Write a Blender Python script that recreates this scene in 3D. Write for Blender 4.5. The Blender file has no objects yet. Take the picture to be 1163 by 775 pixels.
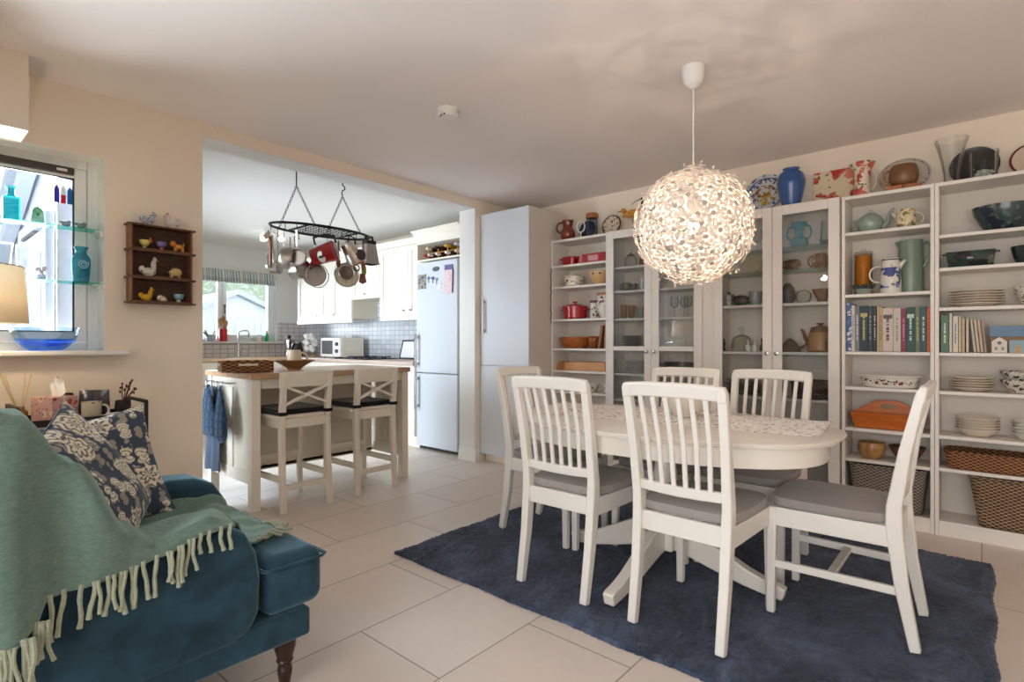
import bpy, bmesh, math, random
from mathutils import Matrix, Vector, Euler
random.seed(7)
PI = math.pi
SC = bpy.context.scene
COL = SC.collection

# ------------------------------------------------------------------ materials
def lin(c):
    return tuple((x/255/12.92 if x/255 <= .04045 else ((x/255+.055)/1.055)**2.4) for x in c)+(1,)

class NT:
    def __init__(s, name):
        s.m = bpy.data.materials.new(name); s.m.use_nodes = True
        s.t = s.m.node_tree; s.n = s.t.nodes; s.l = s.t.links
        s.n.clear()
        s.out = s.n.new('ShaderNodeOutputMaterial')
    def add(s, typ, **kw):
        nd = s.n.new(typ)
        for k, v in kw.items():
            setattr(nd, k, v)
        return nd
    def link(s, a, b): s.l.new(a, b)
    def math(s, op, a, b=None, c=None):
        nd = s.add('ShaderNodeMath', operation=op)
        for i, x in enumerate((a, b, c)):
            if x is None: continue
            if isinstance(x, (int, float)): nd.inputs[i].default_value = x
            else: s.link(x, nd.inputs[i])
        return nd.outputs[0]
    def mix(s, f, a, b):
        nd = s.add('ShaderNodeMix', data_type='RGBA')
        for i, x in ((0, f), (6, a), (7, b)):
            if isinstance(x, (int, float, tuple)): nd.inputs[i].default_value = x
            else: s.link(x, nd.inputs[i])
        return nd.outputs[2]
    def coord(s, which='Object'):
        return s.add('ShaderNodeTexCoord').outputs[which]
    def mapping(s, vec, scale=(1, 1, 1), rot=(0, 0, 0), loc=(0, 0, 0)):
        nd = s.add('ShaderNodeMapping'); s.link(vec, nd.inputs[0])
        nd.inputs['Scale'].default_value = scale; nd.inputs['Rotation'].default_value = rot
        nd.inputs['Location'].default_value = loc
        return nd.outputs[0]
    def noise(s, vec, scale, detail=3, rough=.5, dist=0):
        nd = s.add('ShaderNodeTexNoise'); s.link(vec, nd.inputs['Vector'])
        nd.inputs['Scale'].default_value = scale; nd.inputs['Detail'].default_value = detail
        nd.inputs['Roughness'].default_value = rough; nd.inputs['Distortion'].default_value = dist
        return nd.outputs[0]
    def voro(s, vec, scale, rnd=1, out='Distance', feature='F1'):
        nd = s.add('ShaderNodeTexVoronoi', feature=feature); s.link(vec, nd.inputs['Vector'])
        nd.inputs['Scale'].default_value = scale; nd.inputs['Randomness'].default_value = rnd
        return nd.outputs[out]
    def step(s, x, lo, hi):
        nd = s.add('ShaderNodeMapRange'); s.link(x, nd.inputs[0])
        nd.inputs[1].default_value = lo; nd.inputs[2].default_value = hi
        return nd.outputs[0]
    def bump(s, h, strength=.3, dist=.01):
        nd = s.add('ShaderNodeBump'); s.link(h, nd.inputs['Height'])
        nd.inputs['Strength'].default_value = strength; nd.inputs['Distance'].default_value = dist
        return nd.outputs[0]
    def bsdf(s, color, rough=.5, metal=0, normal=None, sheen=0, coat=0, spec=.5, trans=0, subs=0):
        b = s.add('ShaderNodeBsdfPrincipled')
        if isinstance(color, tuple): b.inputs['Base Color'].default_value = color
        else: s.link(color, b.inputs['Base Color'])
        if isinstance(rough, (int, float)): b.inputs['Roughness'].default_value = rough
        else: s.link(rough, b.inputs['Roughness'])
        b.inputs['Metallic'].default_value = metal
        b.inputs['Specular IOR Level'].default_value = spec
        if normal is not None: s.link(normal, b.inputs['Normal'])
        if sheen:
            b.inputs['Sheen Weight'].default_value = sheen; b.inputs['Sheen Roughness'].default_value = .4
        if coat: b.inputs['Coat Weight'].default_value = coat
        s.link(b.outputs[0], s.out.inputs[0])
        return b

MC = {}
def cached(f):
    def g(*a, **k):
        key = (f.__name__, a, tuple(sorted(k.items())))
        if key not in MC: MC[key] = f(*a, **k)
        return MC[key]
    return g

@cached
def paint(c, rough=.45, var=.04, scale=6, metal=0, bump=0, bscale=150, sheen=0, coat=0, spec=.5):
    """one colour with a slight procedural mottling"""
    s = NT('paint'); co = s.coord()
    n = s.noise(co, scale, 4)
    a = lin(c); d = tuple(x*(1-var*2) for x in a[:3])+(1,); e = tuple(min(1, x*(1+var)) for x in a[:3])+(1,)
    colr = s.mix(n, d, e)
    nm = s.bump(s.noise(co, bscale, 2), bump, .002) if bump else None
    s.bsdf(colr, rough, metal, nm, sheen, coat, spec)
    return s.m

@cached
def wood(c1, c2, scale=8, axis=0, rough=.4, stretch=9):
    s = NT('wood'); co = s.coord()
    sc = [stretch]*3; sc[axis] = 1
    v = s.mapping(co, tuple(sc))
    n = s.noise(v, scale, 5, .6, .6)
    f = s.step(n, .3, .72)
    fine = s.noise(v, scale*6, 2)
    f2 = s.math('ADD', s.math('MULTIPLY', f, .8), s.math('MULTIPLY', fine, .2))
    s.bsdf(s.mix(f2, lin(c1), lin(c2)), rough, 0, s.bump(n, .12, .002))
    return s.m

@cached
def fabric(c1, c2, scale=300, rough=.95, sheen=.3, bump=.4, big=5):
    s = NT('fabric'); co = s.coord()
    w1 = s.noise(s.mapping(co, (1, 6, 1)), scale, 2); w2 = s.noise(s.mapping(co, (6, 1, 1)), scale, 2)
    f = s.math('MULTIPLY_ADD', s.math('ADD', w1, w2), .5, 0)
    f = s.step(f, .35, .65)
    b = s.noise(co, big, 3)
    f = s.math('ADD', s.math('MULTIPLY', f, .6), s.math('MULTIPLY', b, .4))
    s.bsdf(s.mix(f, lin(c1), lin(c2)), rough, 0, s.bump(f, bump, .002), sheen, spec=.2)
    return s.m

@cached
def blobs(base, c1, c2=None, scale=30, r=.32, c3=None, rough=.3, dist=.25, rings=0, coat=0, scale2=None, r2=.3, zlo=None, zhi=None, sheen=0):
    """printed motif: scattered blobs (flowers, leaves) on a base colour"""
    s = NT('motif'); co = s.coord()
    nz = s.add('ShaderNodeTexNoise'); s.link(co, nz.inputs['Vector']); nz.inputs['Scale'].default_value = scale*1.6
    vm = s.add('ShaderNodeVectorMath', operation='MULTIPLY_ADD')
    s.link(nz.outputs['Color'], vm.inputs[0]); vm.inputs[1].default_value = (dist/scale*4,)*3; s.link(co, vm.inputs[2])
    v = vm.outputs[0]
    d = s.voro(v, scale)
    m = s.step(d, r+.03, r-.03)
    col = lin(base)
    if c2:
        d2 = s.voro(s.mapping(v, (1, 1, 1), (0, 0, 0), (3.3, 1.7, .9)), scale2 or scale*1.9)
        col = s.mix(s.step(d2, r2+.04, r2-.04), col, lin(c2))
    inner = lin(c1)
    if rings:
        rg = s.math('SINE', s.math('MULTIPLY', d, rings))
        inner = s.mix(s.step(rg, -.4, .5), lin(c3 or base), lin(c1))
    elif c3:
        inner = s.mix(s.step(s.voro(v, scale, out='Color') if False else s.noise(co, scale*.7), .45, .55), lin(c1), lin(c3))
    if zlo is not None:
        z = s.add('ShaderNodeSeparateXYZ'); s.link(co, z.inputs[0])
        m = s.math('MULTIPLY', m, s.math('MULTIPLY', s.math('GREATER_THAN', z.outputs[2], zlo), s.math('LESS_THAN', z.outputs[2], zhi)))
    col = s.mix(m, col, inner)
    s.bsdf(col, rough, 0, None, sheen, coat)
    return s.m

@cached
def weave(c1, c2, c3, sx=60, sz=60):
    s = NT('weave'); co = s.coord()
    sep = s.add('ShaderNodeSeparateXYZ'); s.link(co, sep.inputs[0])
    u = s.math('ADD', sep.outputs[0], sep.outputs[1]); z = sep.outputs[2]
    row = s.math('FLOOR', s.math('MULTIPLY', z, sz))
    ph = s.math('MULTIPLY', s.math('MODULO', row, 2), PI)
    a = s.math('SINE', s.math('ADD', s.math('MULTIPLY', u, sx*PI), ph))
    b = s.math('ABSOLUTE', s.math('SINE', s.math('MULTIPLY', z, sz*PI)))
    h = s.math('MULTIPLY', s.math('ADD', s.math('MULTIPLY', a, .5), .5), b)
    n = s.noise(co, 40, 3)
    col = s.mix(s.step(h, .15, .6), lin(c3), s.mix(n, lin(c1), lin(c2)))
    s.bsdf(col, .75, 0, s.bump(h, .8, .006))
    return s.m

@cached
def metal(c, rough=.3, scale=20):
    s = NT('metal'); co = s.coord()
    n = s.noise(co, scale, 3)
    r = s.math('MULTIPLY_ADD', n, .15, rough-.07)
    a = lin(c)
    s.bsdf(s.mix(n, tuple(x*.9 for x in a[:3])+(1,), a), r, 1)
    return s.m

@cached
def thin_glass(tint=(255, 255, 255), ior=1.45, rough=0.0, gain=1.0):
    s = NT('thin_glass'); co = s.coord()
    tr = s.add('ShaderNodeBsdfTransparent')
    a = lin(tint)
    s.link(s.mix(s.noise(co, 5), tuple(x*.97 for x in a[:3])+(1,), a), tr.inputs[0])
    gl = s.add('ShaderNodeBsdfGlossy'); gl.inputs['Roughness'].default_value = rough
    fr = s.add('ShaderNodeFresnel'); fr.inputs[0].default_value = ior
    f = s.math('MULTIPLY', fr.outputs[0], gain)
    mx = s.add('ShaderNodeMixShader'); s.link(f, mx.inputs[0]); s.link(tr.outputs[0], mx.inputs[1]); s.link(gl.outputs[0], mx.inputs[2])
    s.link(mx.outputs[0], s.out.inputs[0])
    return s.m

@cached
def tinted_glass(c, c2=None, opac=.35, zs=10):
    """coloured glassware: tinted see-through body with a glossy skin and some body colour"""
    s = NT('tinted_glass'); co = s.coord()
    n = s.noise(s.mapping(co, (1, 1, 2)), zs, 3, .5, 1.5)
    col = s.mix(s.step(n, .35, .65), lin(c), lin(c2 or c))
    tr = s.add('ShaderNodeBsdfTransparent'); s.link(col, tr.inputs[0])
    di = s.add('ShaderNodeBsdfPrincipled'); s.link(col, di.inputs['Base Color']); di.inputs['Roughness'].default_value = .05
    mx = s.add('ShaderNodeMixShader'); mx.inputs[0].default_value = opac
    s.link(tr.outputs[0], mx.inputs[1]); s.link(di.outputs[0], mx.inputs[2]); s.link(mx.outputs[0], s.out.inputs[0])
    return s.m

@cached
def emit(c, strength):
    s = NT('lamp_glow'); e = s.add('ShaderNodeEmission'); co = s.coord()
    a = lin(c)
    s.link(s.mix(s.noise(co, 3), tuple(x*.97 for x in a[:3])+(1,), a), e.inputs[0]); e.inputs[1].default_value = strength
    s.link(e.outputs[0], s.out.inputs[0]); return s.m

@cached
def translucent(c, f=.5, rough=.4):
    s = NT('shade'); co = s.coord(); a = lin(c)
    col = s.mix(s.noise(co, 8), tuple(x*.95 for x in a[:3])+(1,), a)
    d = s.add('ShaderNodeBsdfPrincipled'); s.link(col, d.inputs['Base Color']); d.inputs['Roughness'].default_value = rough
    t = s.add('ShaderNodeBsdfTranslucent'); s.link(col, t.inputs[0])
    mx = s.add('ShaderNodeMixShader'); mx.inputs[0].default_value = f
    s.link(d.outputs[0], mx.inputs[1]); s.link(t.outputs[0], mx.inputs[2]); s.link(mx.outputs[0], s.out.inputs[0])
    return s.m

# ------------------------------------------------------------------ mesh builder
class MB:
    def __init__(s): s.v = []; s.f = []; s.mi = []
    def add(s, vs, fs, mi=0):
        b = len(s.v); s.v += [tuple(p) for p in vs]
        s.f += [tuple(b+i for i in f) for f in fs]; s.mi += [mi]*len(fs)
        return s
    def box(s, x0, x1, y0, y1, z0, z1, mi=0, M=None):
        vs = [Vector((x, y, z)) for z in (z0, z1) for y in (y0, y1) for x in (x0, x1)]
        if M: vs = [M @ p for p in vs]
        return s.add(vs, [(0, 2, 3, 1), (4, 5, 7, 6), (0, 1, 5, 4), (2, 6, 7, 3), (0, 4, 6, 2), (1, 3, 7, 5)], mi)
    def bar(s, p0, p1, w, h, up=(0, 0, 1), w1=None, h1=None, mi=0):
        p0, p1 = Vector(p0), Vector(p1); d = (p1-p0).normalized(); up = Vector(up)
        a = d.cross(up).normalized(); b = a.cross(d).normalized()
        w1 = w if w1 is None else w1; h1 = h if h1 is None else h1
        vs = [p+a*sx*ww/2+b*sy*hh/2 for p, ww, hh in ((p0, w, h), (p1, w1, h1)) for sx, sy in ((-1, -1), (1, -1), (1, 1), (-1, 1))]
        return s.add(vs, [(3, 2, 1, 0), (4, 5, 6, 7), (0, 1, 5, 4), (1, 2, 6, 5), (2, 3, 7, 6), (3, 0, 4, 7)], mi)
    def path_bar(s, pts, w, h, side, mi=0):
        """rectangular section swept along pts; side = constant width direction; w/h numbers or lists"""
        n = len(pts); side = Vector(side).normalized(); vs = []
        for i, p in enumerate(pts):
            p = Vector(p); a = Vector(pts[max(0, i-1)]); b = Vector(pts[min(n-1, i+1)]); d = (b-a).normalized()
            o = side.cross(d).normalized()
            ww = w[i] if isinstance(w, (list, tuple)) else w; hh = h[i] if isinstance(h, (list, tuple)) else h
            vs += [p-side*ww/2-o*hh/2, p+side*ww/2-o*hh/2, p+side*ww/2+o*hh/2, p-side*ww/2+o*hh/2]
        fs = [(3, 2, 1, 0), tuple(4*(n-1)+k for k in range(4))]
        for i in range(n-1):
            for k in range(4):
                a, b = 4*i+k, 4*i+(k+1) % 4
                fs.append((a, b, b+4, a+4))
        return s.add(vs, fs, mi)
    def lathe(s, prof, c=(0, 0, 0), n=28, mi=0, M=None, sx=1, sy=1, ang=None):
        rings = []; vs = []; fs = []
        for r, z in prof:
            if r < 1e-6: rings.append([len(vs)]); vs.append(Vector((0, 0, z)))
            else:
                rings.append(list(range(len(vs), len(vs)+n)))
                vs += [Vector((r*sx*math.cos(2*PI*k/n), r*sy*math.sin(2*PI*k/n), z)) for k in range(n)]
        for A, B in zip(rings, rings[1:]):
            if len(A) == 1 and len(B) == 1: continue
            for k in range(n):
                j = (k+1) % n
                if len(A) == 1: fs.append((A[0], B[j], B[k]))
                elif len(B) == 1: fs.append((A[k], A[j], B[0]))
                else: fs.append((A[k], A[j], B[j], B[k]))
        if M: vs = [M @ p for p in vs]
        vs = [p+Vector(c) for p in vs]
        return s.add(vs, fs, mi)
    def cyl(s, p0, p1, r0, r1=None, n=16, mi=0):
        r1 = r0 if r1 is None else r1
        p0, p1 = Vector(p0), Vector(p1); d = p1-p0; L = d.length
        M = d.to_track_quat('Z', 'Y').to_matrix().to_4x4()
        return s.lathe([(0, 0), (r0, 0), (r1, L), (0, L)], p0, n, mi, M)
    def tube(s, pts, r, n=8, closed=False, mi=0, caps=True):
        pts = [Vector(p) for p in pts]; m = len(pts); vs = []; fs = []
        prev = None
        for i, p in enumerate(pts):
            if closed: d = pts[(i+1) % m]-pts[i-1]
            else: d = pts[min(m-1, i+1)]-pts[max(0, i-1)]
            d = d.normalized() if d.length > 1e-9 else Vector((0, 0, 1))
            if prev is None:
                a = d.cross(Vector((0, 0, 1)));  a = d.cross(Vector((0, 1, 0))) if a.length < .1 else a
            else: a = prev-d*prev.dot(d)
            a = a.normalized() if a.length > 1e-6 else Vector((1, 0, 0)); prev = a; b = d.cross(a)
            rr = r[i] if isinstance(r, (list, tuple)) else r
            vs += [p+(a*math.cos(2*PI*k/n)+b*math.sin(2*PI*k/n))*rr for k in range(n)]
        for i in range(m if closed else m-1):
            for k in range(n):
                fs.append((i*n+k, i*n+(k+1) % n, ((i+1) % m)*n+(k+1) % n, ((i+1) % m)*n+k))
        if caps and not closed:
            fs.append(tuple(range(n-1, -1, -1))); fs.append(tuple((m-1)*n+k for k in range(n)))
        return s.add(vs, fs, mi)
    def ball(s, c, r, n=16, mi=0, M=None):
        if isinstance(r, (int, float)): r = (r, r, r)
        prof = [(math.sin(PI*i/(n//2)), -math.cos(PI*i/(n//2))) for i in range(n//2+1)]
        prof[0] = (0, -1); prof[-1] = (0, 1)
        S = Matrix.Diagonal((r[0], r[1], r[2], 1))
        return s.lathe(prof, c, n, mi, (M @ S) if M else S)
    def prism(s, poly, a0, a1, axis='y', mi=0):
        """poly of 2-D points extruded along axis: y -> (x,z), x -> (y,z), z -> (x,y)"""
        def mk(p, t):
            return {'y': (p[0], t, p[1]), 'x': (t, p[0], p[1]), 'z': (p[0], p[1], t)}[axis]
        n = len(poly); vs = [mk(p, a0) for p in poly]+[mk(p, a1) for p in poly]
        fs = [tuple(range(n-1, -1, -1)), tuple(range(n, 2*n))]+[(i, (i+1) % n, n+(i+1) % n, n+i) for i in range(n)]
        return s.add(vs, fs, mi)
    def grid(s, fn, nu, nv, mi=0, closeu=False):
        vs = [fn(i/(nu if closeu else nu-1), j/(nv-1)) for i in range(nu) for j in range(nv)]
        fs = [(i*nv+j, ((i+1) % nu)*nv+j, ((i+1) % nu)*nv+j+1, i*nv+j+1) for i in range(nu if closeu else nu-1) for j in range(nv-1)]
        return s.add(vs, fs, mi)
    def xf(s, M, start=0):
        s.v[start:] = [tuple(M @ Vector(p)) for p in s.v[start:]]; return s

def O(name, mb, mats, parent=None, bevel=0, ang=35, sub=0, solid=0, loc=None, rot=None, seg=2, flat=False):
    me = bpy.data.meshes.new(name); me.from_pydata(mb.v, [], mb.f)
    if not isinstance(mats, (list, tuple)): mats = [mats]
    for m in mats: me.materials.append(m)
    me.polygons.foreach_set('material_index', mb.mi)
    bm = bmesh.new(); bm.from_mesh(me); bmesh.ops.recalc_face_normals(bm, faces=bm.faces[:]); bm.to_mesh(me); bm.free()
    if not flat:
        me.shade_smooth()
        if not sub: me.set_sharp_from_angle(angle=math.radians(ang))
    o = bpy.data.objects.new(name, me); COL.objects.link(o)
    if parent: o.parent = parent
    if loc: o.location = loc
    if rot: o.rotation_euler = rot
    if solid:
        k = o.modifiers.new('solid', 'SOLIDIFY'); k.thickness = solid; k.offset = 0
    if sub:
        k = o.modifiers.new('sub', 'SUBSURF'); k.levels = sub; k.render_levels = sub
    if bevel:
        k = o.modifiers.new('bevel', 'BEVEL'); k.width = bevel; k.segments = seg; k.limit_method = 'ANGLE'; k.angle_limit = math.radians(40)
        k.harden_normals = False
    return o

def tag(o, label, cat, group=None, kind=None):
    o['label'] = label; o['category'] = cat
    if group: o['group'] = group
    if kind: o['kind'] = kind
    return o
def T(name, label, cat, loc=(0, 0, 0), rz=0, group=None):
    o = bpy.data.objects.new(name, None); COL.objects.link(o); o.empty_display_size = .05
    o.location = loc; o.rotation_euler = (0, 0, rz)
    return tag(o, label, cat, group)
def S(name, mb, mats, bevel=0, **k):
    o = O(name, mb, mats, bevel=bevel, **k); o['kind'] = 'structure'; return o
def V(name, label, cat, loc, parts, group=None, rz=0, rot=None):
    """parts: list of (part name, mesh builder, material[, options]); a single part becomes the thing's own mesh"""
    if len(parts) == 1:
        p = parts[0]; o = O(name, p[1], p[2], **(p[3] if len(p) > 3 else {}))
        o.location = loc; o.rotation_euler = rot or (0, 0, rz)
        return tag(o, label, cat, group)
    t = T(name, label, cat, loc, rz, group)
    if rot: t.rotation_euler = rot
    for p in parts:
        O(p[0], p[1], p[2], t, **(p[3] if len(p) > 3 else {}))
    return t
def dup(root, loc, rz, label, group=None):
    r = root.copy(); COL.objects.link(r); r.location = loc; r.rotation_euler = (0, 0, rz); r['label'] = label
    if group: r['group'] = group
    for ch in list(root.children):
        c = ch.copy(); COL.objects.link(c); c.parent = r
        for g in list(ch.children):
            d = g.copy(); COL.objects.link(d); d.parent = c
    return r

def vessel(prof, t=.004, n=28, sx=1, sy=1, M=None, c=(0, 0, 0)):
    """open pot: outer profile bottom->rim, given a wall thickness"""
    mb = MB(); z0 = prof[0][1]; prof = [(r, max(z, z0)) for r, z in prof]
    inner = [(max(r-t, .0008), max(z, z0+t)) for r, z in reversed(prof)]
    p = [(0, z0)]+list(prof)+inner[:-1]+[(inner[-1][0], z0+t), (0, z0+t)]
    return mb.lathe(p, c, n, 0, M, sx, sy)
def solid_lathe(prof, n=28, **k):
    p = list(prof); zb = p[0][1]
    if p[-1][1] > zb: p = [(r, max(z, zb)) for r, z in p]
    if p[0][0] > 1e-6: p = [(0, p[0][1])]+p
    if p[-1][0] > 1e-6: p = p+[(0, p[-1][1])]
    return MB().lathe(p, n=n, **k)
def handle(r, z0, z1, out, th, ang=0, n=8, squash=1):
    """ear-shaped handle in the plane at angle ang, from radius r at z0 to radius r at z1, reaching out"""
    pts = []
    for i in range(13):
        a = PI*i/12; zz = (z0+z1)/2-math.cos(a)*(z1-z0)/2
        rr = r+math.sin(a)**.7*out
        pts.append((rr*math.cos(ang), rr*math.sin(ang), zz))
    return MB().tube(pts, th, n)
def spout(pts, rs, n=10): return MB().tube(pts, rs, n)
def curve(*pts, n=24):
    """Catmull-Rom through 2-D points"""
    out = []; P = [pts[0]]+list(pts)+[pts[-1]]
    for i in range(1, len(P)-2):
        for k in range(n//(len(pts)-1)):
            t = k/(n//(len(pts)-1)); a, b, c, d = P[i-1:i+3]
            out.append(tuple(.5*((2*b[j])+(-a[j]+c[j])*t+(2*a[j]-5*b[j]+4*c[j]-d[j])*t*t+(-a[j]+3*b[j]-3*c[j]+d[j])*t**3) for j in range(len(b))))
    out.append(tuple(pts[-1])); return out
def wobble(p, amt, fr):
    return amt*(math.sin(p[0]*fr+1.3)+math.sin(p[1]*fr*1.37+.4)+math.sin(p[2]*fr*.9+2.1))/3

# common finishes
WHITE = (240, 238, 233)
M_WHITE = paint((238, 236, 231), .38, .015, 3)
M_CREAMCAB = paint((243, 238, 226), .4, .015, 3)
M_CHAIR = paint((233, 229, 222), .35, .015, 4)
M_CLEAR = thin_glass((252, 253, 253), 1.25, 0, .6)
M_PANE = thin_glass((253, 254, 254), 1.5, 0, 1.35)
M_STEEL = metal((200, 198, 194), .28)
M_CHROME = metal((215, 215, 215), .12)
M_DARKMETAL = paint((38, 36, 36), .45, .05, 20, metal=.6)
M_BLACK = paint((22, 20, 20), .5, .08, 15)
# ================================================================== the room
ZC = 2.435; XL = -3.57; XLB = -3.775; YB = 4.26; XW = -7.85; YK = 0.98
M_WALL = paint((242, 229, 211), .7, .012, 2, bump=.05)
M_KWALL = paint((236, 236, 234), .7, .012, 2, bump=.05)
M_CEIL = paint((244, 236, 233), .8, .012, 2)

def tile_floor():
    s = NT('stone_tiles'); g = s.add('ShaderNodeNewGeometry')
    sep = s.add('ShaderNodeSeparateXYZ'); s.link(g.outputs['Position'], sep.inputs[0])
    u = s.math('ADD', sep.outputs[1], -2.6+93); v = s.math('ADD', sep.outputs[0], .01+45)
    cb = s.add('ShaderNodeCombineXYZ'); s.link(u, cb.inputs[0]); s.link(v, cb.inputs[1])
    br = s.add('ShaderNodeTexBrick'); s.link(cb.outputs[0], br.inputs['Vector'])
    br.offset = .5; br.offset_frequency = 2
    for k, x in (('Scale', 1), ('Mortar Size', .0028), ('Mortar Smooth', .1), ('Bias', 0), ('Brick Width', .93), ('Row Height', .45)):
        br.inputs[k].default_value = x
    br.inputs['Color1'].default_value = lin((220, 207, 197)); br.inputs['Color2'].default_value = lin((228, 217, 208)); br.inputs['Mortar'].default_value = lin((150, 138, 126))
    n = s.noise(g.outputs['Position'], 3.5, 6, .6); n2 = s.noise(g.outputs['Position'], 26, 4)
    mul = s.math('ADD', s.math('MULTIPLY', n, .16), s.math('MULTIPLY', n2, .07))
    f = s.math('ADD', mul, .86)
    hs = s.add('ShaderNodeMix', data_type='RGBA', blend_type='MULTIPLY'); hs.inputs[0].default_value = 1
    cc = s.add('ShaderNodeCombineXYZ')
    for i in range(3): s.link(f, cc.inputs[i])
    s.link(br.outputs[0], hs.inputs[6]); s.link(cc.outputs[0], hs.inputs[7])
    h = s.math('ADD', s.math('MULTIPLY', br.outputs['Fac'], -1), s.math('MULTIPLY', n2, .12))
    s.bsdf(hs.outputs[2], s.math('MULTIPLY_ADD', n, .2, .3), 0, s.bump(h, .25, .003))
    return s.m
S('floor', MB().box(-8.1, 2.6, -2.6, 4.5, -.1, 0), tile_floor())
S('ceiling', MB().box(-3.8, 2.6, -2.6, 4.5, ZC, ZC+.15), M_CEIL)
S('ceiling_kitchen', MB().box(-8.1, -3.8, .8, 4.5, ZC, ZC+.15), M_KWALL)
# left wall with the window recess and the wide opening to the kitchen
wl = MB()
wl.box(XLB, XL, -2.6, -.62, 0, ZC); wl.box(XLB, XL, -.62, .785, 0, 1.04); wl.box(XLB, XL, -.62, .785, 2.095, ZC)
wl.box(XLB, XL, .785, 1.27, 0, ZC); wl.box(XLB, XL, 1.27, 3.605, 2.355, ZC); wl.box(XLB, XL, 3.605, 4.3, 0, ZC)
S('wall_left', wl, M_WALL)
S('wall_back', MB().box(-8.1, 2.6, YB, YB+.2, 0, ZC), M_WALL)
S('wall_right', MB().box(2.3, 2.5, -2.6, 4.5, 0, ZC), M_WALL)
wf = MB(); wf.box(-3.8, -1.4, -2.5, -2.3, 0, ZC); wf.box(2.1, 2.5, -2.5, -2.3, 0, ZC); wf.box(-1.4, 2.1, -2.5, -2.3, 2.15, ZC)
S('wall_front', wf, M_WALL)
kw = MB(); kw.box(XW-.25, XW, .8, 2.62, 0, ZC); kw.box(XW-.25, XW, 3.81, 4.3, 0, ZC); kw.box(XW-.25, XW, 2.62, 3.81, 0, 1.115); kw.box(XW-.25, XW, 2.62, 3.81, 2.05, ZC)
S('wall_kitchen_window', kw, M_KWALL)
ks = MB(); ks.box(-8.1, -5.95, YK-.2, YK, 0, ZC); ks.box(-4.05, XLB, YK-.2, YK, 0, ZC); ks.box(-5.95, -4.05, YK-.2, YK, 2.1, ZC)
S('wall_kitchen_side', ks, M_KWALL)
S('trim_7', MB().box(-3.70, XL-.001, .781, .7848, 1.068, 2.0948).box(-3.70, XL-.001, -.62, .781, 2.091, 2.0948), M_WHITE)
# boxed-in beam over the left window
S('trim_1', MB().box(XL, -3.33, -2.3, .445, 2.085, ZC), M_WALL)
# skirting wrapped round the pillar end
bb = MB()
bb.box(XLB-.012, XL+.014, 3.593, 3.607, 0, .085); bb.box(XLB-.008, XL+.008, 3.598, 3.607, .085, .125)
bb.box(XL, XL+.014, 3.6, 3.66, 0, .085); bb.box(XL, XL+.008, 3.6, 3.66, .085, .125)
S('baseboard_pillar', bb, M_WHITE, bevel=.003)
S('baseboard_left', MB().box(XL, XL+.014, -2.3, 1.27, 0, .11).box(XLB, XL+.014, 1.27, 1.284, 0, .11), M_WHITE, bevel=.003)

# white lining of the opening: pillar end, header soffit
S('trim_6', MB().box(XLB, XL-.002, 3.5995, 3.6045, .125, 2.355).box(XLB, XL-.002, 1.27, 3.5995, 2.3505, 2.3545), M_KWALL)
# ---- window 1 (left): frame, sash, vent; sill
M_UPVC = paint((238, 239, 240), .3, .01, 3)
w1 = T('window_1', 'white framed window with glass shelves in the left wall', 'window'); w1['kind'] = 'structure'
f = MB(); xf = -3.76
f.box(xf, -3.70, .735, .785, 1.06, 2.095); f.box(xf, -3.70, -.62, -.57, 1.06, 2.095); f.box(xf, -3.70, -.57, .735, 2.045, 2.095); f.box(xf, -3.70, -.57, .735, 1.06, 1.11)
O('frame', f, M_UPVC, w1, .004)
sa_ = MB()
for (a, b) in ((.09, .733), (-.568, .05)):
    sa_.box(-3.745, -3.695, a, a+.05, 1.112, 2.043); sa_.box(-3.745, -3.695, b-.053, b, 1.112, 2.043)
    sa_.box(-3.745, -3.695, a+.05, b-.053, 1.99, 2.043); sa_.box(-3.745, -3.695, a+.05, b-.053, 1.112, 1.165)
sa_.box(-3.75, -3.70, .05, .09, 1.112, 2.043)
O('sash', sa_, M_UPVC, w1, .004)
gk = MB()
for (a, b) in ((.14, .68), (-.518, -.003)):
    gk.box(-3.72, -3.70, a, a+.006, 1.165, 1.99); gk.box(-3.72, -3.70, b-.006, b, 1.165, 1.99); gk.box(-3.72, -3.70, a, b, 1.984, 1.99); gk.box(-3.72, -3.70, a, b, 1.165, 1.171)
O('gasket', gk, M_BLACK, w1)
O('pane', MB().box(-3.722, -3.716, .143, .677, 1.168, 1.987).box(-3.722, -3.716, -.515, -.006, 1.168, 1.987), M_PANE, w1)
vt = MB().box(-3.70, -3.672, .06, .675, 2.003, 2.04)
O('trickle_vent', vt, paint((62, 52, 46), .5, .08, 12), w1, .004)
O('vent_catch', MB().box(-3.672, -3.662, .60, .645, 2.012, 2.026), M_UPVC, w1, .004)
S('trim_2', MB().box(-3.70, -3.50, -.7, .885, 1.04, 1.068), M_WHITE, bevel=.011, seg=4)
# suncatcher stuck on the pane: three pointed coloured strips
cat = T('suncatcher', 'three pointed coloured glass strips stuck on the left window pane', 'suncatcher', (-3.714, .638, 1.851))
for i, (c1, c2, y) in enumerate((((96, 70, 190), (60, 40, 170), -.031), ((240, 240, 245), (210, 20, 60), -.003), ((40, 150, 200), (20, 110, 170), .025))):
    h = .098 if i == 0 else .092
    m = MB()
    if i == 1: m.prism([(y-.011, .0), (y+.011, 0), (y+.011, .045), (y-.011, .045)], 0, .003, 'x', 1).prism([(y-.011, .045), (y+.011, .045), (y+.011, .07), (y, .096), (y-.011, .07)], 0, .003, 'x', 0)
    else: m.prism([(y-.011, 0), (y+.011, 0), (y+.011, .072), (y, h), (y-.011, .072)], 0, .003, 'x', 1)
    O('glass_strip', m, [tinted_glass(c1, c1, .7), tinted_glass(c2, c2, .75)], cat)
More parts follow.
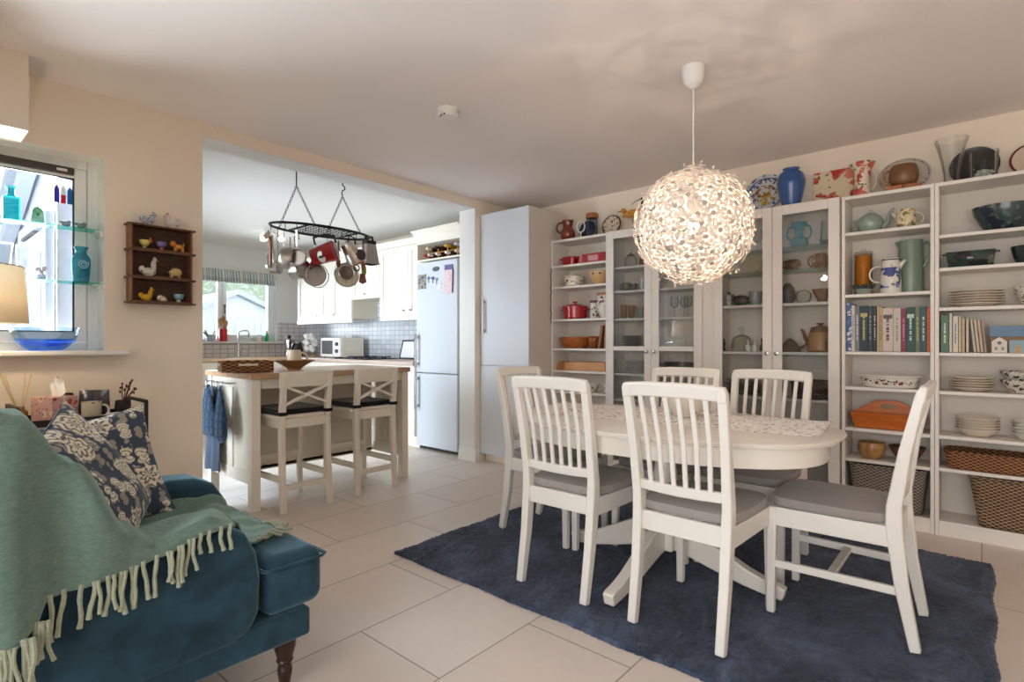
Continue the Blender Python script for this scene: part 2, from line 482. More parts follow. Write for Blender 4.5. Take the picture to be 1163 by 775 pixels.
# glass shelves across the recess
def gshelf(z, label):
    t = T('glass_shelf', label, 'shelf', (0, 0, z), 0, 'glass shelves in the window')
    O('shelf_plate', MB().box(-3.69, -3.585, -.6, .782, -.003, .003), tinted_glass((196, 240, 234), (170, 232, 224), .12), t, .001)
    for x in (-3.67, -3.60):
        b = MB().box(x-.012, x+.012, .768, .785, -.03, .012).box(x-.012, x+.012, .745, .785, -.012, -.003)
        O('bracket', b, paint((225, 225, 222), .35), t, .003)
gshelf(1.71, 'upper glass shelf across the window, holding the teal bottle')
gshelf(1.425, 'lower glass shelf across the window, holding the swirl vase')

# ---- seen through window 1: a white lean-to with rafters and a panelled door
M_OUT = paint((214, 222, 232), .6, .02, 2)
le = T('lean_to', 'white timber lean-to with sloping rafters outside the left window', 'lean-to')
pst = MB().box(-5.5, -5.4, .30, .42, -.1, 2.2).box(-5.5, -5.4, -2.2, -2.1, -.1, 2.2).box(-5.5, -5.4, -2.2, .42, 2.1, 2.25)
O('wall_frame', pst, M_OUT, le, .005)
for i in range(6):
    y = -1.9+i*.46
    O('rafter', MB().bar((-3.8, y, 2.62), (-5.6, y, 2.06), .05, .12), M_OUT, le, .004)
dd = O('door', MB().box(-4.62, -3.86, .585, .612, 0, 1.74), M_OUT, le, .004)
O('door_panel', MB().box(-4.50, -3.98, .577, .586, 1.02, 1.62).box(-4.50, -3.98, .577, .586, .2, .9), paint((176, 188, 206), .5), dd, .006)
O('door_frame', MB().box(-4.70, -4.62, .575, .614, 0, 1.82).box(-3.86, -3.80, .575, .614, 0, 1.82).box(-4.62, -3.86, .575, .614, 1.76, 1.82), M_OUT, le, .004)
O('dark_gap_strip', MB().box(-4.55, -4.15, .572, .60, 1.742, 1.757), paint((60, 64, 70), .5), le)  # dark strip drawn in place of the gap over the door
for x0, z0, x1, z1 in ((-5.4, 1.72, -3.85, 2.30), (-5.4, 2.0, -4.2, 2.5)): O('sloping_batten', MB().bar((x0, .57, z0), (x1, .57, z1), .07, .09), paint((188, 200, 216), .6), le, .006)
S('wall_lean_to', MB().box(-5.62, -3.78, .62, .78, -.1, 3.1), M_OUT)
S('ground', MB().box(-22, -8.12, -8, 12, -.4, -.05).box(-8.12, -3.78, -8, .78, -.4, -.05), paint((176, 182, 170), .9, .06, 2))

# ---- window 2 (kitchen)
w2 = T('window_2', 'white kitchen window over the sink with a striped blind', 'window'); w2['kind'] = 'structure'
f = MB(); xa, xb = XW-.16, XW-.10
f.box(xa, xb, 2.62, 2.67, 1.115, 2.05); f.box(xa, xb, 3.76, 3.81, 1.115, 2.05); f.box(xa, xb, 2.67, 3.76, 2.0, 2.05); f.box(xa, xb, 2.67, 3.76, 1.115, 1.165); f.box(xa, xb, 3.02, 3.08, 1.165, 2.0)
f.box(xa-.005, xb+.012, 3.08, 3.13, 1.165, 2.0); f.box(xa-.005, xb+.012, 3.71, 3.76, 1.165, 2.0); f.box(xa-.005, xb+.012, 3.13, 3.71, 1.165, 1.215)
O('frame', f, M_UPVC, w2, .005)
O('pane', MB().box(xa+.02, xa+.026, 2.67, 3.02, 1.165, 2.0).box(xa+.02, xa+.026, 3.13, 3.71, 1.215, 2.0), M_PANE, w2)
O('window_handle', MB().box(xb+.012, xb+.03, 3.09, 3.115, 1.60, 1.63).tube([(xb+.028, 3.1, 1.615), (xb+.035, 3.1, 1.56), (xb+.035, 3.1, 1.50)], .009), paint((90, 92, 98), .4), w2, .002)
S('trim_3', MB().box(XW-.10, XW+.05, 2.5, 3.97, 1.093, 1.121), M_WHITE, bevel=.008)
# garden beyond the kitchen window
def fence(name, label, x0, y0, x1, y1, h, n):
    t = T(name, label, 'fence', (0, 0, 0))
    m = MB(); d = Vector((x1-x0, y1-y0, 0)); e = d.normalized()
    for i in range(n):
        p = Vector((x0, y0, 0))+d*(i+.5)/n
        m.bar(p+Vector((0, 0, -.05)), p+Vector((0, 0, h)), d.length/n*.88, .02, (-e.y, e.x, 0))
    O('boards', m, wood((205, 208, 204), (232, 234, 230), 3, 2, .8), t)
    r = MB()
    for z in (.4, h-.3): r.bar((x0, y0, z), (x1, y1, z), .04, .07)
    O('rail', r, wood((200, 205, 200), (225, 228, 224), 3, 1, .8), t)
fence('garden_fence', 'pale timber garden fence seen through the kitchen window', -11.6, 2.6, -11.6, 7.4, 1.55, 36)
sh = T('garden_shed', 'white shed with a pitched roof beyond the kitchen window', 'shed', (-13.2, 5.2, 0))
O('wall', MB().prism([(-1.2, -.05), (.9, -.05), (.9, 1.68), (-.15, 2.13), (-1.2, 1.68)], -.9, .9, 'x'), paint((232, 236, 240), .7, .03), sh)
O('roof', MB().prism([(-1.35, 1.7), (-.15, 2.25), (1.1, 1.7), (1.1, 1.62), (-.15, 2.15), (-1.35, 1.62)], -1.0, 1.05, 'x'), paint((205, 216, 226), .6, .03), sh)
random.seed(3)
hm = MB()
for i in range(5200):
    y = random.uniform(.5, 10.5); z = random.uniform(-.05, 3.4+.4*math.sin(y*1.7)); x = -16.5+random.uniform(-.5, .5)
    a = random.uniform(0, 6.28); b = random.uniform(-1, 1); L = random.uniform(.07, .15)
    u = Vector((math.cos(a)*.4, math.sin(a), b)).normalized()*L; w = Vector((.3, -math.sin(b*2), math.cos(a))).normalized()*L*.45
    c = Vector((x, y, z)); hm.add([c-u, c+w, c+u, c-w], [(0, 1, 2, 3)])
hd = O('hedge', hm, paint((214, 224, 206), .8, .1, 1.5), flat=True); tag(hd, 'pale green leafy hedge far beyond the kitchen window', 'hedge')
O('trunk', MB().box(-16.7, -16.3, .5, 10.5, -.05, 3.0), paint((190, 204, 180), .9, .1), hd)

# blind: folded roman blind, vertical stripes
def stripes():
    s = NT('striped_linen'); co = s.coord(); sep = s.add('ShaderNodeSeparateXYZ'); s.link(co, sep.inputs[0])
    u = s.math('FRACT', s.math('MULTIPLY', sep.outputs[1], 4.3))
    cr = s.add('ShaderNodeValToRGB'); s.link(u, cr.inputs[0]); cr.color_ramp.interpolation = 'CONSTANT'
    W = (226, 228, 224); G = (150, 166, 166); N = (74, 84, 104); L = (190, 204, 200); Bc = (100, 124, 136)
    st = [(0, W), (.10, G), (.16, W), (.22, N), (.26, W), (.32, L), (.44, G), (.49, W), (.55, Bc), (.62, W), (.68, L), (.76, N), (.785, L), (.84, W), (.90, Bc), (.95, W)]
    el = cr.color_ramp.elements; el[0].position = 0; el[0].color = lin(st[0][1]); el[1].position = st[1][0]; el[1].color = lin(st[1][1])
    for p, c in st[2:]:
        e = el.new(p); e.color = lin(c)
    s.bsdf(cr.outputs[0], .9, 0, s.bump(s.noise(co, 400, 2), .2, .001), .2)
    return s.m
bl = MB(); prof = [(0, .155), (.006, .12), (.012, .075), (.02, .05), (.008, .045), (.026, .02), (.012, .012), (.03, -.008), (.014, -.02), (.004, -.012)]
n = len(prof); y0, y1 = 2.45, 3.735
bl.grid(lambda i, j: (XW+.05+.045*(prof[int(round(i*(n-1)))][0]/.03)+.004*math.sin(j*40), y0+(y1-y0)*j, 1.945+prof[int(round(i*(n-1)))][1]), n, 40)
rb = V('roman_blind', 'folded roman blind with grey, white and navy stripes over kitchen window', 'blind', (0, 0, 0), [('blind_fabric', bl, stripes(), dict(solid=.004, ang=60)), ('headrail', MB().box(XW+.005, XW+.05, y0, y1, 2.08, 2.112), M_WHITE)])

# ---- kitchen tiles
def mosaic(axis, c1, c2, mort, w, h):
    s = NT('wall_tiles'); g = s.add('ShaderNodeNewGeometry'); sep = s.add('ShaderNodeSeparateXYZ'); s.link(g.outputs['Position'], sep.inputs[0])
    cb = s.add('ShaderNodeCombineXYZ'); s.link(s.math('ADD', sep.outputs[axis], 50), cb.inputs[0]); s.link(sep.outputs[2], cb.inputs[1])
    br = s.add('ShaderNodeTexBrick'); s.link(cb.outputs[0], br.inputs['Vector']); br.offset = 0
    for k, x in (('Scale', 1), ('Mortar Size', .006), ('Brick Width', w), ('Row Height', h), ('Bias', 0)): br.inputs[k].default_value = x
    br.inputs['Color1'].default_value = lin(c1); br.inputs['Color2'].default_value = lin(c2); br.inputs['Mortar'].default_value = lin(mort)
    s.bsdf(br.outputs[0], .25, 0, s.bump(s.math('MULTIPLY', br.outputs['Fac'], -1), .3, .003)); return s.m
S('trim_4', MB().box(XW+.0, -4.49, YB-.012, YB, .90, 1.70), mosaic(0, (196, 202, 212), (214, 216, 222), (176, 180, 190), .095, .06))
S('trim_5', MB().box(XW, XW+.012, YK, 3.81, .90, 1.094).box(XW, XW+.012, 3.81, YB-.013, .90, 1.40), mosaic(1, (214, 206, 204), (226, 220, 218), (182, 172, 170), .095, .06))

# ---- kitchen units
def shaker(m, x0, x1, z0, z1, y, t=.02, fr=.06):
    """door front facing -y: frame proud of a sunk panel"""
    m.box(x0, x0+fr, y, y+t, z0, z1); m.box(x1-fr, x1, y, y+t, z0, z1); m.box(x0+fr, x1-fr, y, y+t, z1-fr, z1); m.box(x0+fr, x1-fr, y, y+t, z0, z0+fr); m.box(x0+fr, x1-fr, y+.013, y+t, z0+fr, z1-fr)
    return m
def knob(x, y, z, parent):
    O('knob', MB().lathe([(0, 0), (.006, 0), (.006, .012), (.014, .018), (.014, .026), (0, .03)], (x, y, z), 12, 0, Matrix.Rotation(PI/2, 4, 'X')), M_STEEL, parent)
M_PANELBEIGE = paint((222, 214, 196), .5, .015, 3)
def wall_cab(label, x0, x1, z0, z1, doors, yf=3.86):
    t = T('wall_cabinet', label, 'cabinet', (0, 0, 0), 0, 'cream kitchen wall cabinets')
    O('body', MB().box(x0, x1, yf+.021, YB-.014, z0, z1), M_PANELBEIGE, t)
    for a, b, kx in doors:
        d = O('door', shaker(MB(), a+.002, b-.002, z0+.002, z1-.002, yf), M_CREAMCAB, t, .002)
        if kx is not None: knob(kx, yf, z0+.06, d)
    if z0 < 1.5: O('pelmet', MB().box(x0, x1, yf+.003, yf+.022, z0-.05, z0), M_CREAMCAB, t, .003)
    return t
wall_cab('cream wall cabinet nearest the kitchen window, single door', -7.38, -6.752, 1.41, 2.2, [(-7.36, -6.752, -6.83)])
wall_cab('cream wall cabinet with two doors above the microwave', -6.75, -6.002, 1.41, 2.2, [(-6.75, -6.46, -6.52), (-6.46, -6.002, -6.40)])
wall_cab('short cream wall cabinet over the hob, higher than its neighbours', -6.0, -5.412, 1.64, 2.2, [(-6.0, -5.412, -5.70)])
wall_cab('cream wall cabinet with two doors beside the fridge', -5.41, -4.50, 1.41, 2.2, [(-5.41, -4.88, -4.94), (-4.88, -4.50, -4.82)])
cn = MB().prism([(3.845, 0), (3.815, .05), (3.80, .05), (3.80, .062), (3.90, .062), (3.90, 0)], -7.38, -4.50, 'x')
tag(O('cornice', cn, M_CREAMCAB, loc=(0, 0, 2.2006)), 'cream cornice moulding running along the top of the wall cabinets', 'cornice')
# cubby over the fridge
t = T('bridging_unit', 'open cream cubby with cornice above the fridge', 'cabinet')
O('shelf_box', MB().box(-4.49, -4.47, 3.66, YB-.014, 1.95, 2.14).box(-3.83, -3.81, 3.66, YB-.014, 1.95, 2.14).box(-4.47, -3.83, 3.66, YB-.014, 1.945, 1.962).box(-4.47, -3.83, 4.2, YB-.014, 1.95, 2.14).box(-4.49, -3.81, 3.66, YB-.014, 2.125, 2.20), M_CREAMCAB, t, .002)
O('cornice', MB().prism([(3.66, 0), (3.625, .05), (3.61, .05), (3.61, .065), (3.75, .065), (3.75, 0)], -4.52, -3.81, 'x'), M_CREAMCAB, t, loc=(0, 0, 2.2))
# base units and worktops
def base_cab(label, x0, x1, y0, y1, face, kind):
    t = T('base_cabinet', label, 'cabinet', (0, 0, 0), 0, 'white kitchen base cabinets')
    O('body', MB().box(x0, x1, y0, y1, .12, .865), M_CREAMCAB, t)
    if face == 'y':
        d = O('door', shaker(MB(), x0+.003, x1-.003, .13, .86 if kind == 'door' else .68, y0-.021), M_CREAMCAB, t, .002)
        knob(x0+.05, y0-.021, .6, d)
        if kind != 'door':
            d2 = O('drawer', MB().box(x0+.003, x1-.003, y0-.021, y0, .69, .86), M_CREAMCAB, t, .003); knob((x0+x1)/2, y0-.021, .78, d2)
        O('plinth', MB().box(x0, x1, y0+.05, y0+.07, 0, .12), M_CREAMCAB, t)
    else:
        d = O('door', MB().box(x1, x1+.02, y0+.003, y1-.003, .13, .86), M_CREAMCAB, t, .003)
        O('knob', MB().ball((x1+.028, y1-.06, .78), .013), M_STEEL, d)
        O('plinth', MB().box(x1-.07, x1-.05, y0, y1, 0, .12), M_CREAMCAB, t)
xs = [(-5.10, -4.495, 'first'), (-5.70, -5.10, 'second'), (-6.30, -5.70, 'third'), (-6.90, -6.30, 'fourth')]
for a, b, w in xs: base_cab(f'white kitchen base cabinet, {w} along the back run from the fridge', a, b, 3.66, YB-.014, 'y', 'drawer')
for i, (a, b, w) in enumerate(((1.0, 1.9, 'furthest from the back run'), (1.9, 2.8, 'left of the sink'), (2.8, 3.64, 'under the sink and tap'))):
    base_cab(f'white kitchen base cabinet under the window, {w}', XW+.013, -7.25, a, b, 'x', 'door')
M_WORK = wood((196, 160, 128), (222, 190, 158), 5, 0, .35)
M_WORKP = wood((190, 168, 156), (214, 194, 182), 5, 0, .4)
wt = T('worktop', 'pale wood worktop running under the window and along the tiled wall', 'worktop')
O('window_run', MB().box(XW+.013, -7.22, YK, YB-.014, .867, .905), wood((206, 172, 134), (228, 198, 164), 5, 1, .35), wt, .003)
O('back_run', MB().box(-7.22, -4.495, 3.62, YB-.014, .867, .905), M_WORKP, wt, .003)

# fridge freezer
fr = T('fridge_freezer', 'tall white fridge freezer with steel handles and magnets', 'fridge', (0, 0, 0))
M_FR = paint((214, 221, 230), .25, .01, 2)
O('body', MB().box(-4.487, -3.872, 3.72, 4.24, .035, 1.925), paint((196, 200, 204), .4, .01, 2), fr, .006)
for z0, z1, h0, h1, nm in ((.04, .79, .42, .77, 'freezer_door'), (.80, 1.93, .85, 1.2, 'fridge_door')):
    d = O(nm, MB().box(-4.487, -3.872, 3.66, 3.716, z0, z1), M_FR, fr, .008, seg=3)
    hm = MB().box(-4.462, -4.438, 3.605, 3.622, h0, h1); hm.box(-4.458, -4.442, 3.62, 3.662, h0+.02, h0+.05); hm.box(-4.458, -4.442, 3.62, 3.662, h1-.05, h1-.02)
    O('handle', hm, M_STEEL, d, .003)
ft = MB()
for x in (-4.44, -3.92): ft.cyl((x, 3.74, 0), (x, 3.74, .035), .02).cyl((x, 4.2, 0), (x, 4.2, .035), .02)
O('foot', ft, M_BLACK, fr)
O('grille', MB().box(-4.47, -3.89, 3.70, 3.715, .012, .035), M_BLACK, fr)
def mag(name, label, catg, x0, x1, z0, z1, mats, fn=None, mb=None):
    m = mb or MB().box(-(x1-x0)/2, (x1-x0)/2, -.004, 0, 0, z1-z0)
    o = O(name, m, mats); o.location = ((x0+x1)/2, 3.6595, z0); tag(o, label, catg, 'fridge magnets and notes'); return o
mag('photo_card', 'patterned grey photo card at the top left of the fridge door', 'card', -4.46, -4.33, 1.66, 1.81, blobs((150, 150, 150), (90, 90, 92), (196, 170, 130), 26, .4))
mag('magnet', 'dark oval magnet at the top middle of the fridge door', 'magnet', -4.24, -4.12, 1.835, 1.865, paint((96, 100, 108), .4, .15, 30), mb=MB().lathe([(0, 0), (.055, 0), (.05, .006), (0, .008)], (0, 0, .015), 24, 0, Matrix.Rotation(PI/2, 4, 'X') @ Matrix.Diagonal((1, .45, 1, 1))))
for i, (x, z, c, w) in enumerate(((-4.29, 1.765, (120, 140, 170), 'blue'), (-4.225, 1.76, (90, 96, 120), 'navy'), (-4.17, 1.745, (150, 160, 178), 'pale grey'))):
    mb = MB().lathe([(0, 0), (.02, 0), (.016, .006), (0, .007)], (0, 0, .0), 12, 0, Matrix.Rotation(PI/2, 4, 'X')).box(-.028, .028, -.004, 0, -.004, .006).box(-.006, .004, -.004, 0, -.05, .0)
    o = O('magnet', mb, paint(c, .4, .2, 40)); o.location = (x, 3.6595, z); tag(o, f'small {w} figure magnet in the middle of the fridge door, '+('leftmost of three', 'middle of three', 'rightmost of three')[i], 'magnet', 'fridge magnets and notes')
mag('note', 'small white note with a dark scribble below the fridge magnets', 'note', -4.155, -4.095, 1.64, 1.70, blobs((232, 232, 236), (120, 120, 134), None, 60, .3))
no = T('notepad', 'pink and purple notepad hanging at the top right of the fridge door', 'notepad', (-3.99, 3.6595, 1.59)); no['group'] = 'fridge magnets and notes'
O('paper', MB().box(-.062, .052, -.006, 0, 0, .235), blobs((232, 206, 208), (190, 160, 180), None, 40, .25), no)
O('header', MB().box(-.055, .062, -.008, 0, .235, .285), paint((104, 100, 150), .5, .05), no)
O('pen', MB().cyl((.06, -.008, .01), (.066, -.008, .24), .006, mi=0), paint((92, 60, 96), .4), no)

# wine rack with bottles
wr = T('wine_rack', 'small wooden wine rack in the cubby above the fridge', 'rack', (-4.12, 3.86, 1.963))
rk = MB()
for x in (-.29, -.145, 0, .145, .28): rk.box(x-.006, x+.006, -.1, -.085, 0, .15).box(x-.006, x+.006, .1, .115, 0, .15)
for z in (.072, .005): rk.box(-.296, .286, -.104, -.092, z, z+.009).box(-.296, .286, .104, .116, z, z+.009)
O('rack_frame', rk, wood((170, 120, 60), (206, 156, 92), 10, 0, .5), wr)
def bottle(c, cap): return [('glass', solid_lathe([(.027, 0), (.028, .01), (.028, .19), (.024, .215), (.0135, .235), (.0125, .29)], 18), paint(c, .15, .05, 8, coat=.5)), ('capsule', solid_lathe([(.0135, .245), (.0145, .30), (.013, .303)], 14), paint(cap, .35, .05))]
bt = [(-.215, .110, (40, 36, 20), (232, 220, 190), 'green wine bottle with cream cap, top row left'), (-.075, .110, (46, 20, 22), (60, 30, 30), 'dark wine bottle with dark cap, top row second'), (.07, .110, (150, 110, 20), (226, 180, 60), 'golden wine bottle with yellow cap, top row third'), (.21, .110, (40, 48, 62), (210, 220, 228), 'dark wine bottle with silver cap, top row right'),
      (-.253, .0432, (120, 20, 34), (190, 40, 60), 'wine bottle with red cap, bottom row left'), (-.187, .0432, (70, 20, 26), (236, 226, 220), 'wine bottle with white cap, bottom row second'), (-.07, .0432, (60, 30, 24), (230, 222, 206), 'wine bottle with ivory cap, bottom row third'), (.072, .0432, (70, 66, 60), (240, 238, 230), 'pale wine bottle with white cap, bottom row fourth'), (.215, .0432, (30, 26, 24), (230, 200, 180), 'dark wine bottle with pink cap, bottom row right')]
for x, z, c, cp, lb in bt:
    b = V('wine_bottle', lb+' of the rack above the fridge', 'bottle', (-4.12+x, 3.97, 1.963+z), bottle(c, cp), 'wine bottles above the fridge', rot=(PI/2, 0, 0))
# things on the worktop
mw = T('microwave', 'white microwave oven on the worktop below the wall cabinets', 'microwave', (-6.385, 3.80, .9182))
O('body', MB().box(-.232, .232, .012, .34, 0, .25), paint((230, 222, 206), .4, .02), mw, .006)
dd = O('door', MB().box(-.23, .09, -.008, .012, .008, .242), paint((238, 238, 236), .3), mw, .005)
O('window', MB().box(-.2, .06, -.012, -.008, .04, .215), paint((96, 96, 98), .12, .03), dd, .003)
cp = O('control_panel', MB().box(.095, .23, -.006, .012, .008, .242), paint((234, 234, 232), .3), mw, .004)
O('dial', MB().cyl((.16, -.006, .17), (.16, -.026, .17), .025, .022, 20).cyl((.16, -.006, .08), (.16, -.026, .08), .025, .022, 20), paint((60, 62, 66), .35), cp)
O('foot', MB().cyl((-.2, .03, -.012), (-.2, .03, 0), .012).cyl((.2, .03, -.012), (.2, .03, 0), .012).cyl((.2, .3, -.012), (.2, .3, 0), .012).cyl((-.2, .3, -.012), (-.2, .3, 0), .012), M_BLACK, mw)
ln = MB(); ln.box(.2325, .2345, .06, .30, .04, .043).box(.2325, .2345, .06, .30, .207, .21).box(.2325, .2345, .06, .063, .04, .21).box(.2325, .2345, .297, .30, .04, .21)
O('side_moulding', ln, paint((206, 196, 176), .4), mw)
V('coffee_pot', 'steel and black stovetop coffee pot in the kitchen corner', 'coffee pot', (-7.60, 3.86, .906), [
    ('base', solid_lathe([(.075, 0), (.078, .015), (.06, .12), (.058, .125)], 10), M_STEEL), ('upper', solid_lathe([(.058, .127), (.075, .24), (.07, .245), (.01, .262)], 10), M_STEEL),
    ('knob', MB().ball((0, 0, .285), .026), M_BLACK), ('handle', MB().tube([(.065, 0, .22), (.13, 0, .23), (.145, 0, .2), (.14, 0, .11)], .013), M_BLACK)], rz=-.4)
V('kettle', 'black kettle standing beside the steel coffee pot', 'kettle', (-7.35, 3.84, .906), [
    ('body', solid_lathe(curve((.085, 0), (.09, .06), (.075, .15), (.055, .19)), 24), paint((40, 40, 44), .25)), ('lid', solid_lathe([(.055, .19), (.04, .2), (.012, .203), (.012, .215), (0, .218)], 20), M_STEEL),
    ('handle', MB().tube([(.05, 0, .19), (.11, 0, .2), (.13, 0, .15), (.1, 0, .05)], .012), M_BLACK), ('spout', MB().tube([(-.06, 0, .13), (-.1, 0, .17)], [.022, .012]), paint((40, 40, 44), .25))])
mt = T('mug_tree', 'wooden mug tree hung with white cups beside the microwave', 'mug tree', (-7.10, 3.95, .906))
O('base', solid_lathe([(.075, 0), (.075, .018), (.07, .022)], 24), wood((160, 120, 80), (190, 150, 105)), mt)
O('pole', MB().cyl((0, 0, .02), (0, 0, .33), .011), wood((160, 120, 80), (190, 150, 105)), mt)
pg = MB(); cups = []
for z in (.13, .21, .29):
    for k in range(2):
        a = -PI/2+(k*2-1)*.9+(.5 if z == .21 else 0)
        pg.cyl((0, 0, z), (.075*math.cos(a), .075*math.sin(a), z+.03), .006); cups.append((a, z))
O('peg', pg, wood((160, 120, 80), (190, 150, 105)), mt)
wds = ('lowest on the left', 'lowest on the right', 'middle on the left', 'middle on the right', 'top on the left', 'top on the right')
for (a, z), w in zip(cups, wds):
    V('cup', f'white cup on the mug tree, {w}', 'cup', (-7.10+.078*math.cos(a), 3.95+.078*math.sin(a), .906+z-.02), [
        ('body', vessel([(.02, -.035), (.034, -.03), (.04, .0), (.042, .045)], .004), paint((240, 238, 234), .2, coat=.4)), ('handle', handle(.036, -.02, .03, .03, .005, PI), paint((240, 238, 234), .2))], 'cups on the mug tree', rot=(.5, .6, a))
V('picture_frame', 'white card in a dark frame leaning on the tiles by the fridge', 'picture frame', (-5.20, 4.10, .913), [
    ('frame', MB().box(-.16, -.145, 0, .015, 0, .23).box(.145, .16, 0, .015, 0, .23).box(-.145, .145, 0, .015, .215, .23).box(-.145, .145, 0, .015, 0, .015), M_BLACK), ('picture', MB().box(-.145, .145, .006, .012, .015, .215), paint((236, 238, 244), .3))], rot=(-.25, 0, 0))
tr = T('gas_hob', 'black pan supports of the gas hob on the worktop', 'hob', (-5.72, 3.93, .906))
O('hob_plate', MB().box(-.28, .28, -.24, .24, 0, .008), M_BLACK, tr, .003)
gr = MB()
for x in (-.14, .14):
    for y in (-.11, .11):
        gr.tube([(x-.1, y, .03), (x+.1, y, .03)], .005).tube([(x, y-.1, .03), (x, y+.1, .03)], .005).cyl((x, y, .008), (x, y, .022), .035)
        for dx, dy in ((-.1, 0), (.1, 0), (0, .1), (0, -.1)): gr.cyl((x+dx, y+dy, .008), (x+dx, y+dy, .03), .005)
O('pan_support', gr, M_BLACK, tr)
V('cable', 'dark cable coiled on the worktop right of the microwave', 'cable', (-6.07, 3.72, .907), [('flex', MB().tube([(.045*math.cos(a)*(1-.02*a)+.012*math.sin(a*.7), .045*math.sin(a), .004+.006*(1+math.sin(a*1.7))) for a in [i*.35 for i in range(40)]], .006), M_BLACK)])
for x, y, rz, lb in ((-6.65, YB-.018, 0, 'double socket on the tiles behind the microwave'), (XW+.018, 3.98, PI/2, 'double socket on the tiles right of the kitchen window')):
    V('wall_socket', 'white '+lb, 'socket', (x, y, 1.16), [('plate', MB().box(-.075, .075, -.005, .004, -.045, .045), M_WHITE, dict(bevel=.003)), ('switch', MB().box(-.055, -.035, -.009, -.005, .005, .028).box(.035, .055, -.009, -.005, .005, .028), M_WHITE)], rz=rz)
tp = T('kitchen_tap', 'tall chrome mixer tap in front of the kitchen window', 'tap', (-7.55, 3.13, .906))
O('body', MB().cyl((0, 0, 0), (0, 0, .09), .024).cyl((0, 0, .09), (0, 0, .16), .016), M_CHROME, tp)
O('spout', MB().tube([(0, 0, .1), (0, 0, .33), (.004, .02, .355), (.01, .06, .365), (.02, .11, .36), (.022, .125, .34), (.022, .127, .27)], .011, 10), M_CHROME, tp)
O('lever', MB().tube([(.02, .02, .07), (.03, .09, .085)], .008).tube([(.015, .015, .02), (.06, .08, .025), (.07, .1, .05)], .009), M_CHROME, tp)
# kitchen window sill objects
V('mug', 'grey striped mug with brushes at the left of kitchen sill', 'mug', (XW+.0, 2.897, 1.122), [('body', vessel([(.03, 0), (.045, .01), (.058, .05), (.06, .09)], .004), blobs((176, 186, 192), (120, 136, 150), None, 50, .3)), ('handle', handle(.054, .02, .075, .03, .006, PI/2), paint((180, 180, 190), .3)),
   ('brush', MB().tube([(0, -.02, .05), (-.01, -.07, .15)], .008).tube([(0, .01, .05), (0, .05, .14)], .007).tube([(.02, -.03, .05), (.02, -.1, .13)], .012), paint((110, 120, 126), .5))])
up = T('utensil_pot', 'red pot of wooden spoons on the kitchen window sill', 'pot', (XW-.01, 3.055, 1.122))
O('pot', vessel([(.048, 0), (.052, .005), (.053, .165), (.055, .17)], .004), paint((214, 34, 44), .3, coat=.4), up)
for i, (dx, dy, h, r, w) in enumerate(((-.012, -.022, .30, .032, 'flat'), (.0, .028, .27, .034, 'round'), (.026, -.034, .26, .022, 'slotted'), (-.026, .034, .22, .02, 'small'), (.02, .0, .33, .024, 'tall'))):
    sp = MB().tube([(dx*.3, dy*.3, .02), (dx*.8, dy, h-.06)], .006).ball((dx, dy*1.15, h-.02), (.008, r, .045), 12)
    c = ((176, 126, 76), (206, 160, 110)) if i != 4 else ((150, 100, 60), (180, 130, 86))
    tag(O('wooden_spoon', sp, wood(*c), loc=(XW-.01, 3.055, 1.122)), f'{w} wooden spoon standing in the red pot', 'spoon', 'wooden spoons in the red pot')
V('washing_up_bottle', 'green bottle with red cap on the kitchen window sill', 'bottle', (XW+.0, 3.648, 1.122), [('body', solid_lathe(curve((.03, 0), (.032, .05), (.028, .1), (.014, .13)), 20, sy=.7), paint((30, 170, 100), .2)), ('cap', solid_lathe([(.013, .13), (.012, .15), (.007, .155), (.006, .17)], 14), paint((220, 40, 50), .3))])
V('soap_dish', 'white bowl and cloth left of the green bottle on sill', 'bowl', (XW-.01, 3.54, 1.122), [('bowl', vessel([(.03, 0), (.05, .03), (.058, .06)], .004), paint((240, 240, 240), .3)), ('cloth', MB().ball((0, 0, .06), (.05, .045, .04), 14), paint((236, 238, 240), .9))])
# kitchen ceiling light
kl = T('ceiling_spotlight', 'small white ceiling spotlight bar behind the pot rack', 'light', (-6.36, 3.0, ZC))
O('plate', MB().lathe([(0, 0), (.06, 0), (.06, -.02), (0, -.024)], n=24), M_WHITE, kl)
for dx, dy in ((-.09, -.05), (.05, .09)):
    O('arm', MB().tube([(0, 0, -.02), (dx, dy, -.045)], .007), M_STEEL, kl)
    h = O('lamp_head', vessel([(.02, 0), (.04, .03), (.045, .08)], .003, M=Matrix.Rotation(PI-.5, 4, 'Y'), c=(dx, dy, -.04)), translucent((245, 245, 240), .4), kl)
    O('bulb', MB().ball((dx+.02 if False else dx, dy, -.085), .022, 12), emit((255, 236, 210), 60), h)
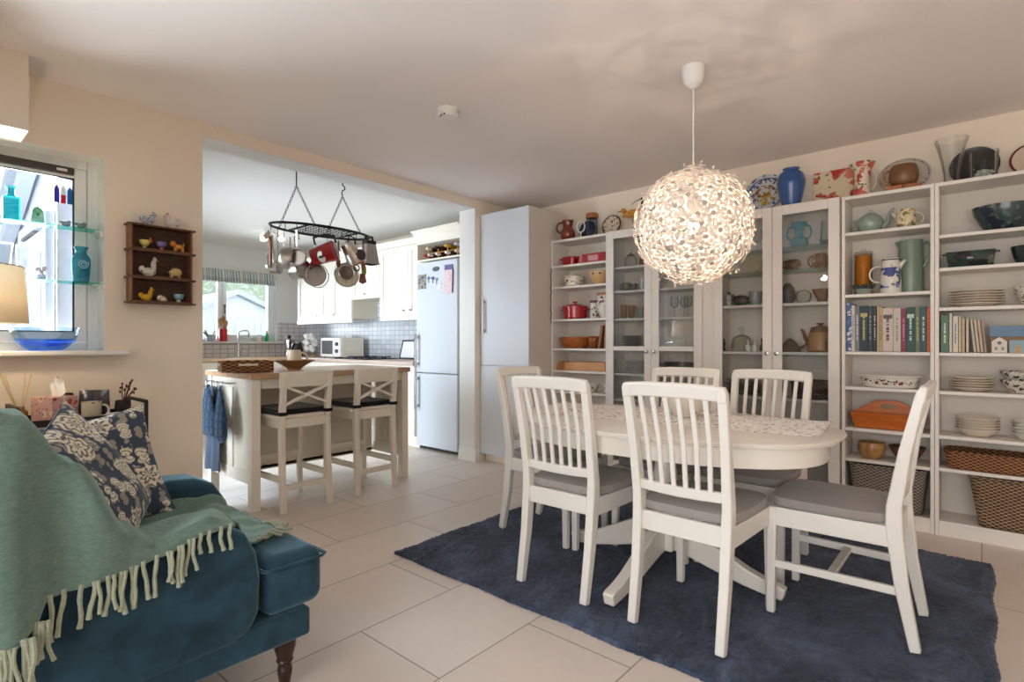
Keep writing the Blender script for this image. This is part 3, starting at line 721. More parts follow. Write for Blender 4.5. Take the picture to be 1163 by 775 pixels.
# ================================================================== island, stools, pot rack
M_ISL = paint((236, 229, 214), .42, .015, 4)
isl = T('kitchen_island', 'cream kitchen island with oak top in the opening', 'island', (0, 0, 0))
ix0, ix1, iy0, iy1 = -4.33, -3.60, 1.575, 2.85
O('worktop', MB().box(ix0-.02, ix1+.015, iy0-.012, iy1+.012, .868, .905), wood((156, 118, 86), (200, 166, 132), 4, 1, .3), isl, .004)
for x, y in ((ix1-.03, iy0+.03), (ix1-.03, iy1-.03), (ix0+.03, iy0+.03), (ix0+.03, iy1-.03)):
    O('leg', MB().box(x-.03, x+.03, y-.03, y+.03, 0, .868), M_ISL, isl, .003)
O('rail', MB().box(ix1-.045, ix1-.015, iy0+.06, iy1-.06, .80, .868), M_ISL, isl, .002)
for y in (iy0+.012, iy1-.032):
    en = MB()
    en.box(ix0+.06, ix1-.06, y+.008, y+.016, .17, .868); en.box(ix0+.06, ix1-.06, y, y+.02, .80, .868); en.box(ix0+.06, ix1-.06, y, y+.02, .17, .25); en.box(ix0+.06, ix0+.1, y, y+.02, .25, .80); en.box(-3.955, -3.925, y, y+.02, .25, .80); en.box(ix1-.09, ix1-.06, y, y+.02, .25, .80)
    O('end_panel', en, M_ISL, isl, .002)
O('back_panel', MB().box(-4.05, -4.03, iy0+.06, iy1-.06, .17, .868), M_ISL, isl)
O('shelf', MB().box(ix0+.05, -4.03, iy0+.05, iy1-.05, .18, .20).box(ix0+.05, -4.03, iy0+.05, iy1-.05, .5, .52), metal((200, 200, 198), .35), isl)
rl = MB().tube([(ix0+.06, iy0-.03, .83), (-3.86, iy0-.03, .83)], .006)
for x in (ix0+.08, -3.88): rl.tube([(x, iy0+.012, .83), (x, iy0-.03, .83)], .006)
O('hook_rail', rl, M_STEEL, isl)
for x in (-4.25, -4.16, -4.07, -3.98):
    O('hook', MB().tube([(x, iy0-.03, .836), (x, iy0-.04, .832), (x, iy0-.038, .80), (x, iy0-.05, .79), (x, iy0-.06, .80)], .004), M_STEEL, isl)
# gloves and apron on the hook rail
M_DENIM = fabric((46, 76, 108), (74, 108, 140), 260)
def quilt():
    s = NT('quilted_denim'); co = s.coord(); sep = s.add('ShaderNodeSeparateXYZ'); s.link(co, sep.inputs[0])
    a = s.math('ABSOLUTE', s.math('SINE', s.math('MULTIPLY', sep.outputs[0], 62))); b = s.math('ABSOLUTE', s.math('SINE', s.math('MULTIPLY', sep.outputs[2], 62)))
    h = s.math('MINIMUM', a, b); n = s.noise(co, 200, 2)
    s.bsdf(s.mix(s.math('ADD', s.math('MULTIPLY', s.step(h, 0, .2), .6), s.math('MULTIPLY', n, .4)), lin((24, 42, 64)), lin((46, 74, 104))), .95, 0, s.bump(h, .6, .012), .3); return s.m
def mitt(w, h):
    m = MB()
    def fn(i, j):
        a = 2*PI*i; z = -h*j; prof = min(1, .35+j*1.2)*(1 if j < .85 else max(.05, 1-((j-.85)/.15)**2*.9))
        return (w*prof*math.cos(a)+.02*j, .028*prof*math.sin(a), z)
    m.grid(fn, 20, 14, closeu=True); return m
V('oven_glove', 'blue quilted oven glove hanging on the left end of island', 'oven glove', (-4.13, iy0-.075, .785), [('glove', mitt(.12, .34), quilt()), ('loop', MB().tube([(-.01, 0, 0), (-.012, .01, .03), (.012, .01, .03), (.01, 0, 0)], .004), M_DENIM)])
V('oven_glove', 'darker blue oven glove hanging nearer the island leg', 'oven glove', (-3.925, iy0-.07, .785), [('glove', mitt(.08, .36), quilt()), ('loop', MB().tube([(-.01, 0, 0), (-.012, .01, .03), (.012, .01, .03), (.01, 0, 0)], .004), M_DENIM)])
ap = MB(); ap.grid(lambda i, j: (-.13+.26*i*(.7+.3*j)+.02*math.sin(j*5), .012*math.sin(i*14+j*2)*(.4+j), -.60*j), 24, 16)
V('apron', 'grey-blue apron hanging behind the blue oven gloves', 'apron', (-4.15, iy0-.03, .80), [('cloth', ap, fabric((72, 82, 100), (96, 108, 128), 260), dict(solid=.006)), ('neck_strap', MB().tube([(-.06, 0, -.01), (-.02, .0, .03), (.03, 0, .03), (.06, 0, -.01)], .004), fabric((72, 82, 100), (96, 108, 128), 260))])
# bar stools, back towards +x
def stool(loc, label):
    t = T('bar_stool', label, 'stool', loc, 0, 'bar stools at the island')
    for s in (-1, 1):
        O('leg', MB().path_bar([(.222, s*.165, 0), (.20, s*.163, .3), (.188, s*.161, .60), (.198, s*.161, .66), (.225, s*.163, .90)], .036, [.034, .038, .042, .04, .03], (0, 1, 0)), M_ISL, t, .004)
        O('leg', MB().path_bar([(-.205, s*.17, 0), (-.19, s*.165, .585)], .036, [.03, .038], (0, 1, 0)), M_ISL, t, .004)
        O('side_stretcher', MB().bar((.195, s*.164, .21), (-.19, s*.166, .21), .02, .04), M_ISL, t, .002)
        O('apron', MB().bar((.18, s*.16, .575), (-.18, s*.16, .575), .022, .06), M_ISL, t, .002)
    O('footrest', MB().bar((-.195, -.15, .30), (-.195, .15, .30), .022, .04), M_ISL, t, .002)
    O('stretcher', MB().bar((.205, -.15, .16), (.205, .15, .16), .022, .036), M_ISL, t, .002)
    for x in (.185, -.19): O('apron', MB().bar((x, -.15, .575), (x, .15, .575), .022, .06), M_ISL, t, .002)
    O('seat', MB().box(-.225, .178, -.19, .19, .605, .63), M_ISL, t, .006)
    cu = O('cushion', MB().box(-.215, .175, -.18, .18, .632, .668), fabric((16, 15, 16), (34, 32, 32), 300), t, .012, seg=3)
    ti = MB()
    for s in (-1, 1): ti.box(.15, .222, s*.161-.026, s*.161+.026, .632, .655)
    O('tie', ti, fabric((16, 15, 16), (30, 28, 28), 300), cu, .004)
    O('top_rail', MB().path_bar([(.215, -.19, .862), (.222, -.1, .866), (.224, 0, .868), (.222, .1, .866), (.215, .19, .862)], .105, .022, (0.1, 0, 1)), M_ISL, t, .006)
    xx = MB().bar((.204, -.15, .70), (.216, .15, .82), .016, .033, (1, 0, 0)).bar((.204, .15, .70), (.216, -.15, .82), .016, .033, (1, 0, 0))
    O('cross_brace', xx, M_ISL, t, .002)
    return t
st = stool((-3.645, 1.865, 0), 'cream bar stool with black cushion, nearer the wall edge and sofa')
dup(st, (-3.645, 2.42, 0), 0, 'cream bar stool with black cushion, nearer the fridge end of island')
# on the island
def wicker_tray():
    s = M_ = weave((150, 98, 56), (196, 142, 92), (84, 50, 26), 34, 90); return s
bk = MB(); a, b, h = .10, .155, .075
bk.box(-a, a, -b, b, 0, .006)
for x in (-a, a): bk.box(x-.006, x+.006, -b, b, 0, h)
for y in (-b, b): bk.box(-a, -.05, y-.006, y+.006, 0, h).box(.05, a, y-.006, y+.006, 0, h).box(-.05, .05, y-.006, y+.006, 0, h-.035).box(-.05, .05, y-.006, y+.006, h-.008, h)
ha = T('wicker_tray', 'small brown wicker tray on the near end of the island', 'tray', (-3.85, 1.645, .9085), -.25)
O('basket', bk, wicker_tray(), ha, .003); 
O('handle', MB().box(-.04, .04, -b-.009, -b-.006, h-.035, h-.014).box(a+.006, a+.009, -.06, .06, h-.032, h-.018), metal((210, 205, 190), .3), ha, .002)
V('wooden_bowl', 'wide wooden bowl on the island behind the first stool', 'bowl', (-3.86, 2.0, .906), [('bowl', vessel(curve((.05, 0), (.052, .012), (.09, .04), (.155, .075)), .006), wood((150, 108, 66), (190, 146, 98), 5, 1))])
V('jug', 'cream mug with dark motifs standing in the wooden bowl', 'mug', (-3.86, 2.0, .934), [('body', vessel([(.044, 0), (.050, .02), (.05, .09), (.044, .12)], .004), blobs((222, 206, 178), (70, 60, 64), None, 17, .26, dist=.1)), ('handle', handle(.049, .02, .10, .04, .007, .9), paint((222, 206, 178), .3))])
# hanging pot rack
pr = T('pot_rack', 'black oval iron pot rack hung on chains from the kitchen ceiling', 'pot rack', (-4.02, 2.32, 2.0))
ring = [(.20*math.cos(a), .42*math.sin(a)*(1 if abs(math.sin(a)) < .9 else 1), 0) for a in [2*PI*i/48 for i in range(48)]]
O('ring', MB().tube(ring, .010, 8, True), M_DARKMETAL, pr)
g = MB()
for y in (-.22, .22): g.tube([(-.17, y, -.005), (.17, y, -.005)], .006)
for k in range(9):
    x = -.16+.04*k; L = .22
    g.tube([(x, -L, -.004), (x, L, -.004)], .0025)
for k in range(10):
    y = -.2+.044*k; g.tube([(-.165, y, -.004), (.165, y, -.004)], .0025)
O('grid_shelf', g, M_DARKMETAL, pr)
for cy, zt in ((-.22, .435), (.18, .435)):
    O('ceiling_hook', MB().tube([(0, cy, zt), (0, cy, zt-.02), (0, cy+.02, zt-.035), (0, cy+.022, zt-.055), (0, cy, zt-.07), (0, cy-.006, zt-.085), (0, cy, zt-.12)] if cy > 0 else [(0, cy, zt), (0, cy, zt-.12)], .005), M_DARKMETAL, pr)
    for sx in (-1, 1):
        p0 = Vector((0, cy, zt-.12)); p1 = Vector((sx*.19, cy*1.05, .0)) if False else Vector((sx*.17, cy+(-.06 if sx < 0 else .06), 0)); c = MB(); n = 16
        for i in range(n):
            a = p0.lerp(p1, i/n); b = p0.lerp(p1, (i+1)/n); d = (b-a).normalized(); o = d.cross(Vector((0, 1, 0) if i % 2 else (1, 0, 0))).normalized()*.009
            c.tube([a-d*.003, a.lerp(b, .5)+o, b+d*.003, a.lerp(b, .5)-o], .0026, 5, True)
        O('chain', c, M_DARKMETAL, pr)
hk = [(-.42, 0), (-.36, .1), (-.29, .14), (-.23, .16), (-.14, .19), (-.05, .2), (.05, .2), (.1, .19), (.2, .17), (.3, .14), (.39, .06), (.36, -.1), (-.1, -.19), (.15, -.18), (-.3, -.14)]
for y, x in hk:
    x *= .97
    O('hook', MB().tube([(x, y, .01), (x*1.04, y, .002), (x*1.04, y, -.045), (x*1.0, y, -.055), (x*.97, y, -.045)], .003, 6), M_DARKMETAL, pr)
GB = 'pots and utensils hanging from the rack'
RK = Vector((-4.02, 2.32, 2.0))
def hang(name, label, cat, x, y, z, parts, rz=0, rot=None):
    return V(name, label, cat, (RK.x+x, RK.y+y, z), parts, GB, rz, rot)
HW = wood((130, 72, 40), (168, 100, 62), 12, 2)
hang('spatula', 'spatula with a long reddish wooden handle at the rack left end', 'spatula', 0, -.425, 1.94, [('handle', MB().tube([(0, 0, -.04), (0, .005, -.22), (0, .0, -.26)], [.010, .013, .006]), HW), ('blade', MB().prism([(-.055, -.05), (-.01, .01), (.0, -.02), (-.03, -.075)], -.002, .002, 'x'), M_STEEL)])
pan_s = metal((196, 192, 186), .25); pan_d = metal((96, 92, 90), .35)
def pan(r, d, hl, dark=False):
    return [('body', vessel([(r*.9, 0), (r, .008), (r, d), (r*1.04, d+.003)], .003, 30), pan_s), ('handle', MB().path_bar([(r, 0, d-.01), (r+.03, 0, d+.0), (r+hl, 0, d+.012)], .018, .007, (0, 1, 0)), pan_s, dict(bevel=.002))]
# pans hang from their handle ends, bowl down: local +x (handle) points up
def hpan(label, x, y, ztop, r, d, hl, yaw):
    L = r+hl
    M = Matrix.Rotation(yaw, 4, 'Z') @ Matrix.Rotation(-PI/2, 4, 'Y')
    t = V('saucepan', label, 'saucepan', (RK.x+x, RK.y+y, ztop-L), pan(r, d, hl), GB); t.rotation_euler = M.to_euler(); return t
hang('ladle', 'small steel ladle hanging low beside the colander', 'ladle', -.05, -.40, 1.945, [('handle', MB().tube([(0, 0, 0), (0, 0, -.25)], .004), M_STEEL), ('cup', vessel([(.005, -.02), (.025, -.012), (.032, .008)], .002, c=(0, -.01, -.265)), M_STEEL)])
hang('colander', 'steel colander bowl turned sideways at the left of the rack', 'colander', .06, -.35, 1.745, [('bowl', vessel(curve((.02, -.05), (.06, -.03), (.085, .02), (.09, .045)), .003, M=Matrix.Rotation(1.2, 4, 'Z') @ Matrix.Rotation(PI/2+.2, 4, 'Y')), metal((178, 168, 156), .35)), ('handle', MB().tube([(0, .0, .08), (0, 0, .2)], .004), M_STEEL)])
hpan('small steel saucepan hanging lowest beside the colander', -.10, -.30, 1.945, .045, .06, .22, .5)
hpan('dark-bottomed steel saucepan hanging between colander and red kettle', .13, -.27, 1.945, .06, .05, .14, 2.4)
hpan('large steel saucepan with long handle hanging left of the red kettle', .03, -.17, 1.945, .075, .10, .19, .2)
hang('pan_lid', 'round steel pan lid hanging under the red kettle', 'lid', .02, -.08, 1.642, [('disc', solid_lathe([(.088, 0), (.09, .004), (.085, .012), (.03, .02), (0, .022)], 36, M=Matrix.Rotation(-.45, 4, 'Z') @ Matrix.Rotation(PI/2, 4, 'Y')), metal((150, 148, 146), .3)), ('rim', MB().tube([(.02+.0*i, .097*math.cos(2*PI*i/36)+.012, .093*math.sin(2*PI*i/36)-.006) for i in range(36)], .004, 6, True), M_STEEL), ('handle', MB().tube([(0, 0, .085), (0, 0, .30)], .004), M_STEEL)])
kt = T('kettle', 'red enamel kettle with oval badge hanging from the rack middle', 'kettle', (RK.x+.13, RK.y-.06, 1.80), 0, GB)
za = Vector((.72, .62, .30)).normalized(); xa_ = Vector((.83, -.52, -.2)); xa_ = (xa_-za*xa_.dot(za)).normalized(); ya_ = za.cross(xa_)
KM = Matrix((xa_, ya_, za)).transposed().to_4x4(); kred = paint((150, 10, 22), .2, .04, coat=.6)
def kx(mb): return mb.xf(KM)
O('body', kx(solid_lathe(curve((.058, -.095), (.064, -.085), (.08, .06), (.082, .085), (.07, .095), n=28), 32)), kred, kt)
O('badge', kx(MB().lathe([(0, 0), (.045, 0), (.043, .004), (0, .006)], (0, 0, 0), 28, 0, Matrix.Translation((.0695, .012, -.01)) @ Matrix.Rotation(-.09, 4, 'Y') @ Matrix.Rotation(PI/2, 4, 'Y') @ Matrix.Diagonal((.62, 1.0, 1, 1)) @ Matrix.Rotation(PI/2, 4, 'Z'))), metal((214, 214, 212), .3), kt)
O('badge_mark', kx(MB().ball((.0755, .012, -.01), (.003, .010, .024), 12)), M_BLACK, kt)
O('handle', MB().tube([(-.03, -.06, .065), (-.04, -.07, .12), (0, -.0, .15), (.04, .06, .14), (.05, .07, .09)], .009), M_BLACK, kt)
O('spout', kx(MB().tube([(0, .02, -.085), (0, .05, -.13), (0, .075, -.14)], [.020, .013, .011])), kred, kt)
hang('coffee_pot', 'tilted steel coffee pot with a round lid right of red kettle', 'coffee pot', .19, .14, 1.83, [('body', solid_lathe(curve((.062, -.09), (.066, -.07), (.058, .04), (.05, .08)), 24, M=Matrix.Rotation(.6, 4, 'X')), metal((206, 200, 192), .3)), ('lid', solid_lathe([(.046, 0), (.046, .008), (0, .014)], 24, M=Matrix.Translation((.055, .05, -.02)) @ Matrix.Rotation(PI/2-.2, 4, 'Y')), pan_d), ('handle', MB().tube([(.0, -.03, .08), (0, -.02, .13), (0, .03, .12), (0, .04, .07)], .007), M_BLACK), ('copper_base', solid_lathe([(.063, -.10), (.064, -.088)], 24, M=Matrix.Rotation(.6, 4, 'X')), metal((196, 140, 104), .3)), ('ring_handle', MB().tube([(.0, .05+.025*math.cos(2*PI*i/14), -.12+.025*math.sin(2*PI*i/14)) for i in range(14)], .005, 6, True), M_DARKMETAL)])
for k, (nm, cx, r, z, lb) in enumerate((('sieve', .0, .098, 1.672, 'large round wire sieve with wooden handle at right of rack'), ('sieve', .06, .06, 1.68, 'smaller dark wire sieve hanging in front of the large one'))):
    M = Matrix.Rotation(-.4, 4, 'Z') @ Matrix.Rotation(PI/2, 4, 'Y')
    rim = MB().tube([tuple(M @ Vector((r*math.cos(2*PI*i/36), r*math.sin(2*PI*i/36), 0))) for i in range(36)], .005, 8, True)
    mesh = MB().lathe([(0, -.03 if k == 0 else -.02), (r*.6, -.022 if k == 0 else -.015), (r*.98, 0)], (0, 0, 0), 32, 0, M)
    hang(nm, lb, 'sieve', cx, .22-.04*k, z, [('rim', rim, M_STEEL), ('mesh', mesh, tinted_glass((214, 206, 192), (190, 182, 168), .35) if k == 0 else metal((130, 118, 106), .5), dict(solid=.001)), ('handle', MB().tube([(0, 0, r), (0, 0, r+.06)], .004).tube([(0, 0, r+.05), (0, 0, r+.16 if k == 0 else r+.2)], .010), wood((120, 90, 70), (150, 118, 92), 12, 2))])
hang('box_grater', 'steel box grater with black handle at the rack right end', 'grater', .05, .405, 1.775, [('body', MB().add([(-.055, -.065, 0), (.055, -.065, 0), (.055, .065, 0), (-.055, .065, 0), (-.035, -.045, .17), (.035, -.045, .17), (.035, .045, .17), (-.035, .045, .17)], [(0, 3, 2, 1), (4, 5, 6, 7), (0, 1, 5, 4), (1, 2, 6, 5), (2, 3, 7, 6), (3, 0, 4, 7)]).box(-.06, .06, -.07, .07, 0, .008), blobs((176, 172, 166), (110, 106, 100), None, 110, .25, rough=.3)), ('grip', MB().box(-.036, .036, -.046, .046, .171, .20).tube([(0, -.035, .2), (0, -.03, .235), (0, .03, .235), (0, .035, .2)], .011), M_BLACK)])
hang('wooden_spatula', 'dark wooden spatula hanging below the grater', 'spatula', -.02, .385, 1.94, [('handle', MB().tube([(0, 0, 0), (0, 0, -.25)], .007), HW), ('blade', MB().prism([(-.022, -.24), (.022, -.24), (.04, -.31), (.0, -.33), (-.036, -.315)], -.005, .005, 'x'), wood((120, 70, 54), (156, 96, 72)), dict(bevel=.003))])
hang('green_spatula', 'bright green silicone spatula hanging behind the grater', 'spatula', -.05, .425, 1.94, [('handle', MB().tube([(0, 0, 0), (0, 0, -.17)], .006), M_STEEL), ('blade', MB().ball((0, 0, -.205), (.008, .02, .05), 14), paint((92, 170, 30), .4))])
for i, (y, x, L, lb) in enumerate(((-.37, -.14, .16, 'first from the left'), (-.33, -.08, .2, 'second from the left'), (-.2, -.14, .16, 'behind the large saucepan'), (.13, .02, .15, 'left of the sieves'), (.3, .12, .17, 'right of the sieves'))):
    m = MB().path_bar([(0, 0, 0), (0, 0, -L*.5), (0, 0, -L)], [.012, .010, .018], .005, (0, 1, 0))
    hang('utensil', f'slim hanging kitchen utensil on the rack, {lb}', 'utensil', x, y, 1.945, [('handle', m, HW if i > 2 else M_STEEL, dict(bevel=.001)), ('head', MB().ball((0, 0, -L-.035), (.008, .022, .04), 12), M_STEEL if i < 3 else HW)])
# ================================================================== dining
def rug_mat():
    s = NT('pile_rug'); co = s.coord()
    n1 = s.noise(s.mapping(co, (1.6, .9, 1), (0, 0, .5)), 2.6, 6, .72, 1.2); n2 = s.noise(co, 160, 2); n3 = s.noise(co, 24, 3)
    f = s.math('ADD', s.math('MULTIPLY', s.math('POWER', s.step(n1, .38, .66), 1.4), .66), s.math('ADD', s.math('MULTIPLY', n2, .25), s.math('MULTIPLY', n3, .2)))
    s.bsdf(s.mix(f, lin((11, 16, 27)), lin((96, 110, 138))), .95, 0, s.bump(n2, .5, .006), .25, spec=.15); return s.m
random.seed(11)
rx0, rx1, ry0, ry1 = -2.345, .035, 1.755, 3.60
nu, nv = 330, 250; m = MB()
pts = []
for i in range(nu):
    for j in range(nv):
        u, v = i/(nu-1), j/(nv-1)
        e = min(u*(rx1-rx0), (1-u)*(rx1-rx0), v*(ry1-ry0), (1-v)*(ry1-ry0))
        x = rx0+(rx1-rx0)*u+.006*math.sin(v*23)+(random.gauss(0, .0018)); y = ry0+(ry1-ry0)*v+.005*math.sin(u*31)+random.gauss(0, .0018)
        z = .014+random.uniform(-.004, .004) if e > .001 else .0015
        pts.append((x, y, z))
m.add(pts, [(i*nv+j, (i+1)*nv+j, (i+1)*nv+j+1, i*nv+j+1) for i in range(nu-1) for j in range(nv-1)])
tag(O('rug', m, rug_mat(), ang=180), 'dark navy blue deep pile rug under the dining table', 'rug')
RZ = .0192  # the feet press into the pile

M_TABLE = paint((238, 232, 222), .28, .015, 3, coat=.3)
tb = T('dining_table', 'white oval extending dining table on a pedestal, in the rug centre', 'table', (-1.19, 2.46, RZ))
def oval(a, b, ex, n=72):
    out = []
    for i in range(n):
        t = 2*PI*i/n; c, s_ = math.cos(t), math.sin(t)
        out.append((a*math.copysign(abs(c)**(2/ex), c), b*math.copysign(abs(s_)**(2/ex), s_)))
    return out
top = MB(); zt = .74-RZ
n = 72; rings = []
for k, (o_, z) in enumerate(((-.03, zt-.028), (-.004, zt-.026), (0, zt-.02), (-.004, zt-.014), (.012, zt-.010), (.014, zt-.004), (.008, zt))):
    rings += [(p[0], p[1], z) for p in oval(.765+o_, .482+o_, 2.3, n)]
top.add(rings, [tuple(range(n-1, -1, -1)), tuple(6*n+i for i in range(n))]+[(k*n+i, k*n+(i+1) % n, (k+1)*n+(i+1) % n, (k+1)*n+i) for k in range(6) for i in range(n)])
O('tabletop', top, M_TABLE, tb, ang=50)
O('leaf_joint', MB().box(-.2275, -.2265, -.475, .475, zt, zt+.0004).box(.2265, .2275, -.475, .475, zt, zt+.0004), paint((196, 186, 172), .5), tb)
ap_ = MB(); A_, B_ = oval(.72, .442, 2.3, n), oval(.70, .422, 2.3, n)
ap_.add([(p[0], p[1], zt-.105) for p in A_]+[(p[0], p[1], zt-.027) for p in A_]+[(p[0], p[1], zt-.105) for p in B_]+[(p[0], p[1], zt-.027) for p in B_],
        [(i, (i+1) % n, n+(i+1) % n, n+i) for i in range(n)]+[(2*n+(i+1) % n, 2*n+i, 3*n+i, 3*n+(i+1) % n) for i in range(n)]+[((i+1) % n, i, 2*n+i, 2*n+(i+1) % n) for i in range(n)])
O('apron', ap_, M_TABLE, tb, ang=60)
px_, py_ = .02, .03
O('pedestal', MB().lathe(curve((.055, .17), (.06, .22), (.052, .25), (.062, .33), (.064, .40), (.05, .50), (.048, .53), (.062, .56), (.062, .635), n=40), (px_, py_, 0), 32), M_TABLE, tb)
O('column_block', MB().box(px_-.06, px_+.06, py_-.06, py_+.06, .10, .245), M_TABLE, tb, .008)
for k in range(4):
    a = -PI/2+k*PI/2; d = Vector((math.cos(a), math.sin(a), 0)); L = .53
    cs = [(.05, .165, .13), (.15, .145, .125), (.27, .10, .10), (.38, .062, .075), (.46, .043, .062), (.51, .036, .058), (.535, .030, .05)]
    f = MB().path_bar([Vector((px_, py_, 0))+d*r+Vector((0, 0, z)) for r, z, h in cs], .05, [h for r, z, h in cs], (-math.sin(a), math.cos(a), 0))
    O('leg', f, M_TABLE, tb, .007, seg=3)
rn = MB(); ca_, sa2 = math.cos(.10), math.sin(.10)
def rnf(i, j):
    x = -.70+1.42*i; y = -.255+.51*j
    X, Y = x*ca_-y*sa2, x*sa2+y*ca_
    return (X-.03, Y+.09, .0022+.0012*math.sin(x*16)*math.sin(y*9)+(.012*max(0, (x-.66)/.1)**2*(1 if j > .5 else .3) if x > .66 else 0))
rn.grid(rnf, 60, 20)
def print_mat():
    s = NT('bird_print'); co = s.coord()
    nz = s.add('ShaderNodeTexNoise'); s.link(co, nz.inputs[0]); nz.inputs['Scale'].default_value = 14
    vm = s.add('ShaderNodeVectorMath', operation='MULTIPLY_ADD'); s.link(nz.outputs['Color'], vm.inputs[0]); vm.inputs[1].default_value = (.06,)*3; s.link(co, vm.inputs[2])
    d = s.voro(s.mapping(vm.outputs[0], (1, 2.2, 1), (0, 0, .6)), 16); d2 = s.voro(s.mapping(vm.outputs[0], (2.2, 1, 1), (0, 0, .2), (.4, .2, 0)), 15)
    tw = s.math('ABSOLUTE', s.math('SUBTRACT', s.noise(co, 19, 1), .5))
    m1 = s.step(d, .23, .20); m2 = s.step(d2, .20, .17); m3 = s.step(tw, .016, .010)
    col = s.mix(m3, lin((240, 233, 224)), lin((168, 156, 146))); col = s.mix(m2, col, lin((170, 118, 106))); col = s.mix(m1, col, lin((84, 78, 84)))
    s.bsdf(col, .85, 0, None, .2); return s.m
ro = O('table_runner', rn, print_mat(), solid=.0016, loc=(-1.19, 2.46, .7405)); tag(ro, 'white table runner printed with dark birds and twigs on dining table', 'table runner')
# bowl on the runner
V('serving_bowl', 'cream bowl with brown hearts in the middle of dining table', 'bowl', (-1.115, 2.60, .7465), [('bowl', vessel(curve((.055, 0), (.06, .008), (.085, .05), (.098, .10), (.10, .115)), .005, 36), blobs((228, 220, 204), (96, 74, 62), None, 13, .24, dist=.12, zlo=-.01, zhi=.075)),
   ('rim_pattern', MB().lathe([(.0995, .098), (.1008, .112)], n=36), blobs((228, 220, 204), (60, 50, 50), None, 60, .36, dist=.05))])

M_SEAT = fabric((134, 128, 125), (176, 169, 164), 330)
def chair(label, loc, rz, stretcher=False, proto=[None]):
    key = stretcher
    t = T('dining_chair', label, 'chair', loc, rz, 'white dining chairs around the table')
    rear = lambda s: [(s*.172, -.262, 0), (s*.173, -.222, .22), (s*.175, -.200, .42), (s*.177, -.200, .50), (s*.181, -.232, .70), (s*.186, -.280, .917)]
    for s in (-1, 1):
        O('leg', MB().path_bar(rear(s), [.034, .036, .038, .036, .034, .034], [.034, .044, .052, .048, .038, .03], (1, 0, 0)), M_CHAIR, t, .005)
        O('leg', MB().path_bar([(s*.193, .21, 0), (s*.19, .205, .43)], [.030, .038], [.030, .038], (1, 0, 0)), M_CHAIR, t, .005)
        O('side_rail', MB().bar((s*.18, -.19, .392), (s*.192, .2, .392), .022, .075), M_CHAIR, t, .003)
        if stretcher: O('stretcher', MB().bar((s*.175, -.225, .20), (s*.191, .2, .20), .018, .03), M_CHAIR, t, .003)
    if stretcher: O('stretcher', MB().bar((-.185, 0, .20), (.185, 0, .20), .03, .018), M_CHAIR, t, .003)
    O('front_rail', MB().box(-.18, .18, .193, .215, .355, .43), M_CHAIR, t, .003)
    O('back_rail', MB().box(-.165, .165, -.212, -.19, .355, .43), M_CHAIR, t, .003)
    O('top_rail', MB().path_bar([(-.186, -.281, .911), (-.1, -.290, .916), (0, -.293, .917), (.1, -.290, .916), (.186, -.281, .911)], .055, .026, (0, -.22, 1)), M_CHAIR, t, .008, seg=3)
    for s in (-1, 1): O('corner_post', MB().path_bar([(s*.1855, -.275, .881), (s*.186, -.283, .916), (s*.1845, -.287, .936)], [.034, .034, .026], [.031, .028, .022], (1, 0, 0)), M_CHAIR, t, .006, seg=3)
    O('lower_rail', MB().path_bar([(-.17, -.206, .535), (-.08, -.214, .532), (0, -.217, .531), (.08, -.214, .532), (.17, -.206, .535)], .038, .022, (0, -.1, 1)), M_CHAIR, t, .004)
    for k in range(6):
        x = -.123+.0492*k
        O('slat', MB().path_bar([(x*.95, -.214, .54), (x*1.0, -.236, .72), (x*1.03, -.288, .90)], .018, .012, (1, 0, 0)), M_CHAIR, t, .003)
    se = MB()
    def sf(i, j):
        a = 2*PI*i; c, s_ = math.cos(a), math.sin(a); ex = 5.5
        r = 1.0 if j < .55 else math.cos((j-.55)/.45*PI/2)**.35 if j < .999 else 0
        hx = (.200 if s_ > -.2 else .192); hy = .212
        x = hx*math.copysign(abs(c)**(2/ex), c); y = hy*math.copysign(abs(s_)**(2/ex), s_)
        sh = min(1, j/.55); inset = .0 if sh > .3 else .006*(1-sh/.3)
        return (x*(r-inset*4), .012+y*(r-inset*4), .432+.036*min(1, sh)+(.012*(1-r*r) if j > .55 else 0))
    se.grid(sf, 56, 18, closeu=True); b = len(se.v); 
    O('seat_pad', se, M_SEAT, t, ang=60)
    return t
ch = chair('white slat-back dining chair at the near side of table, beside left head chair', (-1.43, 2.176, RZ), 0)
dup(ch, (-.86, 2.176, RZ), -.02, 'white slat-back dining chair at the front centre, back towards the viewer and bowl')
dup(ch, (-1.315, 2.80, RZ), PI+.03, 'white slat-back dining chair on the far side, before the barred glass doors')
dup(ch, (-.88, 2.86, RZ), PI-.03, 'white slat-back dining chair on the far side, before the brown teapot cabinet')
dup(ch, (-1.885, 2.568, RZ), -PI/2, 'white slat-back dining chair at the left head of the table')
chair('white dining chair with side stretchers pulled out at the right head of table', (-.445, 2.555, RZ), PI/2, True)

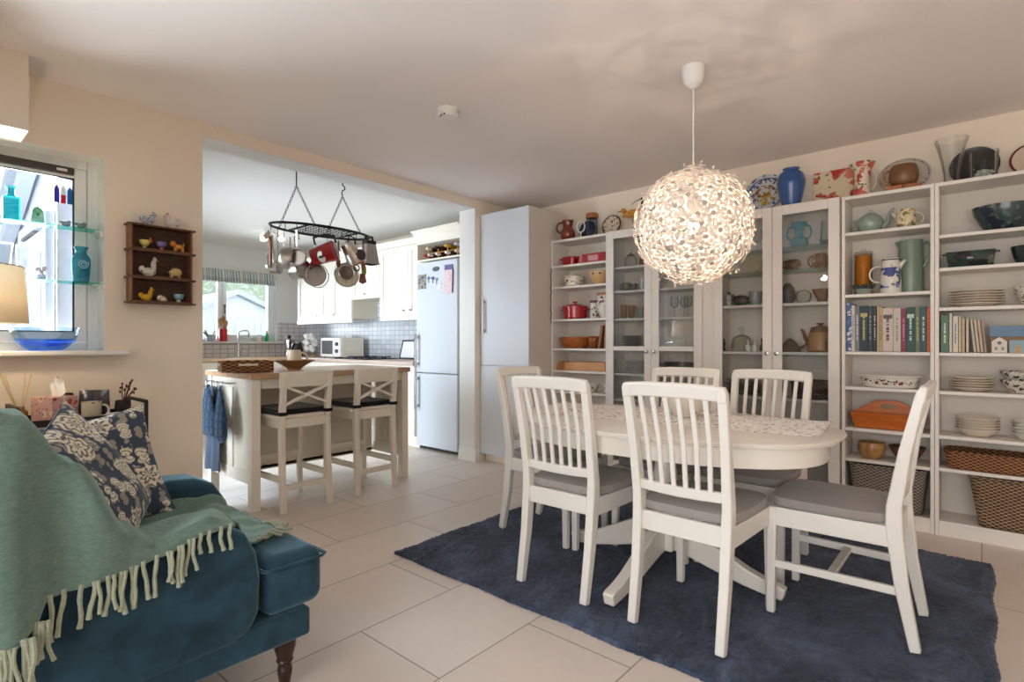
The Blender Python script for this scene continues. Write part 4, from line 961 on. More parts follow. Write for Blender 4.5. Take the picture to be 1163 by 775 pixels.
# ---- pendant lamp
pc = Vector((-1.06, 2.56, 1.67))
pl = T('pendant_lamp', 'white globe pendant lamp of flower discs hanging over the dining table', 'lamp', (pc.x, pc.y, pc.z))
O('ceiling_rose', MB().lathe(curve((.052, ZC-pc.z), (.052, ZC-pc.z-.03), (.042, ZC-pc.z-.075), (.018, ZC-pc.z-.10), (.006, ZC-pc.z-.105), (0, ZC-pc.z-.106), n=30), n=28), M_WHITE, pl)
O('cable', MB().cyl((0, 0, .06), (0, 0, ZC-pc.z-.10), .0035, n=8), M_WHITE, pl)
O('lamp_holder', MB().cyl((0, 0, .05), (0, 0, .13), .022), M_WHITE, pl)
blb = O('bulb', MB().ball((0, 0, 0), .024, 20), emit((255, 231, 204), 310), pl)
M_PETAL = translucent((226, 216, 207), .10, .35)
R = .255; wire = MB()
for k in range(8):
    a = PI*k/8
    wire.tube([(R*math.cos(t)*math.cos(a), R*math.cos(t)*math.sin(a), R*math.sin(t)) for t in [2*PI*i/40 for i in range(40)]], .0022, 5, True)
for z in (-.2, -.12, 0, .12, .2):
    rr = math.sqrt(R*R-z*z); wire.tube([(rr*math.cos(t), rr*math.sin(t), z) for t in [2*PI*i/40 for i in range(40)]], .0022, 5, True)
wire.tube([(0, 0, .06), (0, 0, R)], .004)
O('wire_frame', wire, paint((226, 222, 216), .4), pl)
random.seed(5); fl = MB(); N = 205
def disc(c, nrm, r, n=7, dome=.25, mi=0):
    q = nrm.to_track_quat('Z', 'Y').to_matrix()
    vs = [c+q @ Vector((r*math.cos(2*PI*i/n), r*math.sin(2*PI*i/n), 0)) for i in range(n)]+[c+nrm*r*dome]
    fl.add(vs, [(i, (i+1) % n, n) for i in range(n)], mi)
for i in range(N):
    z = 1-2*(i+.5)/N; th = i*2.399963; rr = math.sqrt(1-z*z)
    d = Vector((rr*math.cos(th), rr*math.sin(th), z)); d = (d+Vector([random.gauss(0, .035) for _ in range(3)])).normalized()
    q = d.to_track_quat('Z', 'Y').to_matrix(); lift = R+random.uniform(-.004, .024); k = random.choice((8, 9)); rad = random.uniform(.029, .035); a0 = random.uniform(0, 6)
    disc(d*(lift+.004), d, .0115, 9, .25, 1)
    for j in range(k):
        a = a0+2*PI*j/k; tl = random.uniform(-.12, .16); L = rad*random.uniform(.9, 1.15)
        o = q @ Vector((L*math.cos(a), L*math.sin(a), 0)); nn = (d+o.normalized()*tl).normalized()
        disc(d*(lift+tl*.01+random.uniform(0, .006))+o, nn, .0102*random.uniform(.85, 1.15), 7)
        fl.add([d*lift+o*.3+Vector((0, 0, .0012)), d*lift+o*.3-Vector((0, 0, .0012)), d*(lift+tl*.01)+o*.8-Vector((0, 0, .0012)), d*(lift+tl*.01)+o*.8+Vector((0, 0, .0012))], [(0, 1, 2, 3)])
for i in range(110):
    d = Vector([random.gauss(0, 1) for _ in range(3)]).normalized(); L = R+random.uniform(.022, .045)
    fl.bar(d*R, d*L, .002, .002, (0, .3, 1)); fl.ball(d*L, .0065, 6)
O('flower_shade', fl, [M_PETAL, paint((186, 176, 166), .5)], pl, flat=True)
# smoke detector
V('smoke_detector', 'round white smoke detector on the ceiling', 'smoke detector', (-2.31, 2.115, ZC), [('base', MB().lathe([(0, 0), (.062, 0), (.062, -.012), (0, -.012)], n=32), M_WHITE), ('cover', MB().lathe([(.06, -.013), (.06, -.034), (.05, -.045), (.02, -.05), (0, -.05)], n=32), paint((232, 228, 224), .4)), ('vent', MB().box(-.01, .02, -.052, -.047, -.047, -.030).box(.03, .04, -.045, -.038, -.046, -.038), paint((90, 88, 88), .5))], rz=-.3)

# ================================================================== bookcases
M_SHELF = paint((234, 228, 221), .42, .012, 3)
M_BACK = paint((222, 213, 201), .5, .012, 3)
FY, BY = 3.98, 4.245
def bookcase(label, x0, x1, shelves, doors=None, mid=None):
    t = T('bookcase', label, 'bookcase', (0, 0, 0), 0, 'white bookcases along the back wall')
    O('side_panel', MB().box(x0, x0+.019, FY, BY, 0, 2.03), M_SHELF, t, .0015)
    O('side_panel', MB().box(x1-.019, x1, FY, BY, 0, 2.03), M_SHELF, t, .0015)
    O('top_panel', MB().box(x0+.019, x1-.019, FY+.001, BY, 2.008, 2.029), M_SHELF, t, .0015)
    O('back_panel', MB().box(x0+.019, x1-.019, BY-.006, BY, .08, 2.008), M_BACK, t)
    O('plinth', MB().box(x0+.019, x1-.019, FY+.008, FY+.022, 0, .065), M_SHELF, t)
    for z in shelves:
        glass = isinstance(z, tuple); zz = z[0] if glass else z
        a, b = (z[1], z[2]) if glass else (x0+.019, x1-.019)
        O('shelf', MB().box(a+.001, b-.001, FY+.004 if not doors else FY+.012, BY-.007, zz-.008 if glass else zz-.019, zz), thin_glass((236, 246, 241), 1.2, 0, .5) if glass else M_SHELF, t, .001)
    if doors:
        for a, b, side in doors:
            d = MB(); y0, y1 = FY-.021, FY-.001; w = .061
            d.box(a, a+w, y0, y1, .07, 2.03); d.box(b-w, b, y0, y1, .07, 2.03); d.box(a+w, b-w, y0, y1, 1.965, 2.03); d.box(a+w, b-w, y0, y1, .07, .14)
            if mid: d.box(a+w, b-w, y0, y1, mid-.026, mid+.01)
            o = O('door', d, M_SHELF, t, .0025)
            O('pane', MB().box(a+w-.004, b-w+.004, FY-.012, FY-.009, .136, 1.969), M_PANE, o)
            kx = b-.03 if side > 0 else a+.03
            O('knob', MB().lathe([(0, 0), (.006, 0), (.006, .012), (.013, .018), (.013, .025), (0, .028)], (kx, y0, 1.035), 14, 0, Matrix.Rotation(PI/2, 4, 'X')), M_CHROME, o)
    return t
bookcase('narrow open white bookcase at the far left holding the red casserole', -2.974, -2.385, (1.80, 1.609, 1.317, 1.056, .86, .674, .44, .085))
bookcase('white bookcase with two barred glass doors left of the pendant lamp', -2.383, -1.575, (1.733, 1.536, 1.307, 1.06, .856, .645, .40, .085), [(-2.381, -1.980, 1), (-1.977, -1.577, -1)], 1.068)
bookcase('white bookcase with two tall glass doors holding the tan teapot', -1.490, -.692, ((1.755, -1.47, -.712), (1.602, -1.47, -.712), 1.374, 1.045, .732, .40, .085), [(-1.488, -1.092, 1), (-1.089, -.694, -1)])
bookcase('open white bookcase holding the blue and green cookery books and teapot', -.684, -.218, (1.80, 1.41, 1.052, .831, .574, .383, .085))
bookcase('open white bookcase at the right edge holding plates and wicker baskets', -.2165, .585, (1.728, 1.537, 1.31, 1.051, .83, .575, .388, .085))
fp = T('filler_panel', 'plain white filler panel between the two glass-door bookcases', 'panel', (0, 0, 0))
O('board', MB().box(-1.574, -1.491, FY+.004, FY+.024, 0, 2.03), M_SHELF, fp, .001); O('return', MB().box(-1.54, -1.525, FY+.024, BY, 0, 2.03), M_SHELF, fp)
# tall plain cupboard in the corner
tc = T('tall_cupboard', 'tall plain white cupboard in the corner beside the pillar', 'cupboard', (0, 0, 0))
O('carcass', MB().box(-3.563, -2.982, 3.689, YB-.004, .07, 2.30), paint((222, 214, 204), .45, .012, 3), tc, .002)
for z0, z1 in ((.075, .895), (.90, 2.298)):
    d = O('door', MB().box(-3.563, -2.982, 3.667, 3.687, z0, z1), paint((212, 217, 224), .35, .01, 2), tc, .002)
    if z0 > .5: O('handle', MB().box(-3.515, -3.50, 3.638, 3.651, 1.19, 1.51).box(-3.512, -3.503, 3.65, 3.669, 1.21, 1.225).box(-3.512, -3.503, 3.65, 3.669, 1.475, 1.49), metal((170, 162, 152), .35), d, .002)
O('plinth', MB().box(-3.553, -2.985, 3.73, 3.745, 0, .07), M_WALL, tc)
cbm = MB(); random.seed(2)
cbm.tube([(0, 0, 1.75-.02*i) if False else (.004*math.sin(i*1.9), .006*math.sin(i*1.3), -.02*i) for i in range(26)], .003, 6)
tag(O('cable', cbm, M_BLACK, loc=(-2.965, 3.966, 1.78)), 'thin dark cable dangling beside the far left bookcase', 'cable')
# ================================================================== things on the bookcases
EPS = .0018; ZT = 2.03+EPS
def plate_prof(r, h=.02, t=.004): return [(0, 0), (r*.55, 0), (r*.62, .004), (r, h), (r, h+t*.6), (r*.62, .004+t), (0, t)]
def cream(c=(226, 216, 198), rough=.25): return paint(c, rough, .03, 12, coat=.3)
# -- along the top
brown = paint((120, 46, 24), .18, .12, 9, coat=.6)
V('jug', 'glossy red-brown jug at the left end on top of bookcases', 'jug', (-2.85, 4.065, ZT), [('body', vessel(curve((.045, 0), (.062, .03), (.064, .07), (.045, .115), (.046, .15), (.054, .178)), .004), brown), ('handle', handle(.05, .07, .16, .05, .009, PI+.6), brown)])
V('plate', 'round navy blue plate leaning behind the cork-lidded jar', 'plate', (-2.715, 4.195, ZT), [('plate', MB().lathe(plate_prof(.088), (0, 0, .0885), 36, 0, Matrix.Rotation(PI/2-.2, 4, 'X')), paint((40, 50, 78), .3, .1, 8))])
V('ring', 'white ring handle standing before the navy plate', 'ring', (-2.70, 4.05, ZT), [('ring', MB().tube([(.042*math.cos(2*PI*i/28), 0, .10+.048*math.sin(2*PI*i/28)) for i in range(28)]+[], .006, 8, True).cyl((0, 0, 0), (0, 0, .056), .006), cream((226, 226, 230)))])
V('storage_jar', 'glass storage jar with cork lid on top of left bookcase', 'jar', (-2.595, 4.07, ZT), [('glass', vessel([(.046, 0), (.05, .01), (.05, .16)], .003, 32), thin_glass((228, 234, 242), 1.25, 0, .6)), ('lid', solid_lathe([(.05, .162), (.055, .166), (.055, .195), (.05, .205)], 30), paint((168, 104, 66), .8, .15, 60))])
V('plate', 'speckled cream plate with brown rim on the left bookcase top', 'plate', (-2.45, 4.17, ZT), [('plate', MB().lathe(plate_prof(.082), (0, 0, .092), 40, 0, Matrix.Rotation(PI/2-.2, 4, 'X')), blobs((214, 198, 174), (60, 50, 46), (120, 96, 76), 34, .27)), ('rim', MB().tube([tuple(Vector((0, 0, .092))+Matrix.Rotation(PI/2-.2, 4, 'X') @ Vector((.087*math.cos(2*PI*i/40), .087*math.sin(2*PI*i/40), .02))) for i in range(40)], .006, 8, True), paint((66, 40, 28), .35))])
def bird(name, label, loc, body, beak_len, c, curved=False, rz=0, sc=1):
    t = T(name, label, 'bird figure', loc, rz)
    O('body', MB().lathe([(0, -.105), (.022, -.09), (.038, -.05), (.042, 0), (.03, .05), (.014, .09), (0, .11)], (0, 0, .16), 16, 0, Matrix.Rotation(PI/2-.12, 4, 'Y') @ Matrix.Diagonal((.8, .9, 1, 1))) if not curved else MB().lathe([(0, -.09), (.02, -.06), (.03, 0), (.014, .06), (0, .08)], (0, 0, .19), 14, 0, Matrix.Rotation(PI/2-.1, 4, 'Y')), body, t)
    if curved:
        O('neck', MB().tube([(-.05, 0, .2), (-.07, 0, .24), (-.06, 0, .275), (-.075, 0, .285)], [.012, .009, .009, .011]), c, t); O('beak', MB().tube([(-.08, 0, .283), (-.13, 0, .27), (-.17, 0, .245)], [.004, .003, .0015]), c, t)
    else:
        O('head', MB().ball((-.088, 0, .193), .023, 14), body, t); O('beak', MB().tube([(-.105, 0, .195), (-.145, 0, .192)], [.006, .002]), c, t)
    O('stick', MB().cyl((.0, 0, .008), (.0, 0, .15 if not curved else .18), .003, n=8), M_DARKMETAL, t)
    O('stand', solid_lathe([(.035, 0), (.035, .006), (.03, .009)], 20), wood((110, 76, 50), (140, 100, 70)), t)
    return t
bird('bird_figure', 'ochre wading bird carving on a stick, top of left bookcase', (-2.225, 4.12, ZT), blobs((206, 140, 40), (200, 190, 170), (90, 60, 40), 16, .42, dist=.2), .03, M_BLACK)
bird('bird_figure', 'dark long-billed bird carving half hidden by the pendant lamp', (-2.10, 4.17, ZT), paint((52, 48, 46), .5, .15, 20), .1, M_BLACK, True)
V('plate', 'large blue and white plate with yellow bird motif', 'plate', (-1.20, 4.2, ZT), [('plate', MB().lathe(plate_prof(.15, .022), (0, 0, .146), 48, 0, Matrix.Rotation(PI/2-.22, 4, 'X')), blobs((206, 208, 208), (58, 74, 120), (160, 168, 190), 26, .40, c3=(90, 110, 150), scale2=40, dist=.4)),
   ('motif', MB().lathe([(0, .0), (.08, .0), (.078, .002), (0, .002)], (0.0, -.004, .142), 40, 0, Matrix.Rotation(PI/2-.22, 4, 'X') @ Matrix.Translation((0, 0, .0065))), blobs((196, 200, 196), (176, 136, 40), (96, 104, 60), 18, .46, c3=(120, 80, 40), dist=.5)),
   ('rim_band', MB().tube([tuple(Vector((0, 0, .146))+Matrix.Rotation(PI/2-.22, 4, 'X') @ Vector((.122*math.cos(2*PI*i/48), .122*math.sin(2*PI*i/48), .0195))) for i in range(48)], .0035, 6, True), paint((50, 62, 104), .3))])
V('vase', 'plain blue stoneware vase on top of the bookcases', 'vase', (-.998, 4.065, ZT), [('body', vessel(curve((.05, 0), (.06, .03), (.084, .13), (.088, .175), (.075, .225), (.05, .245), (.054, .262), n=36), .005, 36), paint((44, 88, 150), .3, .08, 10, coat=.4))])
cv = T('canvas', 'square cream canvas painted with red poppies', 'painting', (-.775, 4.215, ZT), 0); cv.rotation_euler = (-.08, 0, 0)
O('painting', MB().box(-.12, .12, -.012, .008, .0, .245), blobs((222, 206, 172), (176, 52, 40), (96, 96, 60), 8.5, .47, c3=(214, 130, 110), rough=.7, dist=.35, scale2=17, r2=.26), cv, .002)
V('jug', 'flared cream jug printed with red poppies beside the canvas', 'jug', (-.59, 4.10, ZT), [('body', vessel(curve((.045, 0), (.048, .03), (.042, .10), (.05, .17), (.072, .22), n=30), .004, 32), blobs((226, 214, 188), (184, 62, 50), (90, 96, 62), 15, .50, c3=(206, 110, 92), dist=.3)), ('handle', handle(.044, .05, .17, .03, .006, 0.2), cream())])
V('plate', 'oval grey plate with dotted rim behind a brown jug', 'plate', (-.381, 4.21, ZT), [('plate', MB().lathe(plate_prof(.13, .02), (0, 0, .118), 48, 0, Matrix.Rotation(PI/2-.2, 4, 'X') @ Matrix.Diagonal((1.05, .88, 1, 1))), paint((200, 190, 176), .3, .05, 8)),
   ('dotted_rim', MB().tube([tuple(Vector((0, -.002, .118))+Matrix.Rotation(PI/2-.2, 4, 'X') @ Vector((.126*math.cos(2*PI*i/60), .105*math.sin(2*PI*i/60), .021))) for i in range(60)], .004, 6, True), blobs((200, 190, 176), (50, 48, 50), None, 90, .4, dist=.02))])
V('jug', 'round brown glazed jug standing on a wooden block', 'jug', (-.371, 4.065, ZT+.0265), [('body', vessel(curve((.05, 0), (.068, .02), (.076, .06), (.07, .105), (.062, .125)), .005), paint((124, 88, 52), .35, .15, 14)), ('handle', handle(.066, .02, .10, .035, .009, PI+.3), paint((150, 112, 72), .35))])
V('wooden_block', 'wooden block under the brown jug on top of bookcases', 'block', (-.371, 4.065, ZT), [('block_left', MB().box(-.085, -.002, -.06, .06, 0, .0255), wood((150, 84, 44), (186, 116, 66))), ('block_right', MB().box(.002, .085, -.06, .06, 0, .0255), wood((132, 70, 36), (166, 98, 54)))])
V('vase', 'tall flared clear glass vase on top of right bookcase', 'vase', (-.146, 4.09, ZT), [('glass', vessel(curve((.04, 0), (.036, .02), (.04, .08), (.06, .18), (.082, .262), n=30), .004, 36), M_CLEAR)])
V('charger', 'black round dish leaning on the wall behind glass jars', 'dish', (-.045, 4.2, ZT), [('dish', MB().lathe(plate_prof(.115, .02), (0, 0, .108), 44, 0, Matrix.Rotation(PI/2-.17, 4, 'X')), paint((30, 26, 28), .2, .1, 10, coat=.4))])
V('jar', 'clear glass jar with white pebbles on top of right bookcase', 'jar', (-.004, 4.08, ZT), [('glass', vessel([(.058, 0), (.062, .01), (.068, .155)], .003, 32), M_CLEAR)])
random.seed(9)
pm = MB()
for i in range(46):
    a = random.uniform(0, 6.28); r = random.uniform(0, .042); pm.ball((r*math.cos(a), r*math.sin(a), .012+random.uniform(0, .035)), (random.uniform(.008, .013), random.uniform(.008, .013), .007), 8)
pb = O('pebbles', pm, paint((196, 202, 190), .5, .12, 30), loc=(-.004, 4.08, ZT+.003)); tag(pb, 'white pebbles filling the bottom of the clear glass jar', 'pebbles', kind='stuff')
V('plate', 'plate with a dark red rim at the right end', 'plate', (.20, 4.19, ZT), [('plate', MB().lathe(plate_prof(.085), (0, 0, .092), 36, 0, Matrix.Rotation(PI/2-.2, 4, 'X')), paint((206, 190, 170), .3)), ('rim', MB().tube([tuple(Vector((0, 0, .092))+Matrix.Rotation(PI/2-.2, 4, 'X') @ Vector((.089*math.cos(2*PI*i/40), .089*math.sin(2*PI*i/40), .02))) for i in range(40)], .006, 8, True), paint((104, 22, 24), .3))])

# -- far left bookcase
red = paint((164, 14, 22), .2, .05, 8, coat=.6)
z = 1.80+EPS
V('dish', 'red oval oven dish on the top shelf of left bookcase', 'dish', (-2.848, 4.1, z), [('dish', vessel([(.062, 0), (.072, .01), (.078, .075), (.08, .08)], .005, sx=1.05, sy=.8), red), ('handle', MB().box(-.1, -.08, -.03, .03, .06, .07).box(.08, .098, -.03, .03, .06, .07), red, dict(bevel=.003))])
V('ramekin', 'small red ramekin between the two red oven dishes', 'ramekin', (-2.71, 4.08, z), [('pot', vessel([(.026, 0), (.031, .006), (.032, .068), (.034, .074)], .004), red)])
V('dish', 'red rectangular oven dish on the top shelf of left bookcase', 'dish', (-2.548, 4.1, z), [('dish', MB().box(-.11, .11, -.08, .08, 0, .006).box(-.116, .116, -.09, -.08, .0, .078).box(-.116, .116, .08, .09, 0, .078).box(-.12, -.11, -.08, .08, 0, .078).box(.11, .12, -.08, .08, 0, .078), red, dict(bevel=.004)), ('front_label', MB().box(-.05, .05, -.0915, -.09, .015, .06), paint((206, 150, 150), .3))])
z = 1.609+EPS
dk = blobs((226, 216, 198), (48, 42, 40), None, 34, .3, rough=.25, dist=.35)
V('lidded_pot', 'white lidded pot with black pattern in left bookcase', 'pot', (-2.806, 4.1, z), [('body', vessel([(.075, 0), (.083, .008), (.088, .085)], .005), dk), ('lid', solid_lathe([(.092, .086), (.094, .094), (.06, .102), (.012, .108), (.014, .122), (.006, .128)], 28), cream()), ('handle', MB().box(-.108, -.086, -.02, .02, .062, .07).box(.086, .108, -.02, .02, .062, .07), cream(), dict(bevel=.003))])
hb = T('bowl', 'tan bowl with dark hearts round the rim, left bookcase', 'bowl', (-2.53, 4.1, z))
O('bowl', vessel(curve((.05, 0), (.06, .01), (.095, .07), (.105, .115)), .005), paint((206, 170, 124), .3, .06, 12), hb)
hm = MB()
for k in range(10):
    a = 2*PI*k/10+.2; hm.ball((.1005*math.cos(a), .1005*math.sin(a), .092), (.0035, .011, .010), 8, 0, Matrix.Rotation(a, 4, 'Z'))
O('heart_motif', hm, paint((60, 36, 28), .3), hb)
z = 1.317+EPS
cs = T('casserole', 'round red cast iron casserole with lid in left bookcase', 'casserole', (-2.795, 4.1, z))
cr_ = paint((176, 12, 30), .22, .04, 8, coat=.5)
O('pot', vessel([(.085, 0), (.105, .012), (.11, .10)], .006, 36), cr_, cs); O('lid', solid_lathe([(.116, .101), (.117, .112), (.09, .126), (.03, .136), (.014, .138)], 36), cr_, cs)
O('knob', solid_lathe([(.012, .138), (.012, .146), (.024, .152), (.024, .158), (.01, .162)], 18), cr_, cs); O('handle', MB().box(-.137, -.11, -.035, .035, .083, .093).box(.11, .137, -.035, .035, .083, .093), cr_, cs, .004)
V('canister', 'white canister with dark red print and wooden lid', 'canister', (-2.485, 4.1, z), [('body', vessel([(.065, 0), (.068, .006), (.068, .195)], .004), blobs((224, 216, 204), (110, 26, 40), (60, 60, 56), 15, .34, c3=(70, 60, 56), dist=.5)), ('lid', solid_lathe([(.069, .196), (.070, .2), (.070, .214), (.066, .218)], 28), wood((150, 90, 50), (184, 124, 76)))])
V('jar', 'smaller patterned jar behind the dark red print canister', 'jar', (-2.605, 4.13, z), [('body', vessel([(.04, 0), (.043, .006), (.043, .14)], .004), blobs((214, 206, 198), (80, 60, 66), None, 40, .36)), ('lid', solid_lathe([(.044, .141), (.045, .16)], 24), paint((104, 30, 34), .4))])
z = 1.056+EPS
V('wooden_bowl', 'long oval wooden bowl in the left bookcase', 'bowl', (-2.795, 4.09, z), [('bowl', vessel(curve((.10, 0), (.125, .02), (.145, .10)), .008, 40, sx=1, sy=.72), wood((120, 60, 22), (190, 112, 50), 7, 0, .25))])
V('wooden_bowl', 'small round polished wooden bowl beside the long oval bowl', 'bowl', (-2.592, 4.1, z), [('bowl', vessel(curve((.03, 0), (.045, .02), (.055, .07), (.05, .105)), .005), wood((110, 50, 18), (170, 96, 40), 9, 1, .2))])
V('chopping_board', 'dark wooden board leaning at the right of left bookcase', 'board', (-2.493, 4.09, z), [('board', MB().box(-.012, .012, -.08, .08, 0, .2), wood((120, 78, 50), (156, 110, 76), 8, 2, .5), dict(bevel=.003))], rot=(0, .16, 0))
V('chopping_board', 'paler wooden board upright against the bookcase side', 'board', (-2.425, 4.09, z), [('board', MB().box(-.010, .010, -.09, .07, 0, .215), wood((150, 104, 70), (180, 134, 98), 8, 2, .5), dict(bevel=.003))], rot=(0, .05, 0))
z = .86+EPS
bbd = MB().prism([(-.055, 0), (.055, 0), (.05, .03), (.03, .065), (0, .078), (-.03, .065), (-.05, .03)], -.07, .07, 'y')
V('wooden_box', 'small rounded wooden box at the left of the tray shelf', 'box', (-2.899, 4.1, z), [('box', bbd, wood((150, 92, 44), (196, 140, 84), 8, 1), dict(bevel=.004))])
V('wooden_tray', 'long shallow wooden tray in the left bookcase', 'tray', (-2.632, 4.1, z), [('base', MB().box(-.2, .2, -.09, .09, 0, .008), wood((176, 120, 70), (206, 152, 100))), ('sides', MB().box(-.21, .21, -.1, -.088, 0, .075).box(-.21, .21, .088, .1, 0, .075).box(-.21, -.198, -.088, .088, 0, .07).box(.198, .21, -.088, .088, 0, .07), wood((184, 126, 76), (214, 160, 108), 8, 0), dict(bevel=.002))])
z = .674+EPS
V('bowl', 'white bowl with brown pattern low in the left bookcase', 'bowl', (-2.605, 4.08, z), [('bowl', vessel(curve((.035, 0), (.04, .008), (.062, .045), (.068, .072)), .004), blobs((218, 210, 196), (130, 100, 80), None, 42, .36))])
V('bowl', 'small white cup bowl at the right of the low left shelf', 'bowl', (-2.455, 4.1, z), [('bowl', vessel(curve((.025, 0), (.032, .008), (.044, .05), (.046, .076)), .004), blobs((224, 218, 206), (120, 90, 80), None, 50, .3))])

# -- barred glass cupboard
def glass_tumbler(r, h): return [('glass', vessel([(r*.8, 0), (r, h)], .002, 20), M_CLEAR)]
z = 1.733+EPS
V('pot', 'small brown pot behind the left barred glass door', 'pot', (-2.13, 4.16, z), [('body', vessel(curve((.04, 0), (.055, .03), (.05, .07), (.04, .085)), .004), paint((130, 74, 54), .4, .1))])
V('teapot', 'clear glass teapot with dark lid behind the barred glass door', 'teapot', (-2.245, 4.12, z), [('body', vessel(curve((.035, 0), (.052, .03), (.05, .075), (.035, .1)), .003), M_CLEAR), ('lid', solid_lathe([(.036, .101), (.03, .112), (.008, .116), (.01, .128)], 20), paint((70, 60, 56), .4)), ('handle', handle(.045, .02, .09, .035, .005, PI), M_CLEAR)])
z = 1.536+EPS
for x, r, h, c, lb in ((-2.29, .036, .075, (120, 110, 90), 'olive tea cup'), (-2.215, .03, .06, (60, 74, 62), 'dark green cup')):
    V('cup', lb+' behind the left barred glass door', 'cup', (x, 4.12, z), [('body', vessel(curve((r*.6, 0), (r*.9, h*.4), (r, h)), .003), paint(c, .3)), ('handle', handle(r*.9, h*.25, h*.85, .02, .004, PI+.3), paint(c, .3))])
V('mug', 'white mug behind the left barred glass door', 'mug', (-2.155, 4.17, z), [('body', vessel([(.034, 0), (.036, .11)], .003), cream((224, 222, 218))), ('handle', handle(.035, .03, .09, .025, .005, .4), cream((224, 222, 218)))])
V('vase', 'pale blue glass vase behind the left barred glass door', 'vase', (-2.09, 4.11, z), [('body', vessel(curve((.03, 0), (.036, .05), (.03, .11), (.036, .17)), .003), tinted_glass((150, 190, 216), (206, 226, 236), .3))])
z = 1.307+EPS
for i, (x, y) in enumerate(((-2.30, 4.10), (-2.265, 4.17), (-2.225, 4.10), (-2.16, 4.12), (-2.105, 4.16))):
    am = i < 2
    V('glass', ('amber cut glass tumbler' if am else 'clear cut glass tumbler')+' behind the left barred door, '+('leftmost', 'second from left', 'third from left', 'fourth from left', 'rightmost')[i]+' of five', 'glass', (x, y, z), [('glass', vessel([(.022, 0), (.024, .02), (.03, .115 if am else .1)], .002, 16), tinted_glass((196, 120, 50), (226, 170, 90), .35) if am else M_CLEAR)], 'cut glass tumblers in the barred cupboard')
def wine(r, h):
    return [('bowl', vessel(curve((.006, h*.45), (r*.8, h*.55), (r, h*.75), (r*.8, h)), .0015, 20), M_CLEAR), ('stem', solid_lathe([(r*.9, 0), (r*.9, .003), (.005, .01), (.004, h*.44)], 20), M_CLEAR)]
for i, (x, y) in enumerate(((-1.86, 4.12), (-1.80, 4.17), (-1.74, 4.10), (-1.68, 4.16))):
    V('wine_glass', 'clear stemmed glass behind the right barred door, '+('leftmost', 'second from left', 'third from left', 'rightmost')[i], 'glass', (x, y, z), wine(.033, .165), 'stemmed glasses in the barred cupboard')
def stack(name, cat, label, x, y, z, n, r, h, dz, mat, group, prof=None):
    base = None; words = ['bottom', 'second from bottom', 'third from bottom', 'fourth from bottom', 'fifth from bottom', 'sixth from bottom', 'seventh from bottom', 'eighth from bottom']
    for k in range(n):
        w = 'topmost' if k == n-1 else words[k]
        if base is None:
            base = V(name, f'{label}, {w} of the stack', cat, (x, y, z), [('plate', MB().lathe(plate_prof(r, h), n=36), mat) if prof is None else ('bowl', prof, mat)], group)
        else: dup(base, (x, y, z+k*dz), k*.7, f'{label}, {w} of the stack')
grey = paint((106, 108, 108), .35, .06, 10)
stack('plate', 'plate', 'dark grey plate at eye level behind left barred door', -2.235, 4.12, 1.06+EPS, 6, .085, .014, .0175, grey, 'dark grey plates in the barred cupboard')
stack('plate', 'plate', 'white dinner plate behind left barred door', -2.19, 4.12, .856+EPS, 6, .105, .016, .0165, cream((226, 226, 224)), 'white plates in the barred cupboard')
stack('plate', 'plate', 'grey side plate behind right barred door, left pile', -1.885, 4.12, .856+EPS, 6, .075, .012, .0165, grey, 'grey side plates in the barred cupboard')
stack('plate', 'plate', 'grey side plate behind right barred door, right pile', -1.715, 4.12, .856+EPS, 6, .075, .012, .0165, grey, 'grey side plates in the barred cupboard')
stack('bowl', 'bowl', 'small grey-blue bowl low behind left barred door', -2.235, 4.12, .645+EPS, 5, .07, .02, .018, paint((176, 186, 194), .3, .05), 'grey-blue bowls in the barred cupboard', vessel(curve((.035, 0), (.04, .006), (.064, .028), (.07, .036)), .003))
# -- tall glass cupboard
z = 1.755+EPS; tq = tinted_glass((40, 150, 170), (90, 196, 200), .7)
V('vase', 'turquoise glass vase with two handles behind the glass door', 'vase', (-.961, 4.12, z), [('body', vessel(curve((.04, 0), (.056, .025), (.052, .055), (.026, .085), (.03, .13), (.052, .175), n=36), .004, 32), tq), ('handle', handle(.04, .06, .15, .035, .006, 0), tq), ('handle', handle(.04, .06, .15, .035, .006, PI), tq)])
V('jug', 'clear glass jug beside the turquoise vase', 'jug', (-.79, 4.12, z), [('body', vessel([(.045, 0), (.046, .01), (.036, .15), (.04, .165)], .003), M_CLEAR), ('handle', handle(.04, .04, .14, .035, .005, PI-.2), M_CLEAR), ('base', solid_lathe([(.042, .004), (.042, .03)], 24), tinted_glass((150, 170, 190), (170, 186, 200), .3))])
V('goblet', 'cut glass goblet half hidden right of pendant lamp', 'goblet', (-1.235, 4.12, z), wine(.04, .16))
z = 1.602+EPS; cop = paint((112, 64, 40), .2, .2, 16, coat=.5)
V('jug', 'brown lustre jug on the lower glass shelf, left', 'jug', (-1.0, 4.12, z), [('body', vessel(curve((.03, 0), (.05, .03), (.048, .055), (.034, .075)), .004), cop), ('handle', handle(.04, .02, .07, .025, .005, PI), cop)])
V('jug', 'brown and white lustre jug on the lower glass shelf, right', 'jug', (-.83, 4.12, z), [('body', vessel(curve((.03, 0), (.052, .035), (.05, .07), (.038, .1)), .004), blobs((126, 76, 56), (214, 200, 190), None, 24, .3)), ('handle', handle(.044, .02, .09, .03, .005, PI), cop)])
V('dish', 'pale shell-shaped dish behind the left tall glass door', 'dish', (-1.27, 4.13, z), [('dish', MB().lathe([(0, 0), (.045, 0), (.062, .012), (.064, .016), (0, .01)], (0, 0, .07), 32, 0, Matrix.Rotation(PI/2-.25, 4, 'X')), paint((206, 190, 160), .3, .08, 20)), ('foot', MB().box(-.03, .03, -.02, .03, 0, .012), cream())])
z = 1.374+EPS
